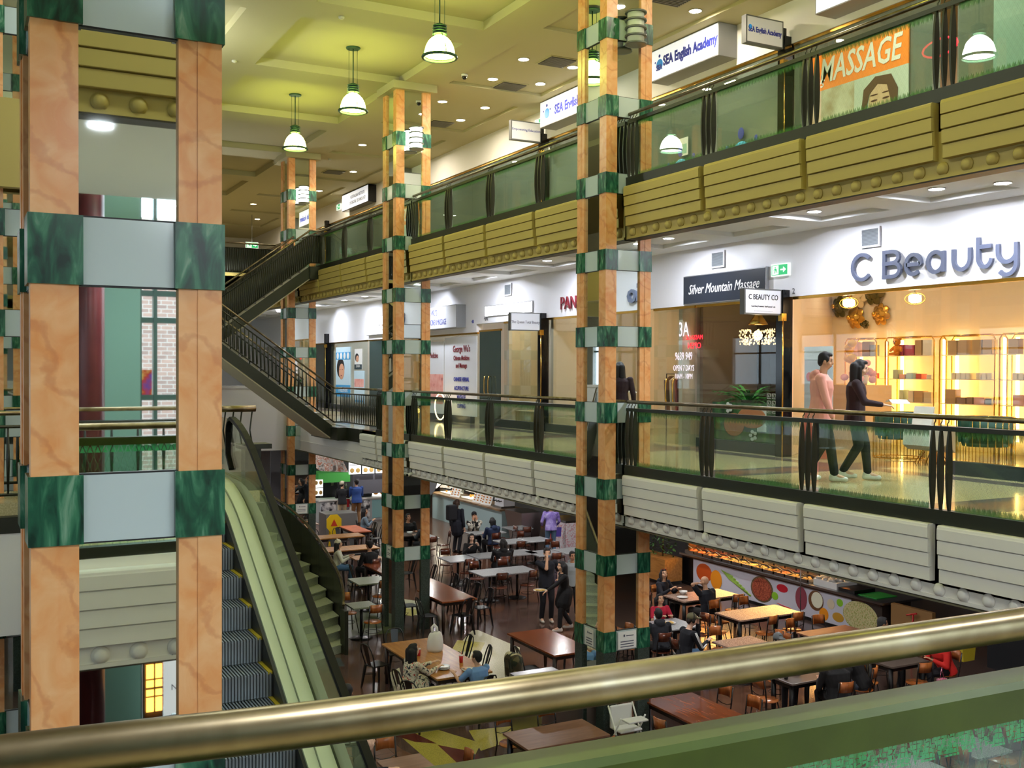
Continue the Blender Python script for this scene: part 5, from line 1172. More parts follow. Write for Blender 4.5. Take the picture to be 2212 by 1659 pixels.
MB().ell((-.008, 22.2-PT[1], .36), (.004, .24, .26), 20, 12).build('printed_pumpkin_slice', PUL, t); MB().ell((-.008, 18.47-PT[1], .54), (.004, .19, .19), 16, 10).build('printed_coconut_flesh', COC, t); MB().ell((-.008, 20.4-PT[1], .44), (.004, .37, .29), 20, 12).build('printed_beans', BEA, t)
def flat(m): m.v = [(max(min(v[0], 0), -.012), v[1], v[2]) for v in m.v]; return m
m = MB()
for k in range(7): m.cap((0, 5.5-k*.05, .66-k*.03), (0, 5.05-k*.12, .56-k*.06), .010, .032, 6)
flat(m).build('printed_okra', OKR, t); flat(MB().cap((0, 3.35, .2), (0, 2.85, .14), .008, .03, 6)).build('printed_chilli', CHI, t)
MB().ell((-.003, 17.03-PT[1]+.1, .43), (.006, .52, .34), 24, 14).build('printed_rice_bowl', RICE, t); MB().box((.0, .0, .08), (.9, .9, .78)).build('near_end', M('dark counter end', (50, 40, 34), .5), t)
MB().tube([(-.12, 2.4, .1), (-.12, 2.4, 1.6)], .012, 6).build('post', STEEL, t)
HOT = M('heat lamp glow', (255, 170, 70), .4, em=27, emc=(255, 190, 108)); TOPZ = ZF+.88
d = thing('hot_food_display', 'glowing orange hot food display on the food stall counter', 'food display', (PT[0]+.05, 18.7, TOPZ))
MB().prism([(-.1, 0), (1.1, 0), (1.1, .26), (.62, .26), (.62, .14), (.3, .14), (.3, .03), (-.1, .03)], 1, 0, 4.8).build('base', STEEL, d); MB().box((.3, 0, .72), (1.0, 4.8, .76)).build('canopy', STEEL, d); MB().box((.36, .05, .7), (.42, 4.75, .72)).box((.8, .05, .7), (.86, 4.75, .72)).build('heat_lamps', HOT, d); MB().box((1.1, 0, .03), (1.14, 4.8, .76)).box((.0, 4.76, .03), (1.1, 4.8, .72)).build('back_panel', M('amber steel', (196, 140, 80), .25, .9), d); MB().box((-.09, 0, .03), (-.085, 4.8, .35)).build('sneeze_guard', CLEAR, d)
FOODC = [M('food %d' % i, c, .5) for i, c in enumerate([(236, 160, 60), (216, 110, 50), (240, 200, 120), (190, 150, 70), (226, 110, 50), (240, 220, 160)])]
for i in range(3):
    for k in range(12):
        tr = thing('food_tray', 'steel tray of hot food under the glowing lamps', 'food tray', (PT[0]+.13+i*.38, 18.92+k*.4, TOPZ+.03+i*.12), 0, 'hot food trays')
        MB().box((-.18, -.18, 0), (.18, .18, .02)).box((-.19, -.19, .0), (-.17, .19, .07)).box((.17, -.19, 0), (.19, .19, .07)).box((-.19, -.19, 0), (.19, -.17, .07)).box((-.19, .17, 0), (.19, .19, .07)).build('tray', STEEL, tr)
        m = MB()
        for q in range(9): m.ell((rnd.uniform(-.12, .12), rnd.uniform(-.12, .12), .05), (.06, .05, .03), 7, 5)
        m.build('food', rnd.choice(FOODC), tr); MB().tube([(0, 0, .07), (-.14, .12, .2)], .009, 6).build('serving_spoon', STEEL, tr)
t2 = thing('salad_display', 'white cold food box beside the hot display', 'food display', (PT[0]+.3, 18.25, TOPZ)); MB().box((-.25, -.35, 0), (.4, .4, .15)).build('box', PAPER, t2); m = MB()
for q in range(20): m.ell((rnd.uniform(-.2, .3), rnd.uniform(-.25, .35), .17), (.07, .06, .04), 6, 4)
m.build('contents', M('grey-white food', (190, 186, 180), .6), t2)
tag(MB().box((PT[0]+.05, 17.35, TOPZ), (PT[0]+.7, 17.85, TOPZ+.08)).build('black_tray', BLACKM), 'black tray on the counter beside the white cold food box', 'tray')
tag(MB().box((PT[0]+.1, 16.75, TOPZ), (PT[0]+.75, 17.3, TOPZ+.015)).build('green_mat', M('bright green mat', (40, 150, 60), .6)), 'bright green mat at the near end of the counter', 'mat')
# side cabinet, bottles
tag(MB().box((18.1, 15.2, ZF), (18.2, 16.3, ZF+.9)).build('plywood_screen', M('plywood', (150, 112, 66), .6)), 'plywood side screen with a red handle by the counter end', 'screen')
t = thing('red_handle_tool', 'red and white cleaning tool leaning on the plywood screen', 'tool', (18.0, 15.6, ZF-.15)); MB().tube([(0, .1, .15), (0, .0, .95)], .02, 6).tube([(0, .18, .9), (0, -.08, .98)], .022, 6).build('handle', M('red plastic', (200, 30, 36), .4), t)
tag(MB().box((18.4, 12.7, ZF), (19.1, 14.1, ZF+1.1)).build('steel_bench', M('dark steel', (60, 62, 66), .35, .6)), 'dark steel wash bench right of the plywood screen', 'bench')
for k, (l, y, c, c2) in enumerate((('white pump bottle on the wash bench', 13.95, (230, 230, 232), None), ('purple liquid bottle, left of the pair on the wash bench', 13.3, (90, 90, 200), 1), ('purple liquid bottle, right of the pair on the wash bench', 13.0, (90, 90, 200), 1), ('green plastic container behind the purple bottles', 13.6, (30, 150, 70), None))):
    b = thing('bottle', l, 'bottle', (18.6+(.15 if k == 3 else 0), y, ZF+1.1)); MB().lathe([(.06, 0), (.07, .02), (.07, .14), (.068, .2), (.02, .26), (.02, .3)], (0, 0, 0), 14).build('bottle_body', M('bottle %d' % min(k, 2), c, .3), b); MB().tube([(0, 0, .3), (0, 0, .34), (-.06, 0, .34)], .01, 6).build('cap', PAPER, b)
tag(MB().box((19.0, 11.8, ZF+1.1), (19.3, 12.3, ZF+1.45)).build('yellow_box', N('yellow print', [(.4, (226, 200, 40)), (.6, (120, 60, 20))], 5, .5)), 'yellow printed food carton right of the purple bottles', 'carton')
struct('wall_stalls', MB().box((20.6, 6, ZF), (20.8, 30, -.95)), M('dark stall wall', (54, 50, 50), .6))
tag(MB().box((19.9, 8, ZF), (20.2, 13.5, ZF+3.0)).build('timber_screen', N('dark slatted timber', [(.45, (34, 26, 22)), (.55, (60, 44, 36))], 14, .5, 0, 0, (0, 1, 0), kind='wave')), 'dark slatted timber screen low at the right frame edge', 'screen')
# planter with hanging plant and menu sign near second column
t = thing('planter_box', 'honey timber planter box with leafy green plants beyond the second nearest column', 'planter', (17.6, 24.3, ZF)); MB().box((-.3, -.8, .12), (.3, .8, .75)).build('box', WOOD_Y, t); MB().tube([(-.25, -.7, 0), (-.25, -.7, .12)], .03, 6).tube([(-.25, .7, 0), (-.25, .7, .12)], .03, 6).build('feet', BLACKM, t)
def bush(name, label, x, y, z, r, h, n, mat, cat='plant'):
    t = thing(name, label, cat, (x, y, z)); m = MB()
    for k in range(n):
        a = rnd.uniform(0, 6.28); rr = r*math.sqrt(rnd.random()); zz = rnd.uniform(0, h); p = Vector((rr*math.cos(a), rr*math.sin(a), zz)); d = Vector((rnd.uniform(-1, 1), rnd.uniform(-1, 1), rnd.uniform(-.8, .6))).normalized(); s_ = d.cross(Vector((0, 0, 1))).normalized()*.03; L = .13
        m.add([p, p+d*L*.5+s_, p+d*L, p+d*L*.5-s_], [(0, 1, 2, 3)])
    m.build('leaves', mat, t); MB().tube([(0, 0, -.1), (0, 0, h*.8)], .02, 6).build('stem', M('plant stem', (70, 56, 36), .7), t); return t
LEAF = M('leaf green', (56, 96, 44), .5)
bush('climbing_plant', 'leafy climbing plant rising from the timber planter', 17.6, 24.0, ZF+.8, .4, 2.5, 420, LEAF); bush('climbing_plant', 'second leafy plant at the far end of the timber planter', 17.6, 24.8, ZF+.8, .3, 2.3, 300, LEAF)
tag(MB().box((17.2, 24.1, ZF+2.35), (17.24, 24.8, ZF+3.2)).build('food_menu_board', N('orange food picture', [(.35, (60, 30, 20)), (.55, (150, 80, 40)), (.7, (200, 120, 70))], 6, .5)), 'dark food picture board with a white header among the plants', 'menu board')
tag(MB().box((17.19, 24.15, ZF+2.95), (17.2, 24.75, ZF+3.15)).build('menu_header', PAPER), 'white header card on the food picture board', 'card')
# reflected red-and-white stall with an orange neon line
# line of counters along the back
GL = M('lit menu board', (240, 240, 236), .4, em=.7)
t = thing('food_counter', 'pale drinks counter with glass cases behind the seated plaid shirt man', 'counter', (17.05, 32.8, ZF)); MB().box((0, 0, 0), (.8, 6.1, 1.0)).build('body', M('icy panel front', (170, 196, 200), .3), t); MB().box((-.12, -.05, 1.0), (.85, 6.1, 1.06)).build('counter_top', N('timber top', [(.4, (120, 96, 70)), (.6, (150, 124, 94))], 4, .4), t)
for l, y, w_, h_, mt in (('slanted glass cake case with an oval back on the drinks counter', 36.0, .9, .55, CLEAR), ('curved glass case further along the drinks counter', 37.9, 1.0, .5, CLEAR)):
    q = thing('glass_case', l, 'display case', (17.45, y, ZF+1.06)); MB().prism([(-.3, 0), (.3, 0), (.3, h_), (.05, h_), (-.3, h_*.5)], 1, -w_/2, w_/2).build('glass', mt, q); MB().box((-.28, -w_/2+.03, .04), (.28, w_/2-.03, .06)).box((-.1, -w_/2+.03, .28), (.28, w_/2-.03, .3)).build('shelf', M('lit case shelf', (250, 240, 220), .4, em=.7), q); m = MB()
    for k in range(14): m.ell((rnd.uniform(-.22, .22), rnd.uniform(-.38, .38), .1+.24*(k % 2)), (.05, .05, .04), 7, 5)
    m.build('cakes', FOODC[0], q)
for k, (l, y) in enumerate((('yellow fruit menu card, tilted, on the drinks counter', 36.9), ('white menu card with coloured dots on the drinks counter', 34.9), ('white folded menu booklet on the drinks counter', 34.2))):
    q = thing('menu_card', l, 'menu', (17.1, y, ZF+1.06), .2); MB().prism([(0, 0), (.02, 0), (.2, .45), (.18, .45)], 1, -.3, .3).build('card', PAPER, q); m = MB()
    for i in range(12): m.ell((.03+.028*(i//3)*1.0, -.2+.2*(i % 3), .09+.09*(i//3)), (.01, .05, .03), 6, 4)
    m.build('printed_fruit', M('fruit dots', (226, 140, 50), .5), q)
t = thing('coffee_machine', 'white and steel coffee machine near the end of the drinks counter', 'coffee machine', (17.4, 33.3, ZF+1.06)); MB().box((-.2, -.35, .06), (.25, .35, .42)).build('body', WALLSH, t); MB().box((-.3, -.35, .0), (.25, .35, .07)).build('drip_tray', STEEL, t); m = MB()
for k in (-.2, 0, .2): m.tube([(-.2, k, .25), (-.32, k, .23)], .02, 6)
m.build('group_heads', BLACKM, t)
t = thing('steel_water_station', 'tall tapered stainless steel bin beside the drinks counter', 'bin', (17.3, 31.6, ZF)); MB().rings([[(-.3, -.42, 0), (.3, -.42, 0), (.3, .42, 0), (-.3, .42, 0)], [(-.45, -.62, 1.15), (.4, -.62, 1.15), (.4, .62, 1.15), (-.45, .62, 1.15)]], True, False, False).build('body', STEEL, t)
t = thing('freezer_cabinet', 'white printed ice cream freezer with a red emblem behind the lavender shirt person', 'freezer', (18.0, 29.9, ZF)); bevel(MB().box((-.4, -.6, 0), (.4, .6, 1.0)).build('body', N('white pink scribble print', [(.5, (236, 230, 234)), (.6, (220, 160, 170))], 14, .4, 4, 1), t), .02); MB().box((-.42, -.62, 1.0), (.42, .62, 1.06)).build('lid', STEEL, t); MB().ell((-.41, .3, .62), (.01, .12, .15), 14, 10).box((-.415, .2, .32), (-.4, .4, .5)).build('red_emblem', M('emblem red', (200, 40, 60), .5), t)
t = thing('drink_poster', 'bright blue lit poster with a yellow box beside it, above the freezer', 'poster', (19.2, 33.2, ZF+1.0)); MB().box((0, -.5, 0), (.05, .5, .9)).build('panel', N('blue water print', [(.4, (60, 140, 214)), (.6, (220, 236, 250))], 3, .4, 3), t)
tag(MB().box((19.1, 32.0, ZF+1.1), (19.4, 32.5, ZF+1.55)).build('yellow_box', M('yellow case', (226, 170, 30), .5)), 'yellow box beside the blue poster', 'box')
struct('wall_stalls', MB().box((20.9, 30, ZF), (21.1, 46, -.95)), M('grey stall wall', (96, 96, 98), .6))
tag(MB().lathe([(.9, 0), (.9, .3)], (0, 0, 0), 28).build('round_screen', M('grey felt disc', (112, 116, 122), .7), None, (17.3, 37.6, -2.7)), 'grey round hanging drum beyond the herbal shop column', 'lamp'); bpy.data.objects['round_screen'].rotation_euler = (PI/2, 0, 0)
for o_ in [bpy.data.objects['round_screen']]: o_.location = (16.15, 38.2, -2.85); o_.scale = (.75, .75, 1)
t = thing('lantern', 'glowing white ribbed lantern beside the grey drum', 'lantern', (16.9, 38.6, -2.8)); MB().lathe([(.2, -.4), (.42, -.2), (.45, 0), (.42, .2), (.2, .4)], (0, 0, 0), 24).build('paper_shade', M('lantern paper', (250, 240, 214), .5, em=2.5), t)
# stalls facing the viewer at the far left of the counters
t = thing('food_stall', 'far food stall with a green header, hanging menu boards and a poster counter', 'food stall', (14, 39.4, ZF))
MB().box((-1.5, 0, 0), (2.9, .7, .85)).build('counter_body', M('stall white front', (190, 196, 200), .4), t); MB().box((-1.55, -.05, .85), (2.95, .75, .9)).build('counter_top', PAPER, t)
for k, x in enumerate((-1.15, -.45, .25, .95, 1.9)): MB().box((x-.3, -.02, .08), (x+.3, -.0, .8)).build('poster_panel', N('bowl print %d' % k, [(.42, (236, 236, 236)), (.55, (150, 150, 156)), (.62, (40, 40, 46))], 5, .4, 3) if k < 3 else M('pale blue panel', (150, 200, 206), .4), t)
MB().box((-1.5, .2, 1.55), (-.2, 1.4, 1.92)).build('green_header', M('lime green header', (80, 170, 80), .4, em=.1), t)
MB().box((-3.0, 1.6, 0), (3, 1.7, 3.45)).build('back_panel', M('stall back dark', (52, 52, 56), .5), t)
m = MB()
for k in range(40): m.lathe([(.04, 0), (.045, .18), (.02, .22), (.02, .28)], (rnd.uniform(-2.4, .3), 1.35, rnd.choice((.5, .8, 1.1, 1.3))), 8)
m.build('stock', N('stall stock', [(.4, (90, 100, 70)), (.6, (200, 200, 190)), (.7, (40, 80, 160))], 3, .4), t)
def menu(label, x, y, z, w_, h_, n=6, rz=0, mt=None):
    t = thing('menu_board', label, 'menu board', (x, y, z), rz); MB().box((-w_/2, 0, -h_/2), (w_/2, .05, h_/2)).build('lit_face', mt or GL, t); m = MB()
    for k in range(n): m.ell((-w_*.25+w_*.5*(k % 2), -.004, h_*.32-(k//2)*h_*.62/max(1, (n//2-1) or 1)), (w_*.19, .006, h_*.13), 12, 8)
    m.build('dish_pictures', FOODC[2] if n < 6 else FOODC[0], t); MB().box((-w_/2, -.002, -.01), (w_/2, 0, .01)).build('divider', MATS['grey ink'], t)
for k, x in enumerate((13.65, 14.2, 14.75, 15.3)): menu('white lit menu board with two dishes, %s of four over the far stalls' % ('first', 'second', 'third', 'last')[k], x-.0, 38.6, -2.15, .48, .72, 4)
t = thing('menu_canopy', 'slanted grey canopy covered with food pictures left of the white menu boards', 'canopy', (12.0, 38.8, -1.9)); MB().prism([(-.9, .4), (1.0, .4), (1.45, -.55), (.35, -.45)], 1, 0, .2).build('picture_face', N('menu collage', [(.35, (90, 80, 76)), (.5, (190, 186, 180)), (.6, (160, 90, 60)), (.7, (216, 212, 204))], 6, .4, 6, 1), t)
t = thing('ramen_sign', 'grey panel below the menu boards of the far stall', 'panel', (15, 38.7, -2.55)); MB().box((-1.4, 0, -.75), (1.4, .06, .0)).build('panel', M('mid grey panel', (104, 104, 112), .5), t)
menu('pink price card stand with ring dishes on the far counter', 15.0, 39.55, ZF+1.28, .55, .7, 6); menu('small orange menu card beside the farthest column', 12.0, 38.0, -2.9, .35, .6, 4)
t = thing('cash_register', 'black cash register on the far stall counter', 'cash register', (14.5, 39.75, ZF+.9)); MB().box((-.2, -.15, 0), (.2, .2, .12)).build('base', BLACKM, t); MB().box((-.18, -.02, .14), (.18, .02, .42)).build('screen', BLACKG, t)
tag(bevel(MB().box((11.35, 35.1, ZF), (12.5, 35.9, ZF+.95)).build('grey_bin_cabinet', M('grey cabinet', (112, 110, 108), .4)), .02), 'grey bin cabinet right of the farthest column', 'cabinet')
t = thing('wet_floor_sign', 'yellow wet floor sign standing before the grey cabinet', 'warning sign', (11.35, 34.2, ZF)); YP = M('yellow plastic', (236, 196, 20), .4); MB().prism([(-.2, .0), (-.1, 0), (-.08, .35), (.08, .35), (.1, 0), (.2, 0), (.12, .45), (.26, .62), (.26, .9), (.12, 1.05), (-.12, 1.05), (-.26, .9), (-.26, .62), (-.12, .45)], 1, 0, .03).build('front_leaf', YP, t); MB().prism([(-.15, 0), (.15, 0), (.12, 1.0), (-.12, 1.0)], 1, .12, .15).build('rear_leaf', YP, t); MB().prism([(-.12, .66), (.12, .66), (0, .9)], 1, -.004, 0).build('red_triangle', M('sign red', (206, 60, 30), .5), t)
# steel boxes round the second column
t = thing('steel_bin_box', 'stainless steel bin cabinet at the foot of the second nearest column, atrium side', 'bin', (8.3, 14.4, ZF)); bevel(MB().box((-.4, -.55, 0), (.35, .45, 1.05)).build('body', STEEL, t), .01); MB().box((-.42, -.57, 1.05), (.37, .47, 1.08)).build('top', STEEL, t)
t = thing('steel_bin_box', 'stainless steel bin cabinet at the foot of the second nearest column, gallery side', 'bin', (10.3, 14.0, ZF)); bevel(MB().box((-.55, -.4, 0), (.45, .5, 1.05)).build('body', STEEL, t), .01); MB().box((-.57, -.42, 1.05), (.47, .52, 1.08)).build('top', STEEL, t)
# lit sign seen low in the mirror
t = thing('lit_door_sign', 'white lit notice with reversed lettering below the viewer, seen low in the mirror', 'sign', (2.98, -5.2, -3.1)); MB().box((-.35, -.05, -.75), (.55, .0, .75)).build('panel', M('lit notice', (236, 238, 240), .5, em=.3), t)
for s, z in (('LITTLE', .4), ('NO SMOKING', .0), ('IN THIS', -.2), ('AREA', -.4)): text('line', s, .2 if z > .3 else .12, (3.1, -5.19, -3.1+z), rz=0, mat=MATS['grey ink'], parent=t, align='CENTER', ext=.002)
t = thing('lantern_post', 'timber post with a small amber paned lantern seen low in the mirror', 'lamp', (2.42, -4.9, ZF)); MB().box((-.12, -.1, 0), (.12, .1, 2.4)).build('post', M('dark timber post', (70, 56, 44), .6), t); MB().box((-.1, .1, 1.2), (.1, .16, 1.9)).build('amber_panes', M('amber pane', (255, 190, 90), .4, em=2.5, emc=(255, 170, 70)), t)
m = MB().box((-.11, .16, 1.53), (.11, .17, 1.56))
for z in (1.2, 1.42, 1.66, 1.88): m.box((-.11, .16, z), (.11, .17, z+.02))
m.box((-.01, .16, 1.2), (.01, .17, 1.9)); m.build('lattice', MATS['dark timber post'], t)
INL = [[(6.38, 16.09), (7.01, 15.89), (7.4, 14.93), (6.77, 14.07), (6.35, 14.29)], [(6.75, 15.17), (7.08, 14.69), (7.19, 13.87), (6.69, 14.13)], [(7.48, 15.55), (8.33, 15.39), (8.06, 14.85), (7.25, 14.63)], [(6.23, 16.06), (6.62, 15.93), (6.76, 15.23), (6.48, 15.47)], [(10.46, 21.57), (10.58, 21.5), (10.7, 19.72), (9.58, 17.81), (9.01, 17.92), (9.48, 20.35)], [(9.77, 20.91), (10.22, 20.44), (9.82, 19.84), (9.26, 20.13)], [(7.53, 19.26), (7.83, 19.49), (7.42, 18.21), (7.14, 18.01)], [(6.88, 20.81), (7.01, 20.74), (6.9, 20.12), (6.74, 20.15)], [(8.74, 25.34), (10.5, 24.6), (9.43, 22.23), (7.68, 22.17)]]
# ======================= PEOPLE =======================
REM = []
def remesh(o, vox, sm=2):
    REM.append((o, vox, sm)); return o
def bake_remesh():
    for o, vox, sm in REM:
        m = o.modifiers.new('r', 'REMESH'); m.mode = 'VOXEL'; m.voxel_size = vox; m.use_smooth_shade = True
        s = o.modifiers.new('s', 'SMOOTH'); s.iterations = sm; s.factor = .5
    bpy.context.view_layer.update(); dg = bpy.context.evaluated_depsgraph_get()
    for o, vox, sm in REM:
        me = bpy.data.meshes.new_from_object(o.evaluated_get(dg)); mats = list(o.data.materials)
        o.modifiers.clear(); me.materials.clear()
        for mt in mats: me.materials.append(mt)
        rule = o.get('_f'); o.data = me
        if o.name in FACE:
            spots = FACE[o.name]; mi = [0]*len(me.polygons)
            for i, p in enumerate(me.polygons):
                c = p.center
                for (q, rad, k) in spots:
                    d = c-q
                    if (d.x/rad[0])**2+(d.y/rad[1])**2+(d.z/rad[2])**2 < 1: mi[i] = k; break
            me.polygons.foreach_set('material_index', mi)
        else: me.polygons.foreach_set('material_index', [0]*len(me.polygons))
FACE = {}
SKINS = {'a': (206, 160, 128), 'b': (186, 136, 104), 'c': (226, 184, 158), 'd': (150, 104, 78)}
def ik(a, c, l1, l2, pole):
    a = Vector(a); c = Vector(c); d = c-a; L = min(d.length, (l1+l2)*.998); dn = d.normalized(); c = a+dn*L
    x = (l1*l1-l2*l2+L*L)/(2*L); h = math.sqrt(max(0, l1*l1-x*x)); p = Vector(pole); p = (p-dn*p.dot(dn)); p.normalize()
    return a+dn*x+p*h, c
def person(label, x, y, z, rz, H=1.7, pose='stand', top=(30, 30, 34), bottom=(34, 36, 44), shoes=(230, 230, 230), skin='a', hair=(22, 18, 18), hlen=0, lean=0, hands=None, head=(0, 0), sleeves='long',
           topmat=None, botmat=None, hat=None, hood=False, bulk=1.0, bald=False, skirt=0, group=None, extras=None, vox=.011, seat=.45):
    t = thing('person', label, 'person', (x, y, z), rz); s = H/1.75
    sk = M('skin '+skin, SKINS[skin], .5); V = Vector
    sit = pose == 'sit'
    pz = (seat+.09) if sit else .95*s
    pel = V((0, 0 if not sit else -.02, pz)); rot = Matrix.Rotation(-lean, 3, 'X')
    def tp(p): return pel+rot @ (V(p)*s)          # torso space: origin pelvis, z up spine
    shW = .185*bulk
    neck = tp((0, .0, .50)); chest = tp((0, 0, .34))
    hr = rot @ Matrix.Rotation(0, 3, 'Z'); hrot = Matrix.Rotation(-lean*.25-head[1], 3, 'X'); hrot = Matrix.Rotation(head[0], 3, 'Z') @ hrot
    hc = neck+rot @ V((0, .01, .05))*s+hrot @ V((0, .02, .115))*s
    hips = [tp((sx*.09, 0, -.02)) for sx in (-1, 1)]; sh = [tp((sx*shW, 0, .43)) for sx in (-1, 1)]
    thigh, shin, ua, fa = .43*s, .43*s, .29*s, .26*s
    if sit: feet = [V((sx*.12, .40 if sx > 0 else .34, .09)) for sx in (-1, 1)]; kn = [ik(hips[i], feet[i], thigh, shin, (0, .6, 1)) for i in (0, 1)]
    elif pose == 'walk': feet = [V((-.09, .17*s, .09)), V((.09, -.16*s, .12))]; kn = [ik(hips[i], feet[i], thigh, shin, (0, 1, .1)) for i in (0, 1)]
    else: feet = [V((-.11, .02, .09)), V((.11, -.03, .09))]; kn = [ik(hips[i], feet[i], thigh, shin, (0, 1, 0)) for i in (0, 1)]
    knees = [k[0] for k in kn]; ank = [k[1] for k in kn]
    if hands is None:
        hands = [(-.28, .06, .72), (.28, .06, .72)] if not sit else [(-.14, .36, .76), (.14, .36, .76)]
        if pose == 'walk': hands = [(-.27, -.14, .78), (.27, .2, .8)]
        hands = [V(h)*(s if not sit else 1) for h in hands]
    hands = [V(h) for h in hands]
    el = [ik(sh[i], hands[i], ua, fa, ((-1, 1)[i]*.5, -.5, -.8)) for i in (0, 1)]; elb = [e[0] for e in el]; wr = [e[1] for e in el]
    # ---- body: one surface
    b = MB()
    def loft(m, rows, infl=0, n=16):
        rs = []
        for zz, w_, d_, yo in rows: rs.append([tp(((w_+infl)*math.cos(2*PI*j/n), yo+(d_+infl)*math.sin(2*PI*j/n), zz)) for j in range(n)])
        m.rings(rs)
    k = bulk
    rows = [(-.09, .10*k, .08, -.01), (-.02, .165*k, .115*k, -.01), (.08, .15*k, .105*k, 0), (.18, .14*k, .1*k, 0), (.30, .165*k, .115*k, .0), (.40, .18*k, .105*k, -.005), (.455, .13, .08, -.01), (.49, .06, .055, -.005)]
    loft(b, rows)
    b.cap(neck-rot @ V((0, 0, .06)), hc-hrot @ V((0, .01, .06))*s, .056*s, .05*s)
    hs = s**.5
    E_ = lambda c, r: b.ell(hc+hrot @ (V(c)*hs), [v*hs for v in r], 14, 10, hrot)
    E_((0, -.008, .02), (.075, .094, .095)); E_((0, .012, -.04), (.058, .07, .075)); E_((0, .035, -.085), (.032, .03, .028)); E_((0, .088, -.022), (.014, .022, .022)); E_((0, .082, -.0), (.010, .016, .03))
    for sx in (-1, 1): E_((sx*.077, -.005, -.012), (.012, .02, .032)); E_((sx*.035, .045, -.035), (.03, .03, .026))
    E_((0, .072, -.062), (.026, .016, .014))
    for i in (0, 1):
        sx = (-1, 1)[i]
        b.cap(sh[i], elb[i], .052*s, .040*s); b.cap(elb[i], wr[i], .041*s, .027*s); b.ell(sh[i], (.06*s,)*3)
        b.cap(hips[i], knees[i], .083*s*min(k, 1.1), .056*s); b.cap(knees[i], ank[i], .056*s, .038*s); b.cap(ank[i], ank[i]+V((0, .13, -.045)), .038, .032)
        # hand: palm, four fingers of unequal length with a bend, thumb from the side of the palm
        d = (wr[i]-elb[i]).normalized(); upv = V((0, 0, 1)) if abs(d.z) < .8 else V((0, 1, 0)); side = d.cross(upv).normalized()*(-sx); nrm = side.cross(d).normalized()*sx
        if nrm.z > 0: nrm = -nrm
        for q in (-.026, -.009, .009, .026): b.cap(wr[i]+side*q*.6, wr[i]+d*.085+side*q, .014, .012, 6)
        for q, L in zip((-.031, -.0105, .0105, .031), (.058, .07, .075, .066)):
            p0 = wr[i]+d*.085+side*q; p1 = p0+d*L*.55+nrm*.008; p2 = p1+(d*.6+nrm*.8).normalized()*L*.5; b.cap(p0, p1, .0095, .0088, 6); b.cap(p1, p2, .0088, .0075, 6)
        p0 = wr[i]+d*.03+side*.03; p1 = p0+(d*.7+side*.9).normalized()*.04; b.cap(p0, p1, .012, .010, 6); b.cap(p1, p1+(d*.95+side*.2+nrm*.3).normalized()*.032, .010, .008, 6)
    body = b.build('body', [sk, M('dark eye', (28, 20, 18), .3), M('lips', (160, 84, 76), .5), M('hair %d%d%d' % hair, hair, .7)], t); remesh(body, vox*.82, 1)
    P = lambda c: hc+hrot @ (V(c)*hs)
    FACE[body.name] = [(P((.032, .082, .008)), (.016, .03, .008), 1), (P((-.032, .082, .008)), (.016, .03, .008), 1), (P((0, .09, -.064)), (.024, .025, .008), 2), (P((.033, .085, .03)), (.02, .03, .0055), 3), (P((-.033, .085, .03)), (.02, .03, .0055), 3)]
    # ---- top
    tm = topmat or M('cloth %d %d %d' % top, top, .85); c = MB(); inf = .016
    rows2 = [(-.13 if not sit else -.07, .165*k, .12*k, -.01)]+rows[1:]; rows2[-1] = (.485, .07, .062, -.005); loft(c, rows2, inf)
    for i in (0, 1):
        c.ell(sh[i], (.07*s,)*3)
        if sleeves == 'long': c.cap(sh[i], elb[i], .066*s, .054*s); c.cap(elb[i], wr[i]-(wr[i]-elb[i]).normalized()*.03, .054*s, .038*s)
        elif sleeves == 'short': c.cap(sh[i], sh[i].lerp(elb[i], .75), .068*s, .062*s)
    if hood: c.cap(tp((-.07, -.07, .5)), tp((.07, -.07, .5)), .05, .05); c.ell(tp((0, -.11, .45)), (.1, .06, .08))
    if skirt: c.cap(pel, pel.lerp((knees[0]+knees[1])/2, .55), .19*k, .2*k)
    remesh(c.build('top', tm, t), vox, 3)
    # ---- trousers
    bmt = botmat or M('cloth %d %d %d' % bottom, bottom, .85); c = MB(); loft(c, rows[:3], .014)
    for i in (0, 1): c.cap(hips[i], knees[i], .098*s*min(k, 1.1), .072*s); c.cap(knees[i], ank[i]+V((0, 0, .03)), .07*s, .058*s)
    remesh(c.build('trousers', bmt, t), vox, 2)
    # ---- shoes
    shm = M('shoe %d %d %d' % shoes, shoes, .5)
    for i in (0, 1):
        c = MB(); a = ank[i]; gz = a.z-.09
        c.cap(V((a.x, a.y-.03, gz+.045)), V((a.x, a.y+.15, gz+.038)), .045, .036); c.cap(V((a.x, a.y-.02, gz+.08)), V((a.x, a.y+.03, gz+.07)), .046, .04)
        o = remesh(c.build('shoe', shm, t), .012, 1)
    # ---- hair / hat
    if not bald:
        c = MB(); h = lambda q, r: c.ell(hc+hrot @ (V(q)*hs), [v*hs for v in r], 14, 10, hrot)
        h((0, -.022, .036), (.083, .092, .092)); h((0, .03, .085), (.062, .05, .032)); h((0, -.06, -.01), (.072, .05, .075))
        for sx in (-1, 1): h((sx*.066, .0, .02), (.02, .05, .05))
        if hlen:
            hb = hc+hrot @ V((0, -.075, -.03)); e = hb+V((0, -.02, -hlen)); c.cap(hb+V((-.045, 0, .03)), e+V((-.05, 0, 0)), .07, .05); c.cap(hb+V((.045, 0, .03)), e+V((.05, 0, 0)), .07, .05)
            for sx in (-1, 1): c.cap(hc+hrot @ V((sx*.078, -.01, .0)), hc+V((sx*.095, -.0, -hlen*.55)), .026, .02)
        remesh(c.build('hair', M('hair %d%d%d' % hair, hair, .6), t), .011, 2)
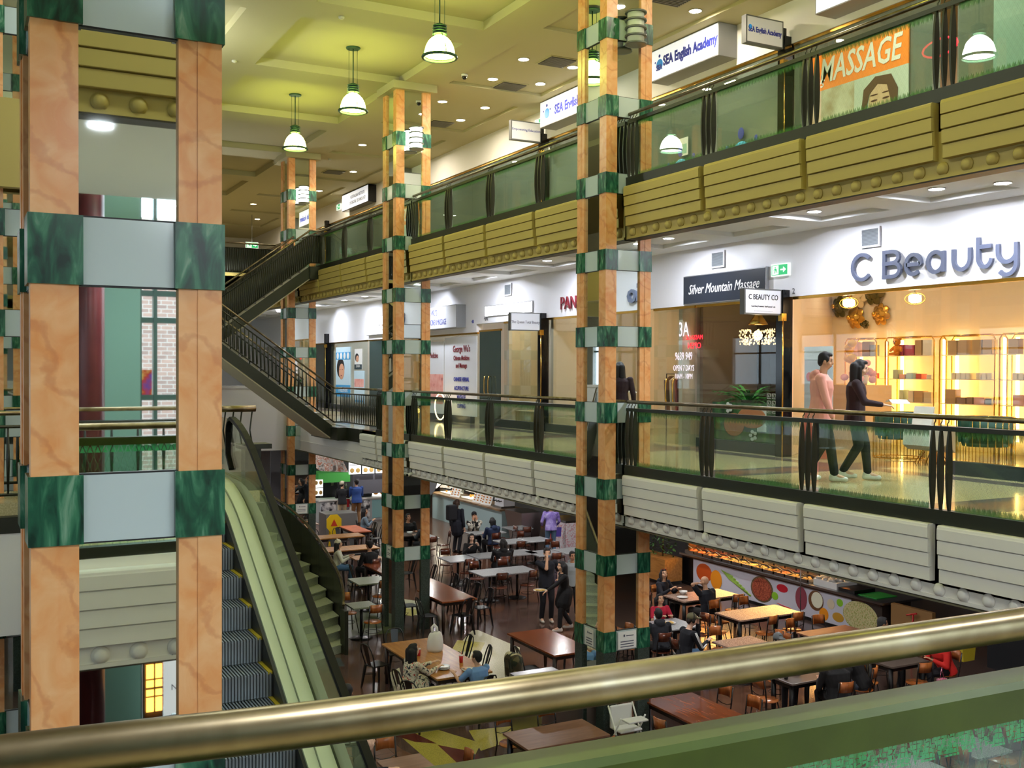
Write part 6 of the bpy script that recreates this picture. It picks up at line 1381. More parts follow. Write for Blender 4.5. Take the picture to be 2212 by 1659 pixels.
    if hat:
        c = MB(); kind, hcol = hat; hm = M('hat %d %d %d' % hcol, hcol, .8)
        h = lambda q, r: c.ell(hc+hrot @ (V(q)*hs), [v*hs for v in r], 14, 10, hrot)
        h((0, -.015, .055), (.092, .105, .085))
        if kind == 'cap': h((0, .12, .055), (.07, .07, .012))
        if kind == 'beanie':
            for sx in (-1, 1): h((sx*.06, -.01, .135), (.02, .02, .03))
        remesh(c.build('hat' if kind != 'cap' else 'cap', hm, t), .011, 2)
    if extras: extras(t, dict(hc=hc, hrot=hrot, wr=wr, elb=elb, sh=sh, tp=tp, hs=hs, s=s, knees=knees))
    return t
def stripes(t, j):
    for i in (0, 1):
        m = MB(); a, b_, c = j['sh'][i], j['elb'][i], j['wr'][i]; sx = (-1, 1)[i]
        for q in (-.018, 0, .018):
            o = Vector((sx*.066, q-.0, .012)); m.tube([a+o+Vector((0, 0, .03)), a.lerp(b_, .5)+o*.95, b_+o*.9, b_.lerp(c, .6)+o*.8], .005, 5)
        m.build('sleeve_stripes', PAPER, t)
def mask(t, j): 
    m = MB().ell(j['hc']+j['hrot'] @ Vector((0, .078, -.06)), (.045, .03, .04), 12, 8, j['hrot']); m.build('face_mask', M('blue mask', (60, 140, 190), .6), t)
def shades(t, j):
    m = MB()
    for sx in (-1, 1): m.ell(j['hc']+j['hrot'] @ Vector((sx*.035, .07, .1)), (.026, .012, .016), 10, 6)
    m.build('sunglasses', M('red mirror lens', (200, 70, 40), .1, .6), t)
def hphones(t, j):
    m = MB()
    for sx in (-1, 1): m.ell(j['hc']+j['hrot'] @ Vector((sx*.095, 0, -.005)), (.022, .035, .042), 10, 8)
    m.tube([j['hc']+j['hrot'] @ Vector((.1*math.cos(a), 0, .02+.125*math.sin(a))) for a in [PI*q/10 for q in range(11)]], .01, 6); m.build('headphones', BLACKM, t)
def glasses(t, j):
    m = MB()
    for sx in (-1, 1): m.tube([j['hc']+j['hrot'] @ (Vector((sx*.034+.022*math.cos(a), .1, .006+.018*math.sin(a)))*j['hs']) for a in [2*PI*q/12 for q in range(12)]], .002, 4, closed=True)
    m.build('glasses', GOLD, t)
def bagfn(col, side=1, label=None):
    def f(t, j):
        p = j['wr'][1 if side > 0 else 0]; m = MB().prism([(-.13, -.38), (.13, -.38), (.15, -.08), (-.15, -.08)], 1, -.05, .05); m.tube([(-.07, 0, -.08), (-.04, 0, .04), (.04, 0, .04), (.07, 0, -.08)], .006, 5)
        b = m.build('carrier_bag', M('bag %d %d %d' % col, col, .6), None); mw = Matrix.Translation(t.location) @ Matrix.Rotation(t.rotation_euler[2], 4, 'Z'); b.location = mw @ p; b.rotation_euler = t.rotation_euler
        tag(b, label or 'carrier bag held by a standing person', 'bag')
    return f
PLAID = N('black and cream plaid cloth', [(.42, (24, 24, 26)), (.5, (150, 140, 126)), (.6, (210, 204, 190))], 14, .85, 2, .5, kind='voronoi')
PATCH = N('cream and red patchwork cloth', [(.35, (40, 46, 60)), (.45, (206, 196, 170)), (.6, (226, 220, 200)), (.7, (180, 60, 50))], 22, .85, 1)
LAV = N('lavender dyed cloth', [(.35, (120, 96, 190)), (.6, (176, 160, 226)), (.75, (206, 196, 236))], 6, .85, 3, .6)
DENIM = M('blue denim', (74, 112, 150), .9); 
F = ZF
person('walking man in a salmon pink hoodie and dark trousers on the middle gallery', 10.45, 10.65, 0, R(-140), 1.80, 'walk', (226, 160, 146), (28, 32, 36), (236, 236, 236), 'a', (18, 16, 18), 0, .03, None, (0, .12), hood=True, bulk=1.22, vox=.011)
person('walking woman with long black hair and dark brown top carrying papers, middle gallery', 11.05, 10.6, 0, R(-136), 1.70, 'walk', (40, 22, 28), (24, 28, 34), (232, 236, 230), 'c', (16, 14, 16), .42, .02, [Vector((-.28, .03, .82)), Vector((.24, .36, 1.06))], (0, .22), extras=glasses, bulk=1.12, vox=.011)
t = thing('paper_sheets', 'open white papers held out by the walking woman', 'papers', (11.5, 10.28, 1.09), R(-120)); MB().prism([(-.15, 0), (0, .03), (.15, -.02), (.15, -.012), (0, .038), (-.15, .008)], 1, -.11, .13).build('sheet', PAPER, t)
MIDT = []
person('standing person in a beige cap and black jacket with cream trousers at the far stall', 13.1, 38.5, F, R(-15), 1.72, 'stand', (22, 24, 30), (196, 180, 146), (40, 40, 40), 'a', hat=('cap', (206, 196, 176)), lean=.12, hands=[Vector((-.1, .34, 1.05)), Vector((.16, .34, 1.05))], head=(-.4, -.3), extras=bagfn((220, 40, 50), 1, 'red carrier bag held by the person in the beige cap'), vox=.014)
person('standing man in a blue jacket and tan trousers, back turned, at the far stall', 13.65, 38.4, F, 0, 1.80, 'stand', (40, 72, 140), (136, 100, 66), (60, 50, 40), 'a', lean=.12, hands=[Vector((-.12, .34, 1.1)), Vector((.12, .34, 1.1))], head=(0, -.5), bulk=1.15, vox=.014)
person('standing person in a long black coat carrying a backpack among the tables', 14.45, 31.0, F, R(-60), 1.78, 'stand', (20, 22, 34), (18, 18, 26), (20, 20, 20), 'c', (60, 40, 28), .12, 0, bulk=1.12, skirt=1, vox=.014)
tag(bevel(MB().box((-.17, -.12, -.25), (.17, .12, .25)).build('backpack', M('black bag cloth', (18, 18, 24), .8), None, (14.22, 30.9, -3.1)), .05), 'dark backpack on the back of the person in the long black coat', 'bag')
person('standing person in a lavender top and blue jeans, back turned, at the white freezer', 16.97, 29.2, F, R(-20), 1.74, 'stand', (176, 160, 226), (92, 122, 150), (40, 40, 40), 'b', (96, 70, 50), 0, .04, hands=[Vector((-.26, .2, .95)), Vector((.24, .26, .95))], topmat=LAV, bulk=1.1, extras=bagfn((90, 70, 170), 1, 'purple bag hanging beside the person in the lavender top'), vox=.013)
person('standing man in black drinking, one hand at his mouth over a lowered blue mask', 12.35, 21.45, F, R(165), 1.80, 'stand', (24, 26, 36), (14, 14, 20), (196, 190, 176), 'a', (40, 32, 30), 0, 0, [Vector((-.26, .12, 1.05)), Vector((.04, .2, 1.58))], (0, .1), 'short', bulk=1.1, extras=mask, vox=.012)
person('woman in black walking with a plate of food held out in front', 12.33, 20.55, F, R(75), 1.62, 'walk', (14, 13, 15), (14, 13, 15), (206, 200, 190), 'a', (18, 15, 15), .2, .15, [Vector((-.1, .5, .93)), Vector((.28, .1, .8))], (.1, -.1), skirt=1, vox=.012)
person('young person in a light grey hoodie standing behind the woman with the plate', 13.15, 21.6, F, R(150), 1.62, 'stand', (150, 156, 156), (16, 16, 20), (30, 30, 30), 'b', (30, 24, 24), 0, 0, None, (.3, 0), hood=True, vox=.012)
# seated
person('seated woman in a white bobble beanie and cream sweater facing right at the yellow table', 9.3, 27.75, F, R(-110), 1.64, 'sit', (206, 206, 186), (84, 120, 156), (226, 226, 226), 'a', (30, 24, 24), .2, .12, [Vector((-.18, .34, .8)), Vector((.14, .34, .8))], (0, -.3), hat=('beanie', (224, 218, 196)), botmat=DENIM, vox=.013)
person('seated man in a black jacket, back turned, opposite the white beanie', 9.95, 26.85, F, R(20), 1.78, 'sit', (14, 14, 18), (16, 16, 20), (20, 20, 20), 'b', (16, 14, 14), 0, .15, None, (0, -.2), bulk=1.25, vox=.013)
person('seated girl with long black hair in a pale blue jacket looking at her phone', 12.25, 33.75, F, R(-110), 1.64, 'sit', (120, 140, 156), (26, 30, 40), (210, 210, 210), 'a', (14, 12, 14), .3, .12, [Vector((-.06, .3, .85)), Vector((.1, .3, .85))], (0, -.35), vox=.014)
person('seated person in a white shirt partly behind the herbal shop column', 13.6, 33.6, F, R(80), 1.68, 'sit', (206, 206, 206), (18, 18, 22), (200, 200, 200), 'a', (20, 16, 16), 0, .1, vox=.015)
person('seated smiling woman with long black hair in a black top', 13.1, 27.1, F, R(172), 1.66, 'sit', (16, 15, 18), (20, 20, 24), (20, 20, 20), 'c', (16, 14, 16), .26, .08, [Vector((-.1, .33, .98)), Vector((.16, .3, .92))], (-.25, 0), vox=.012)
person('seated person in a big black coat with their back turned, opposite the smiling woman', 13.35, 25.6, F, R(-8), 1.76, 'sit', (10, 10, 14), (12, 12, 16), (20, 20, 20), 'b', (20, 16, 16), .1, .05, None, (0, -.2), bulk=1.35, skirt=1, hood=True, vox=.013)
person('seated man in a black cap and black and cream plaid shirt eating with both hands', 15.05, 30.95, F, R(165), 1.76, 'sit', (60, 60, 60), (40, 44, 60), (30, 30, 30), 'b', (20, 18, 18), 0, .12, [Vector((-.05, .24, 1.08)), Vector((.07, .24, 1.08))], (0, -.2), topmat=PLAID, hat=('cap', (22, 24, 34)), bulk=1.15, vox=.014)
person('seated person in a dark blue jacket, back turned, by the plaid shirt man', 15.0, 29.45, F, R(5), 1.74, 'sit', (26, 40, 72), (20, 20, 26), (20, 20, 20), 'b', (16, 14, 16), .08, .1, None, (-.3, 0), bulk=1.15, hood=True, vox=.014)
person('seated person in dark red half hidden by the herbal shop column', 12.1, 28.9, F, R(120), 1.66, 'sit', (110, 24, 36), (30, 40, 60), (20, 20, 20), 'b', (20, 16, 16), .1, .1, vox=.014)
person('seated woman with red sunglasses on her head eating from a white bowl with chopsticks', 14.75, 20.15, F, R(-165), 1.68, 'sit', (22, 24, 36), (20, 20, 26), (20, 20, 20), 'a', (34, 24, 22), .28, .15, [Vector((-.18, .34, .84)), Vector((.14, .38, .88))], (-.5, -.35), extras=shades, hood=True, vox=.011)
person('seated bald man in a dark t-shirt, back turned, hand held to his head', 14.95, 18.68, F, R(8), 1.80, 'sit', (24, 28, 38), (30, 26, 26), (30, 30, 30), 'a', (120, 90, 80), 0, .18, [Vector((-.16, .16, 1.18)), Vector((.22, .36, .8))], (.3, -.1), 'short', bald=True, bulk=1.12, vox=.011)
person('seated girl in a crimson t-shirt looking down at her plate near the second nearest column', 13.25, 18.2, F, R(170), 1.52, 'sit', (190, 30, 60), (30, 30, 40), (200, 200, 200), 'a', (18, 15, 16), .1, .2, [Vector((-.12, .36, .8)), Vector((.14, .36, .8))], (0, -.4), 'short', vox=.011)
person('seated person in a dark padded jacket opposite the crimson shirt girl, back to the viewer', 12.25, 16.75, F, R(-15), 1.68, 'sit', (24, 26, 34), (16, 16, 20), (20, 20, 20), 'a', (20, 18, 18), 0, .35, None, (0, -.3), hood=True, bulk=1.1, vox=.011)
person('seated young man in a black track top with white sleeve stripes, cap and headphones', 12.3, 16.05, F, R(-95), 1.78, 'sit', (14, 16, 26), (90, 130, 170), (40, 40, 40), 'c', (40, 30, 26), 0, .22, [Vector((-.02, .3, 1.12)), Vector((.14, .42, .8))], (-.25, .1), hat=('cap', (92, 88, 60)), extras=lambda t, j: (stripes(t, j), hphones(t, j)), vox=.010)
person('seated person in a grey cap seen just above the brass rail', 12.95, 14.2, F, R(170), 1.66, 'sit', (60, 64, 70), (30, 30, 34), (30, 30, 30), 'a', hat=('cap', (110, 116, 118)), vox=.013)
person('seated man with dark grey hair near the counter end, looking right', 15.5, 14.2, F, R(-150), 1.72, 'sit', (20, 20, 22), (24, 24, 28), (20, 20, 20), 'b', (50, 50, 52), 0, .05, None, (.6, 0), vox=.012)
person('seated person in a bright red sweater leaning over the dark table at the lower right', 15.95, 13.1, F, R(75), 1.72, 'sit', (206, 34, 26), (20, 20, 26), (20, 20, 20), 'b', (30, 26, 26), 0, .35, None, (0, -.2), bulk=1.25, vox=.012)
person('seated person in black at the lower right, back to the viewer, left of the two', 12.95, 12.75, F, R(-10), 1.76, 'sit', (12, 12, 14), (12, 12, 14), (20, 20, 20), 'b', (20, 18, 18), 0, .2, None, (0, -.3), bulk=1.3, vox=.012)
person('seated person in black with grey jeans at the lower right, right of the two', 13.9, 13.15, F, R(30), 1.76, 'sit', (12, 12, 14), (64, 72, 86), (20, 20, 20), 'b', (20, 18, 18), 0, .45, [Vector((-.3, .45, .85)), Vector((.1, .45, .8))], (0, -.3), bulk=1.15, vox=.012)
person('seated balding man in a black top beside the escalator handrail at the bottom', 4.6, 12.65, F, R(-100), 1.74, 'sit', (16, 18, 28), (20, 20, 26), (20, 20, 20), 'c', (120, 90, 80), 0, .1, None, (.2, -.2), bald=True, bulk=1.2, vox=.011)
person('seated dark-haired person in a pale grey shirt just right of the escalator handrail', 5.1, 14.75, F, R(-20), 1.7, 'sit', (170, 178, 176), (30, 30, 36), (20, 20, 20), 'b', (16, 14, 14), 0, .1, bulk=1.1, vox=.012)
person('seated girl with long black hair in a cream and red patchwork jacket', 6.85, 16.6, F, R(-85), 1.64, 'sit', (210, 200, 180), (24, 28, 44), (20, 20, 20), 'c', (16, 14, 16), .42, .2, [Vector((-.1, .5, .86)), Vector((.1, .5, .82))], (0, -.25), topmat=PATCH, skirt=1, bulk=1.05, vox=.010)
person('seated boy in a sky blue t-shirt with his back turned at the honey wood table', 7.8, 15.78, F, R(15), 1.52, 'sit', (112, 152, 206), (24, 28, 44), (20, 20, 20), 'a', (14, 12, 12), 0, .22, [Vector((-.22, .42, .8)), Vector((.1, .42, .8))], (.3, -.2), 'short', bulk=1.2, vox=.010)
person('standing person in a white shirt seen low at the far left frame edge', .62, 17.5, F, R(-20), 1.68, 'stand', (216, 216, 214), (30, 30, 36), (20, 20, 20), 'b', vox=.014)
# ======================= TABLES AND CHAIRS =======================
def bistro(label, x, y, rz, light=True, group=None):
    return place('bistro_chair' + ('' if light else '_dark'), label, x, y, rz, group)
PROTO = {}
def make_bistro(light):
    t = thing('bistro_chair', 'p', 'chair', (0, 0, -60)); wd = CWOOD if light else CWOOD_D
    MB().lathe([(.17, .435), (.195, .44), (.2, .452), (.19, .462), (.02, .458)], (0, 0, 0), 22).build('seat', wd, t)
    rs = []
    for k in range(9):
        a = R(-34+8.5*k); r0 = .23; x_, y_ = r0*math.sin(a), -.02-r0*math.cos(a)+.02; rs.append([(x_, y_, .69), (x_*1.05, y_*1.05-.012, .69), (x_*1.06, y_*1.06-.03, .87), (x_, y_-.02, .87)])
    MB().rings(rs, True, False, True).build('backrest', wd, t)
    for sx, sy in ((-1, 1), (1, 1)): MB().tube([(sx*.12, sy*.12, .44), (sx*.19, sy*.19, 0)], .0105, 8).build('leg', BLACKM, t)
    for sx in (-1, 1): MB().tube([(sx*.19, -.22, 0), (sx*.15, -.17, .44), (sx*.155, -.20, .62), (sx*.15, -.235, .86)], .0115, 8).build('leg', BLACKM, t)
    MB().tube([(.165*math.cos(a*PI/8), .165*math.sin(a*PI/8), .24) for a in range(16)], .006, 6, closed=True).build('stretcher_ring', BLACKM, t)
    MB().tube([(-.155, -.19, .6), (-.06, -.2, .56), (.06, -.2, .56), (.155, -.19, .6)], .006, 6).build('back_wire', BLACKM, t)
    return t
def make_metal():
    t = thing('metal_chair', 'p', 'chair', (0, 0, -60))
    o = MB().prism([(-.15, -.17), (.15, -.17), (.19, .1), (.17, .18), (-.17, .18), (-.19, .1)], 2, .43, .455).build('seat', BLACKM, t); bevel(o, .012)
    for sx, sy in ((-1, -1), (1, -1), (-1, 1), (1, 1)):
        MB().rings([[(sx*.11, sy*.13, .44), (sx*.16, sy*.13, .44), (sx*.16, sy*.17, .44), (sx*.11, sy*.17, .44)], [(sx*.185, sy*.19, 0), (sx*.21, sy*.19, 0), (sx*.21, sy*.215, 0), (sx*.185, sy*.215, 0)]], True, False, False).build('leg', BLACKM, t)
    MB().tube([(-.15, -.14, .44), (-.175, -.19, .62), (-.17, -.235, .76), (-.12, -.26, .85), (0, -.265, .875), (.12, -.26, .85), (.17, -.235, .76), (.175, -.19, .62), (.15, -.14, .44)], .0125, 8).build('back_hoop', BLACKM, t)
    MB().rings([[(-.05, -.15, .45), (.05, -.15, .45), (.05, -.158, .45), (-.05, -.158, .45)], [(-.075, -.26, .86), (.075, -.26, .86), (.075, -.268, .86), (-.075, -.268, .86)]], True, False, False).build('back_slat', BLACKM, t)
    for sx in (-1, 1): MB().tube([(sx*.16, -.15, .25), (-sx*.0, 0, .27)], .006, 6).build('cross_brace', BLACKM, t)
    return t
USED = {}
def place(kind, label, x, y, rz, group=None, z=ZF):
    if kind not in PROTO:
        PROTO[kind] = make_metal() if kind == 'metal_chair' else make_bistro(kind == 'bistro_chair'); o = PROTO[kind]; o.location = (x, y, z); o.rotation_euler = (0, 0, rz); o['label'] = label
        if group: o['group'] = group
        return o
    return dup(PROTO[kind], (x, y, z), rz, label, group)
def table(label, x, y, sx, sy, mat, base='ped', h=.75):
    t = thing('dining_table', label, 'table', (x, y, ZF))
    bevel(MB().box((-sx/2, -sy/2, h-.035), (sx/2, sy/2, h)).build('table_top', mat, t), .004, 1)
    if base == 'ped':
        MB().tube([(0, 0, .03), (0, 0, h-.035)], .035, 12).build('pedestal', BLACKM, t); MB().lathe([(.25, 0), (.25, .012), (.2, .03), (.05, .045)], (0, 0, 0), 24).build('base_disc', BLACKM, t); MB().box((-.2, -.02, h-.06), (.2, .02, h-.035)).box((-.02, -.2, h-.06), (.02, .2, h-.035)).build('spider', BLACKM, t)
    else:
        lm = BLACKM if base == 'black' else M('dark turned timber', (44, 26, 18), .4)
        for a in (-1, 1):
            for b in (-1, 1): MB().tube([(a*(sx/2-.07), b*(sy/2-.09), 0), (a*(sx/2-.07), b*(sy/2-.09), .3), (a*(sx/2-.07), b*(sy/2-.09), h-.035)], [.03, .045, .04], 8).build('leg', lm, t)
        MB().box((-sx/2+.06, -sy/2+.08, h-.12), (sx/2-.06, -sy/2+.1, h-.035)).box((-sx/2+.06, sy/2-.1, h-.12), (sx/2-.06, sy/2-.08, h-.035)).box((-sx/2+.06, -sy/2+.08, h-.12), (-sx/2+.08, sy/2-.08, h-.035)).box((sx/2-.08, -sy/2+.08, h-.12), (sx/2-.06, sy/2-.08, h-.035)).build('apron', lm, t)
    return t
# (phrase, x, y, sx, sy, material, base, chair kind, chair slots)  slot: (side, offset along the side)
GG, GP, WR, WY, LB, GN = GRAN_G, GRAN_P, WOOD_R, WOOD_Y, LAM_B, GRAN_N
TB = [
 ('pale granite table, left half of the pair nearest the standing man in black', 12.19, 24.12, .8, .86, GG, 'ped', 'bistro_chair_dark', 'n0 f0'),
 ('pale granite table, right half of the pair nearest the standing man in black', 13.0, 24.12, .8, .86, GG, 'ped', 'bistro_chair_dark', 'n0 f0'),
 ('pale granite table just right of the herbal shop column', 12.3, 26.3, .85, .88, GG, 'ped', 'bistro_chair_dark', 'n0 f0'),
 ('pale granite table in front of the smiling woman', 13.75, 26.4, 1.9, .8, GG, 'ped', 'bistro_chair_dark', 'n-.6'),
 ('pale granite table, left one of the row behind the black coat', 14.98, 28.23, .82, .82, GG, 'ped', 'bistro_chair_dark', 'n0 f0'),
 ('pale granite table, right one of the row behind the black coat', 15.85, 28.23, .82, .82, GG, 'ped', 'bistro_chair_dark', 'n0 f0'),
 ('pale granite table, left part, behind the standing man in black', 14.9, 26.0, .85, .85, GG, 'ped', 'bistro_chair_dark', 'n0'),
 ('pale granite table, right part, behind the standing man in black', 15.8, 26.0, .85, .85, GG, 'ped', 'bistro_chair_dark', 'n0 f0'),
 ('pale table shared by the plaid shirt man', 15.1, 30.2, 1.2, .66, GG, 'ped', 'bistro_chair_dark', 'e0'),
 ('pale table beyond the row, right of the dark blue jacket', 16.5, 30.6, .8, .75, GG, 'ped', 'bistro_chair_dark', 'n0 w0'),
 ('grey table near the dark red top', 12.9, 30.2, .85, .8, GG, 'ped', 'bistro_chair_dark', 'n0 e0'),
 ('dark red timber long table behind the herbal shop column foot', 10.1, 25.6, .9, 2.2, WR, 'wood', 'metal_chair', 'e.5 e-.5 w.5 n0'),
 ('long glossy red-brown table right of the herbal shop column foot', 10.09, 22.76, .88, 2.6, WR, 'wood', 'metal_chair', 'w-1.15 w1.05 e-.95 e-.3 e.35 e1.0 n0'),
 ('glossy red-brown long table left of the second nearest column', 10.1, 17.4, .9, 1.85, WR, 'wood', 'metal_chair', 'w-.5 e-.5 e.5 n0'),
 ('honey wood table of the family meal', 7.68, 17.41, 1.05, 2.6, WY, 'wood', 'metal_chair', 'f-.1 e.7 e-.1'),
 ('brown laminate table in the gap below the brass rail', 7.6, 12.9, 1.34, .77, LB, 'black', 'bistro_chair', 'f-.35 f.35 n.35'),
 ('glossy red-brown plank table in the gap below the brass rail', 10.07, 13.0, .93, 1.5, WR, 'wood', 'bistro_chair', 'w-.5 e.3 e-.4 n0'),
 ('pink granite double table before the vegetable pictures', 15.33, 17.44, 1.7, .83, GP, 'black', 'bistro_chair', 'n-.3 n.45 f-.45 f.4 w0'),
 ('pink granite table where the bald man sits', 15.34, 19.4, 1.62, .8, GP, 'black', 'bistro_chair', 'n.5'),
 ('pinkish table beside the track top man', 13.35, 15.6, .95, .72, GP, 'ped', 'bistro_chair', 'f0 e0'),
 ('grey table of the crimson shirt girl', 13.0, 17.45, .85, .8, GG, 'black', 'bistro_chair_dark', 'e0'),
 ('amber-lit brown table at the right before the rice picture', 15.5, 15.4, 1.35, .7, LB, 'black', 'bistro_chair', 'f-.3 w0 f.4'),
 ('dark table with a bench-like top near the red sweater', 15.05, 13.4, .95, .62, M('dark table top', (96, 84, 76), .3), 'black', 'bistro_chair', 'n0 w0'),
 ('small dark table right of the plank table, with a cup', 12.75, 13.45, .9, .62, M('dark table top', (96, 84, 76), .3), 'black', 'bistro_chair', 'w0'),
 ('green-grey square table, farther of the two by the stair foot', 9.04, 24.55, .8, .85, GN, 'ped', 'bistro_chair', 'n.1 e0'),
 ('small green-grey table touching the stair newel', 7.95, 22.05, .58, .6, GN, 'ped', 'bistro_chair', 'n.1 f-.1'),
 ('yellow-brown long table behind the white beanie', 9.9, 29.3, 2.2, .75, WY, 'wood', 'metal_chair', 'f-.6 f.1 f.7'),
 ('yellow-brown long table one row further behind the beanie', 10.6, 31.6, 1.6, .7, WY, 'wood', 'metal_chair', 'f-.5 f.3'),
 ('orange-brown table beside the wet floor sign', 11.6, 32.8, .6, 1.5, N('orange timber', [(.4, (176, 84, 46)), (.6, (196, 104, 60))], 3, .4), 'wood', 'metal_chair', 'e.3 e-.4'),
 ('small pale table by the foot of the farthest column', 10.5, 34.75, .75, .75, GP, 'ped', 'metal_chair', 'n0'),
 ('yellow table shared by the couple beside the curved stair', 10.1, 27.55, .8, .85, WY, 'ped', 'metal_chair', ''),
 ('yellow-topped counter table right of the couple', 10.95, 26.9, .6, .9, WY, 'wood', 'metal_chair', ''),
 ('brown laminate table at the bottom edge beside the balding man', 5.25, 12.6, .62, 1.0, LB, 'black', 'bistro_chair', 'f0 e0'),
 ('grey table seen through the green glass at the lower right', 12.5, 9.8, .7, .75, GG, 'ped', 'bistro_chair', 'w0 e0 f0'),
 ('grey table just beyond the green glass table', 11.1, 9.6, .8, .7, GG, 'ped', 'bistro_chair', 'w0 e0'),
 ('white table in the bright passage, nearer one', 8.4, 38.5, 1.4, .7, GG, 'ped', 'bistro_chair_dark', 'n-.4 n.4 f-.4 f.4'),
 ('white table in the bright passage, farther one', 8.6, 41.5, 1.4, .7, GG, 'ped', 'bistro_chair_dark', 'n-.4 n.4 f-.4 f.4'),
 ('table at the far left below the gallery', .3, 19.5, 1.2, .8, GG, 'ped', 'bistro_chair_dark', 'f0'),
 ('granite table on the atrium floor under the second nearest column', 11.9, 19.4, .01, .01, GG, 'ped', 'bistro_chair_dark', ''),
 ('grey table between the plate woman and the second nearest column', 13.2, 19.8, .8, .8, GG, 'ped', 'bistro_chair_dark', 'e0'),
]
SHORT = ['left white table before the standing man', 'right white table before the standing man', 'white table by the herbal shop column', "smiling woman's table", 'left back-row table', 'right back-row table', 'left table behind the drinking man', 'right table behind the drinking man', "plaid shirt man's table", 'table right of the blue jacket', 'grey table by the red top', 'long table behind the column foot', 'red-brown table by the column foot', 'red-brown table left of the second column', 'honey wood family table', 'brown laminate table below the rail', 'glossy plank table below the rail', 'pink granite double table', "bald man's granite table", "track top man's table", "crimson shirt girl's table", 'amber-lit table by the rice picture', 'dark table by the red sweater', 'small dark table with a cup', 'farther green-grey table by the stair', 'small table touching the newel', 'long table behind the beanie', 'farther long table behind the beanie', 'orange-brown table by the yellow sign', 'small pale table by the farthest column', 'yellow table by the stair', 'yellow counter table', 'bottom-edge table by the balding man', 'table seen through the green glass', 'table just beyond the green glass', 'nearer table in the bright passage', 'farther table in the bright passage', 'far-left table below the gallery', 'x', 'table beside the plate woman']
SID = {'n': 'near', 'f': 'far', 'w': 'left', 'e': 'right'}
KN = {'bistro_chair': 'amber-seated black chair', 'bistro_chair_dark': 'dark-seated black chair', 'metal_chair': 'black hoop-backed metal chair'}
for (ph, x, y, sx, sy, mt, base, ck, slots), short in zip(TB, SHORT):
    if sx < .1: continue
    table(ph, x, y, sx, sy, mt, base)
    for sl in slots.split():
        s_, o_ = sl[0], float(sl[1:]); end = '' if o_ == 0 else (' left' if o_ < 0 else ' right') if s_ in 'nf' else (' near' if o_ < 0 else ' far'); same = [float(q[1:]) for q in slots.split() if q[0] == s_ and (float(q[1:]) > 0) == (o_ > 0)]
        if len(same) > 1: end = (' outer' if abs(o_) == max(abs(q) for q in same) else ' inner')+end
        lab = '%s, %s side%s, at the %s' % (KN[ck], SID[s_], end, short)
        px_, py_, rz = {'n': (x+o_, y-sy/2-.14, 0), 'f': (x+o_, y+sy/2+.3, PI), 'w': (x-sx/2-.28, y+o_, -PI/2), 'e': (x+sx/2+.28, y+o_, PI/2)}[s_]
        place(ck, lab, px_, py_, rz+rnd.uniform(-.25, .25))
# chairs under the seated people
SEATS = [('under the woman in the white beanie', 'metal_chair', 9.3, 27.75, -110), ('under the man in the black jacket by the stair', 'bistro_chair_dark', 9.95, 26.85, 20), ('under the girl with the phone', 'metal_chair', 12.25, 33.75, -110), ('under the smiling woman', 'bistro_chair_dark', 13.1, 27.1, 172),
 ('under the big black coat', 'bistro_chair_dark', 13.35, 25.6, -8), ('under the plaid shirt man', 'bistro_chair_dark', 15.05, 30.95, 165), ('under the dark blue jacket', 'bistro_chair_dark', 15.0, 29.45, 5), ('under the dark red top', 'bistro_chair_dark', 12.1, 28.9, 120),
 ('under the woman with red sunglasses', 'bistro_chair', 14.75, 20.15, -165), ('under the bald man in the dark t-shirt', 'bistro_chair', 14.95, 18.68, 8), ('under the crimson shirt girl', 'bistro_chair_dark', 13.25, 18.2, 170), ('under the dark padded jacket', 'bistro_chair_dark', 12.25, 16.75, -15), ('under the track top man', 'bistro_chair_dark', 12.3, 16.05, -95),
 ('under the person in the grey cap', 'bistro_chair', 12.95, 14.2, 170), ('under the grey-haired man by the counter end', 'bistro_chair', 15.5, 14.2, -150), ('under the red sweater', 'bistro_chair', 15.95, 13.1, 75), ('under the left one of the two in black', 'bistro_chair', 12.95, 12.75, -10), ('under the right one of the two in black', 'bistro_chair', 13.9, 13.15, 30),
 ('under the balding man at the bottom', 'bistro_chair', 4.6, 12.65, -100), ('under the pale grey shirt', 'metal_chair', 5.1, 14.75, -20), ('under the patchwork jacket girl', 'metal_chair', 6.85, 16.6, -85), ('under the sky blue t-shirt boy', 'metal_chair', 7.8, 15.78, 15), ('under the white shirt person behind the column', 'metal_chair', 13.6, 33.6, 80)]
for l, k, x, y, d in SEATS: place(k, KN[k]+' '+l, x, y, R(d))
place('metal_chair', 'empty glossy black sheet metal chair standing alone near the curved stair foot', 6.95, 18.45, R(-75))
place('metal_chair', 'black hoop-backed chair behind the patchwork jacket girl', 6.75, 16.0, R(-60))
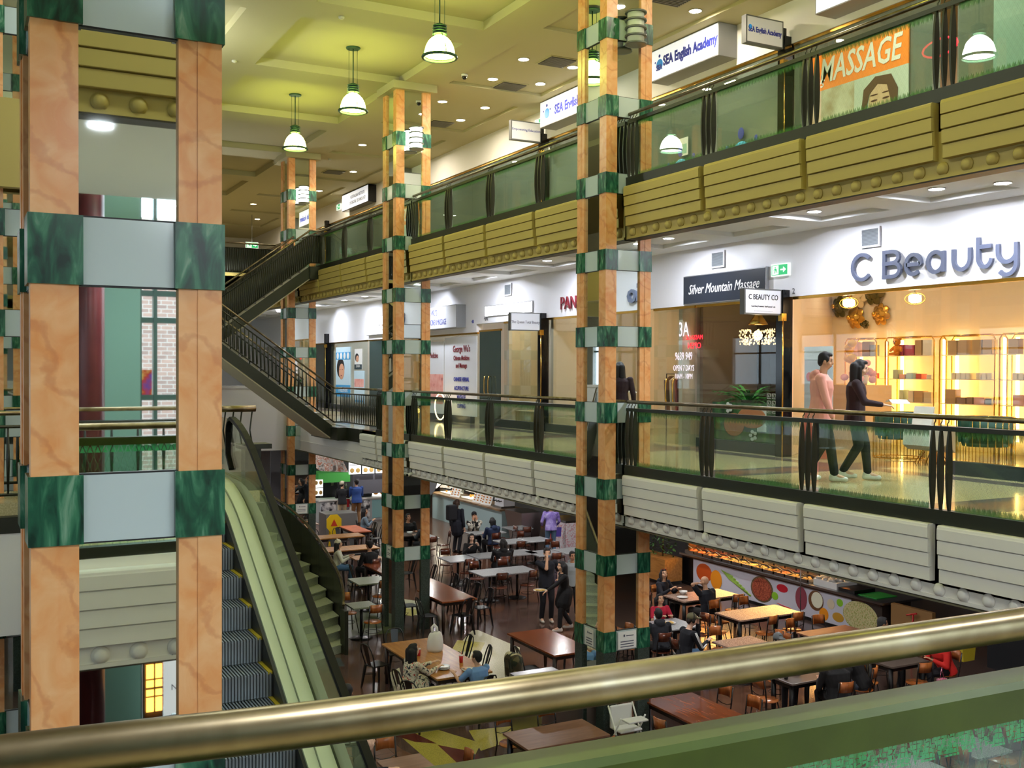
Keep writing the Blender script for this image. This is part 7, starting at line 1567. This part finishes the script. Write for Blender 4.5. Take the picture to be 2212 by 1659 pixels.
# coat on a chair, bags, plates
t = thing('hanging_coat', 'brown and green plaid coat hung over the chair right of the boy in sky blue', 'coat', (8.75, 16.35, ZF)); m = MB().cap((0, -.1, .84), (0, .16, .84), .1, .1).cap((-.02, -.12, .8), (0, -.16, .25), .11, .07).cap((0, .15, .8), (0, .18, .3), .11, .07).cap((.04, 0, .8), (.06, 0, .2), .14, .12)
remesh(m.build('cloth', N('brown and green plaid', [(.4, (34, 40, 22)), (.5, (96, 84, 50)), (.6, (196, 186, 150)), (.7, (60, 50, 30))], 9, .9, 0, 0, kind='voronoi'), t), .02, 2)
t = thing('plastic_bag', 'white plastic carrier bag standing on the honey wood table', 'bag', (7.85, 17.75, ZF+.75)); m = MB().rings([[(.16*math.cos(a)*q*(1+.12*math.sin(3*a+z)), .11*math.sin(a)*q*(1+.1*math.cos(4*a)), z) for a in [2*PI*k/16 for k in range(16)]] for q, z in ((.85, 0), (.98, .05), (.95, .16), (.85, .27), (.7, .33), (.5, .36))]); m.tube([(-.06, 0, .35), (-.07, .01, .45), (-.02, .02, .5), (.02, 0, .44), (.03, 0, .35)], [.03, .025, .015, .025, .03], 6); m.build('bag_body', M('white plastic film', (222, 222, 218), .5), t)
def plate(label, x, y, z=.75, r=.12, food=None, name='plate', cat='plate'):
    t = thing(name, label, cat, (x, y, ZF+z)); MB().lathe([(r*.55, 0), (r, .022), (r, .026), (r*.55, .006)], (0, 0, 0), 22).build('dish', M('white crockery', (226, 226, 224), .25), t)
    if food: 
        m = MB()
        for k in range(8): m.ell((rnd.uniform(-.5, .5)*r, rnd.uniform(-.5, .5)*r, .022), (r*.3, r*.3, .018), 8, 5)
        m.build('food', M('dish food %d' % food[0], food, .6), t)
def bowl(label, x, y, z=.75, r=.1): 
    t = thing('bowl', label, 'bowl', (x, y, ZF+z)); MB().lathe([(r*.45, 0), (r*.85, .045), (r, .08), (r*.95, .08), (r*.5, .012), (.002, .01)], (0, 0, 0), 22, cap=False).build('bowl_body', MATS['white crockery'], t)
def cup(label, x, y, c=(200, 40, 44), z=.75, h=.12): 
    t = thing('drink_cup', label, 'cup', (x, y, ZF+z)); MB().lathe([(.03, 0), (.038, h)], (0, 0, 0), 14).build('cup_body', M('cup %d' % c[0], c, .4), t); MB().lathe([(.04, h), (.04, h+.01), (.02, h+.02)], (0, 0, 0), 14).build('lid', PAPER, t); MB().tube([(0, 0, h), (.01, 0, h+.08)], .004, 5).build('straw', M('cup 200', (200, 40, 44), .4), t)
plate('oval plate of yellow food held out by the woman in black', 11.78, 20.75, .93, .16, (206, 170, 90)); plate('plate of food before the boy in sky blue', 7.85, 16.35, .75, .12, (226, 216, 190))
for k in range(4): plate('%s plate of the stack before the patchwork jacket girl' % ('bottom', 'second', 'third', 'top')[k], 7.5, 16.6, .75+k*.012, .11)
cup('red-lidded drink cup nearer the boy on the honey wood table', 7.95, 16.85); cup('red-lidded drink cup by the patchwork jacket girl', 7.45, 17.6)
bowl('white bowl before the woman with red sunglasses', 15.0, 19.65); plate('white plate beside the bowl on the pink granite table', 15.5, 19.4, .75, .12); plate('white plate on the left end of the pink granite table', 14.75, 19.35, .75, .13); plate('white plate with food scraps before the crimson shirt girl', 13.0, 17.5, .75, .14, (206, 206, 200)); cup('clear drink cup by the crimson shirt girl', 12.8, 17.7, (190, 200, 206))
bowl('yellow food bowl before the smiling woman', 13.95, 26.6); bowl('white bowl on the small dark table at the lower right', 12.75, 13.5); cup('dark cup on the small dark table at the lower right', 12.4, 13.4, (30, 30, 30), h=.06); plate('plate of fried food between the two people in black', 13.5, 13.5, .75, .13, (190, 120, 60))
t = thing('shopping_bag', 'yellow shopping bag hanging on a chair right of the red sweater', 'bag', (16.9, 13.4, ZF+.5)); MB().prism([(-.15, 0), (.15, 0), (.19, .3), (-.19, .3)], 1, -.06, .06).tube([(-.08, 0, .3), (0, 0, .4), (.08, 0, .3)], .008, 5).build('bag_body', M('yellow bag', (206, 186, 50), .6), t)
t = thing('shopping_bag', 'small pink patterned bag hanging below the red sweater', 'bag', (15.5, 12.8, ZF+.2)); MB().prism([(-.08, 0), (.08, 0), (.09, .3), (-.09, .3)], 1, -.04, .04).tube([(-.05, 0, .3), (0, 0, .5), (.05, 0, .3)], .006, 5).build('bag_body', N('pink pattern', [(.45, (170, 40, 80)), (.55, (226, 160, 180))], 30, .6), t)
t = thing('high_chair', 'white folding high chair below the brass rail beside the second nearest column', 'high chair', (9.0, 13.15, ZF)); WP = M('white tube', (214, 214, 208), .35); m = MB()
for s_ in (-.22, .22): m.tube([(s_, -.3, 0), (s_, .2, .85)], .014, 8).tube([(s_, .3, 0), (s_, -.15, .75)], .014, 8)
m.tube([(-.22, -.3, 0), (.22, -.3, 0)], .014, 8).tube([(-.22, .3, 0), (.22, .3, 0)], .014, 8).build('folding_legs', WP, t); bevel(MB().box((-.2, -.12, .5), (.2, .16, .54)).box((-.2, .16, .5), (.2, .2, .85)).build('seat', WP, t), .02); bevel(MB().box((-.18, -.3, .7), (.18, -.1, .73)).build('tray', WP, t), .01)
tag(MB().box((.35, 15.5, ZF), (1.1, 16.0, ZF+1.0)).build('notice_cabinet', M('grey cabinet light', (150, 150, 146), .5)), 'grey cabinet with a notice low at the far left frame edge', 'cabinet')
# food court floor inlays
YT = N('yellow terrazzo', [(.4, (150, 138, 56)), (.6, (186, 172, 80))], 60, .3, 2); CT = N('cream terrazzo', [(.4, (176, 170, 140)), (.6, (206, 200, 170))], 60, .3, 2); MT = M('maroon tile', (96, 44, 36), .25); GT = M('slate tile', (70, 76, 80), .25)
def inlay(n, poly, mat, h=.004): struct('trim_%d' % n, MB().prism(poly, 2, ZF, ZF+h), mat)
inlay(40, INL[0], YT); inlay(41, INL[1], MT, .006); inlay(42, INL[2], YT, .003); inlay(43, INL[3], MT, .005); inlay(44, INL[4], CT, .003); inlay(45, INL[5], YT, .005); inlay(46, INL[6], CT, .006); inlay(47, INL[7], GT, .004); inlay(48, INL[8], M('dark stair border', (84, 92, 60), .3), .003)
bake_remesh(); bake_text()
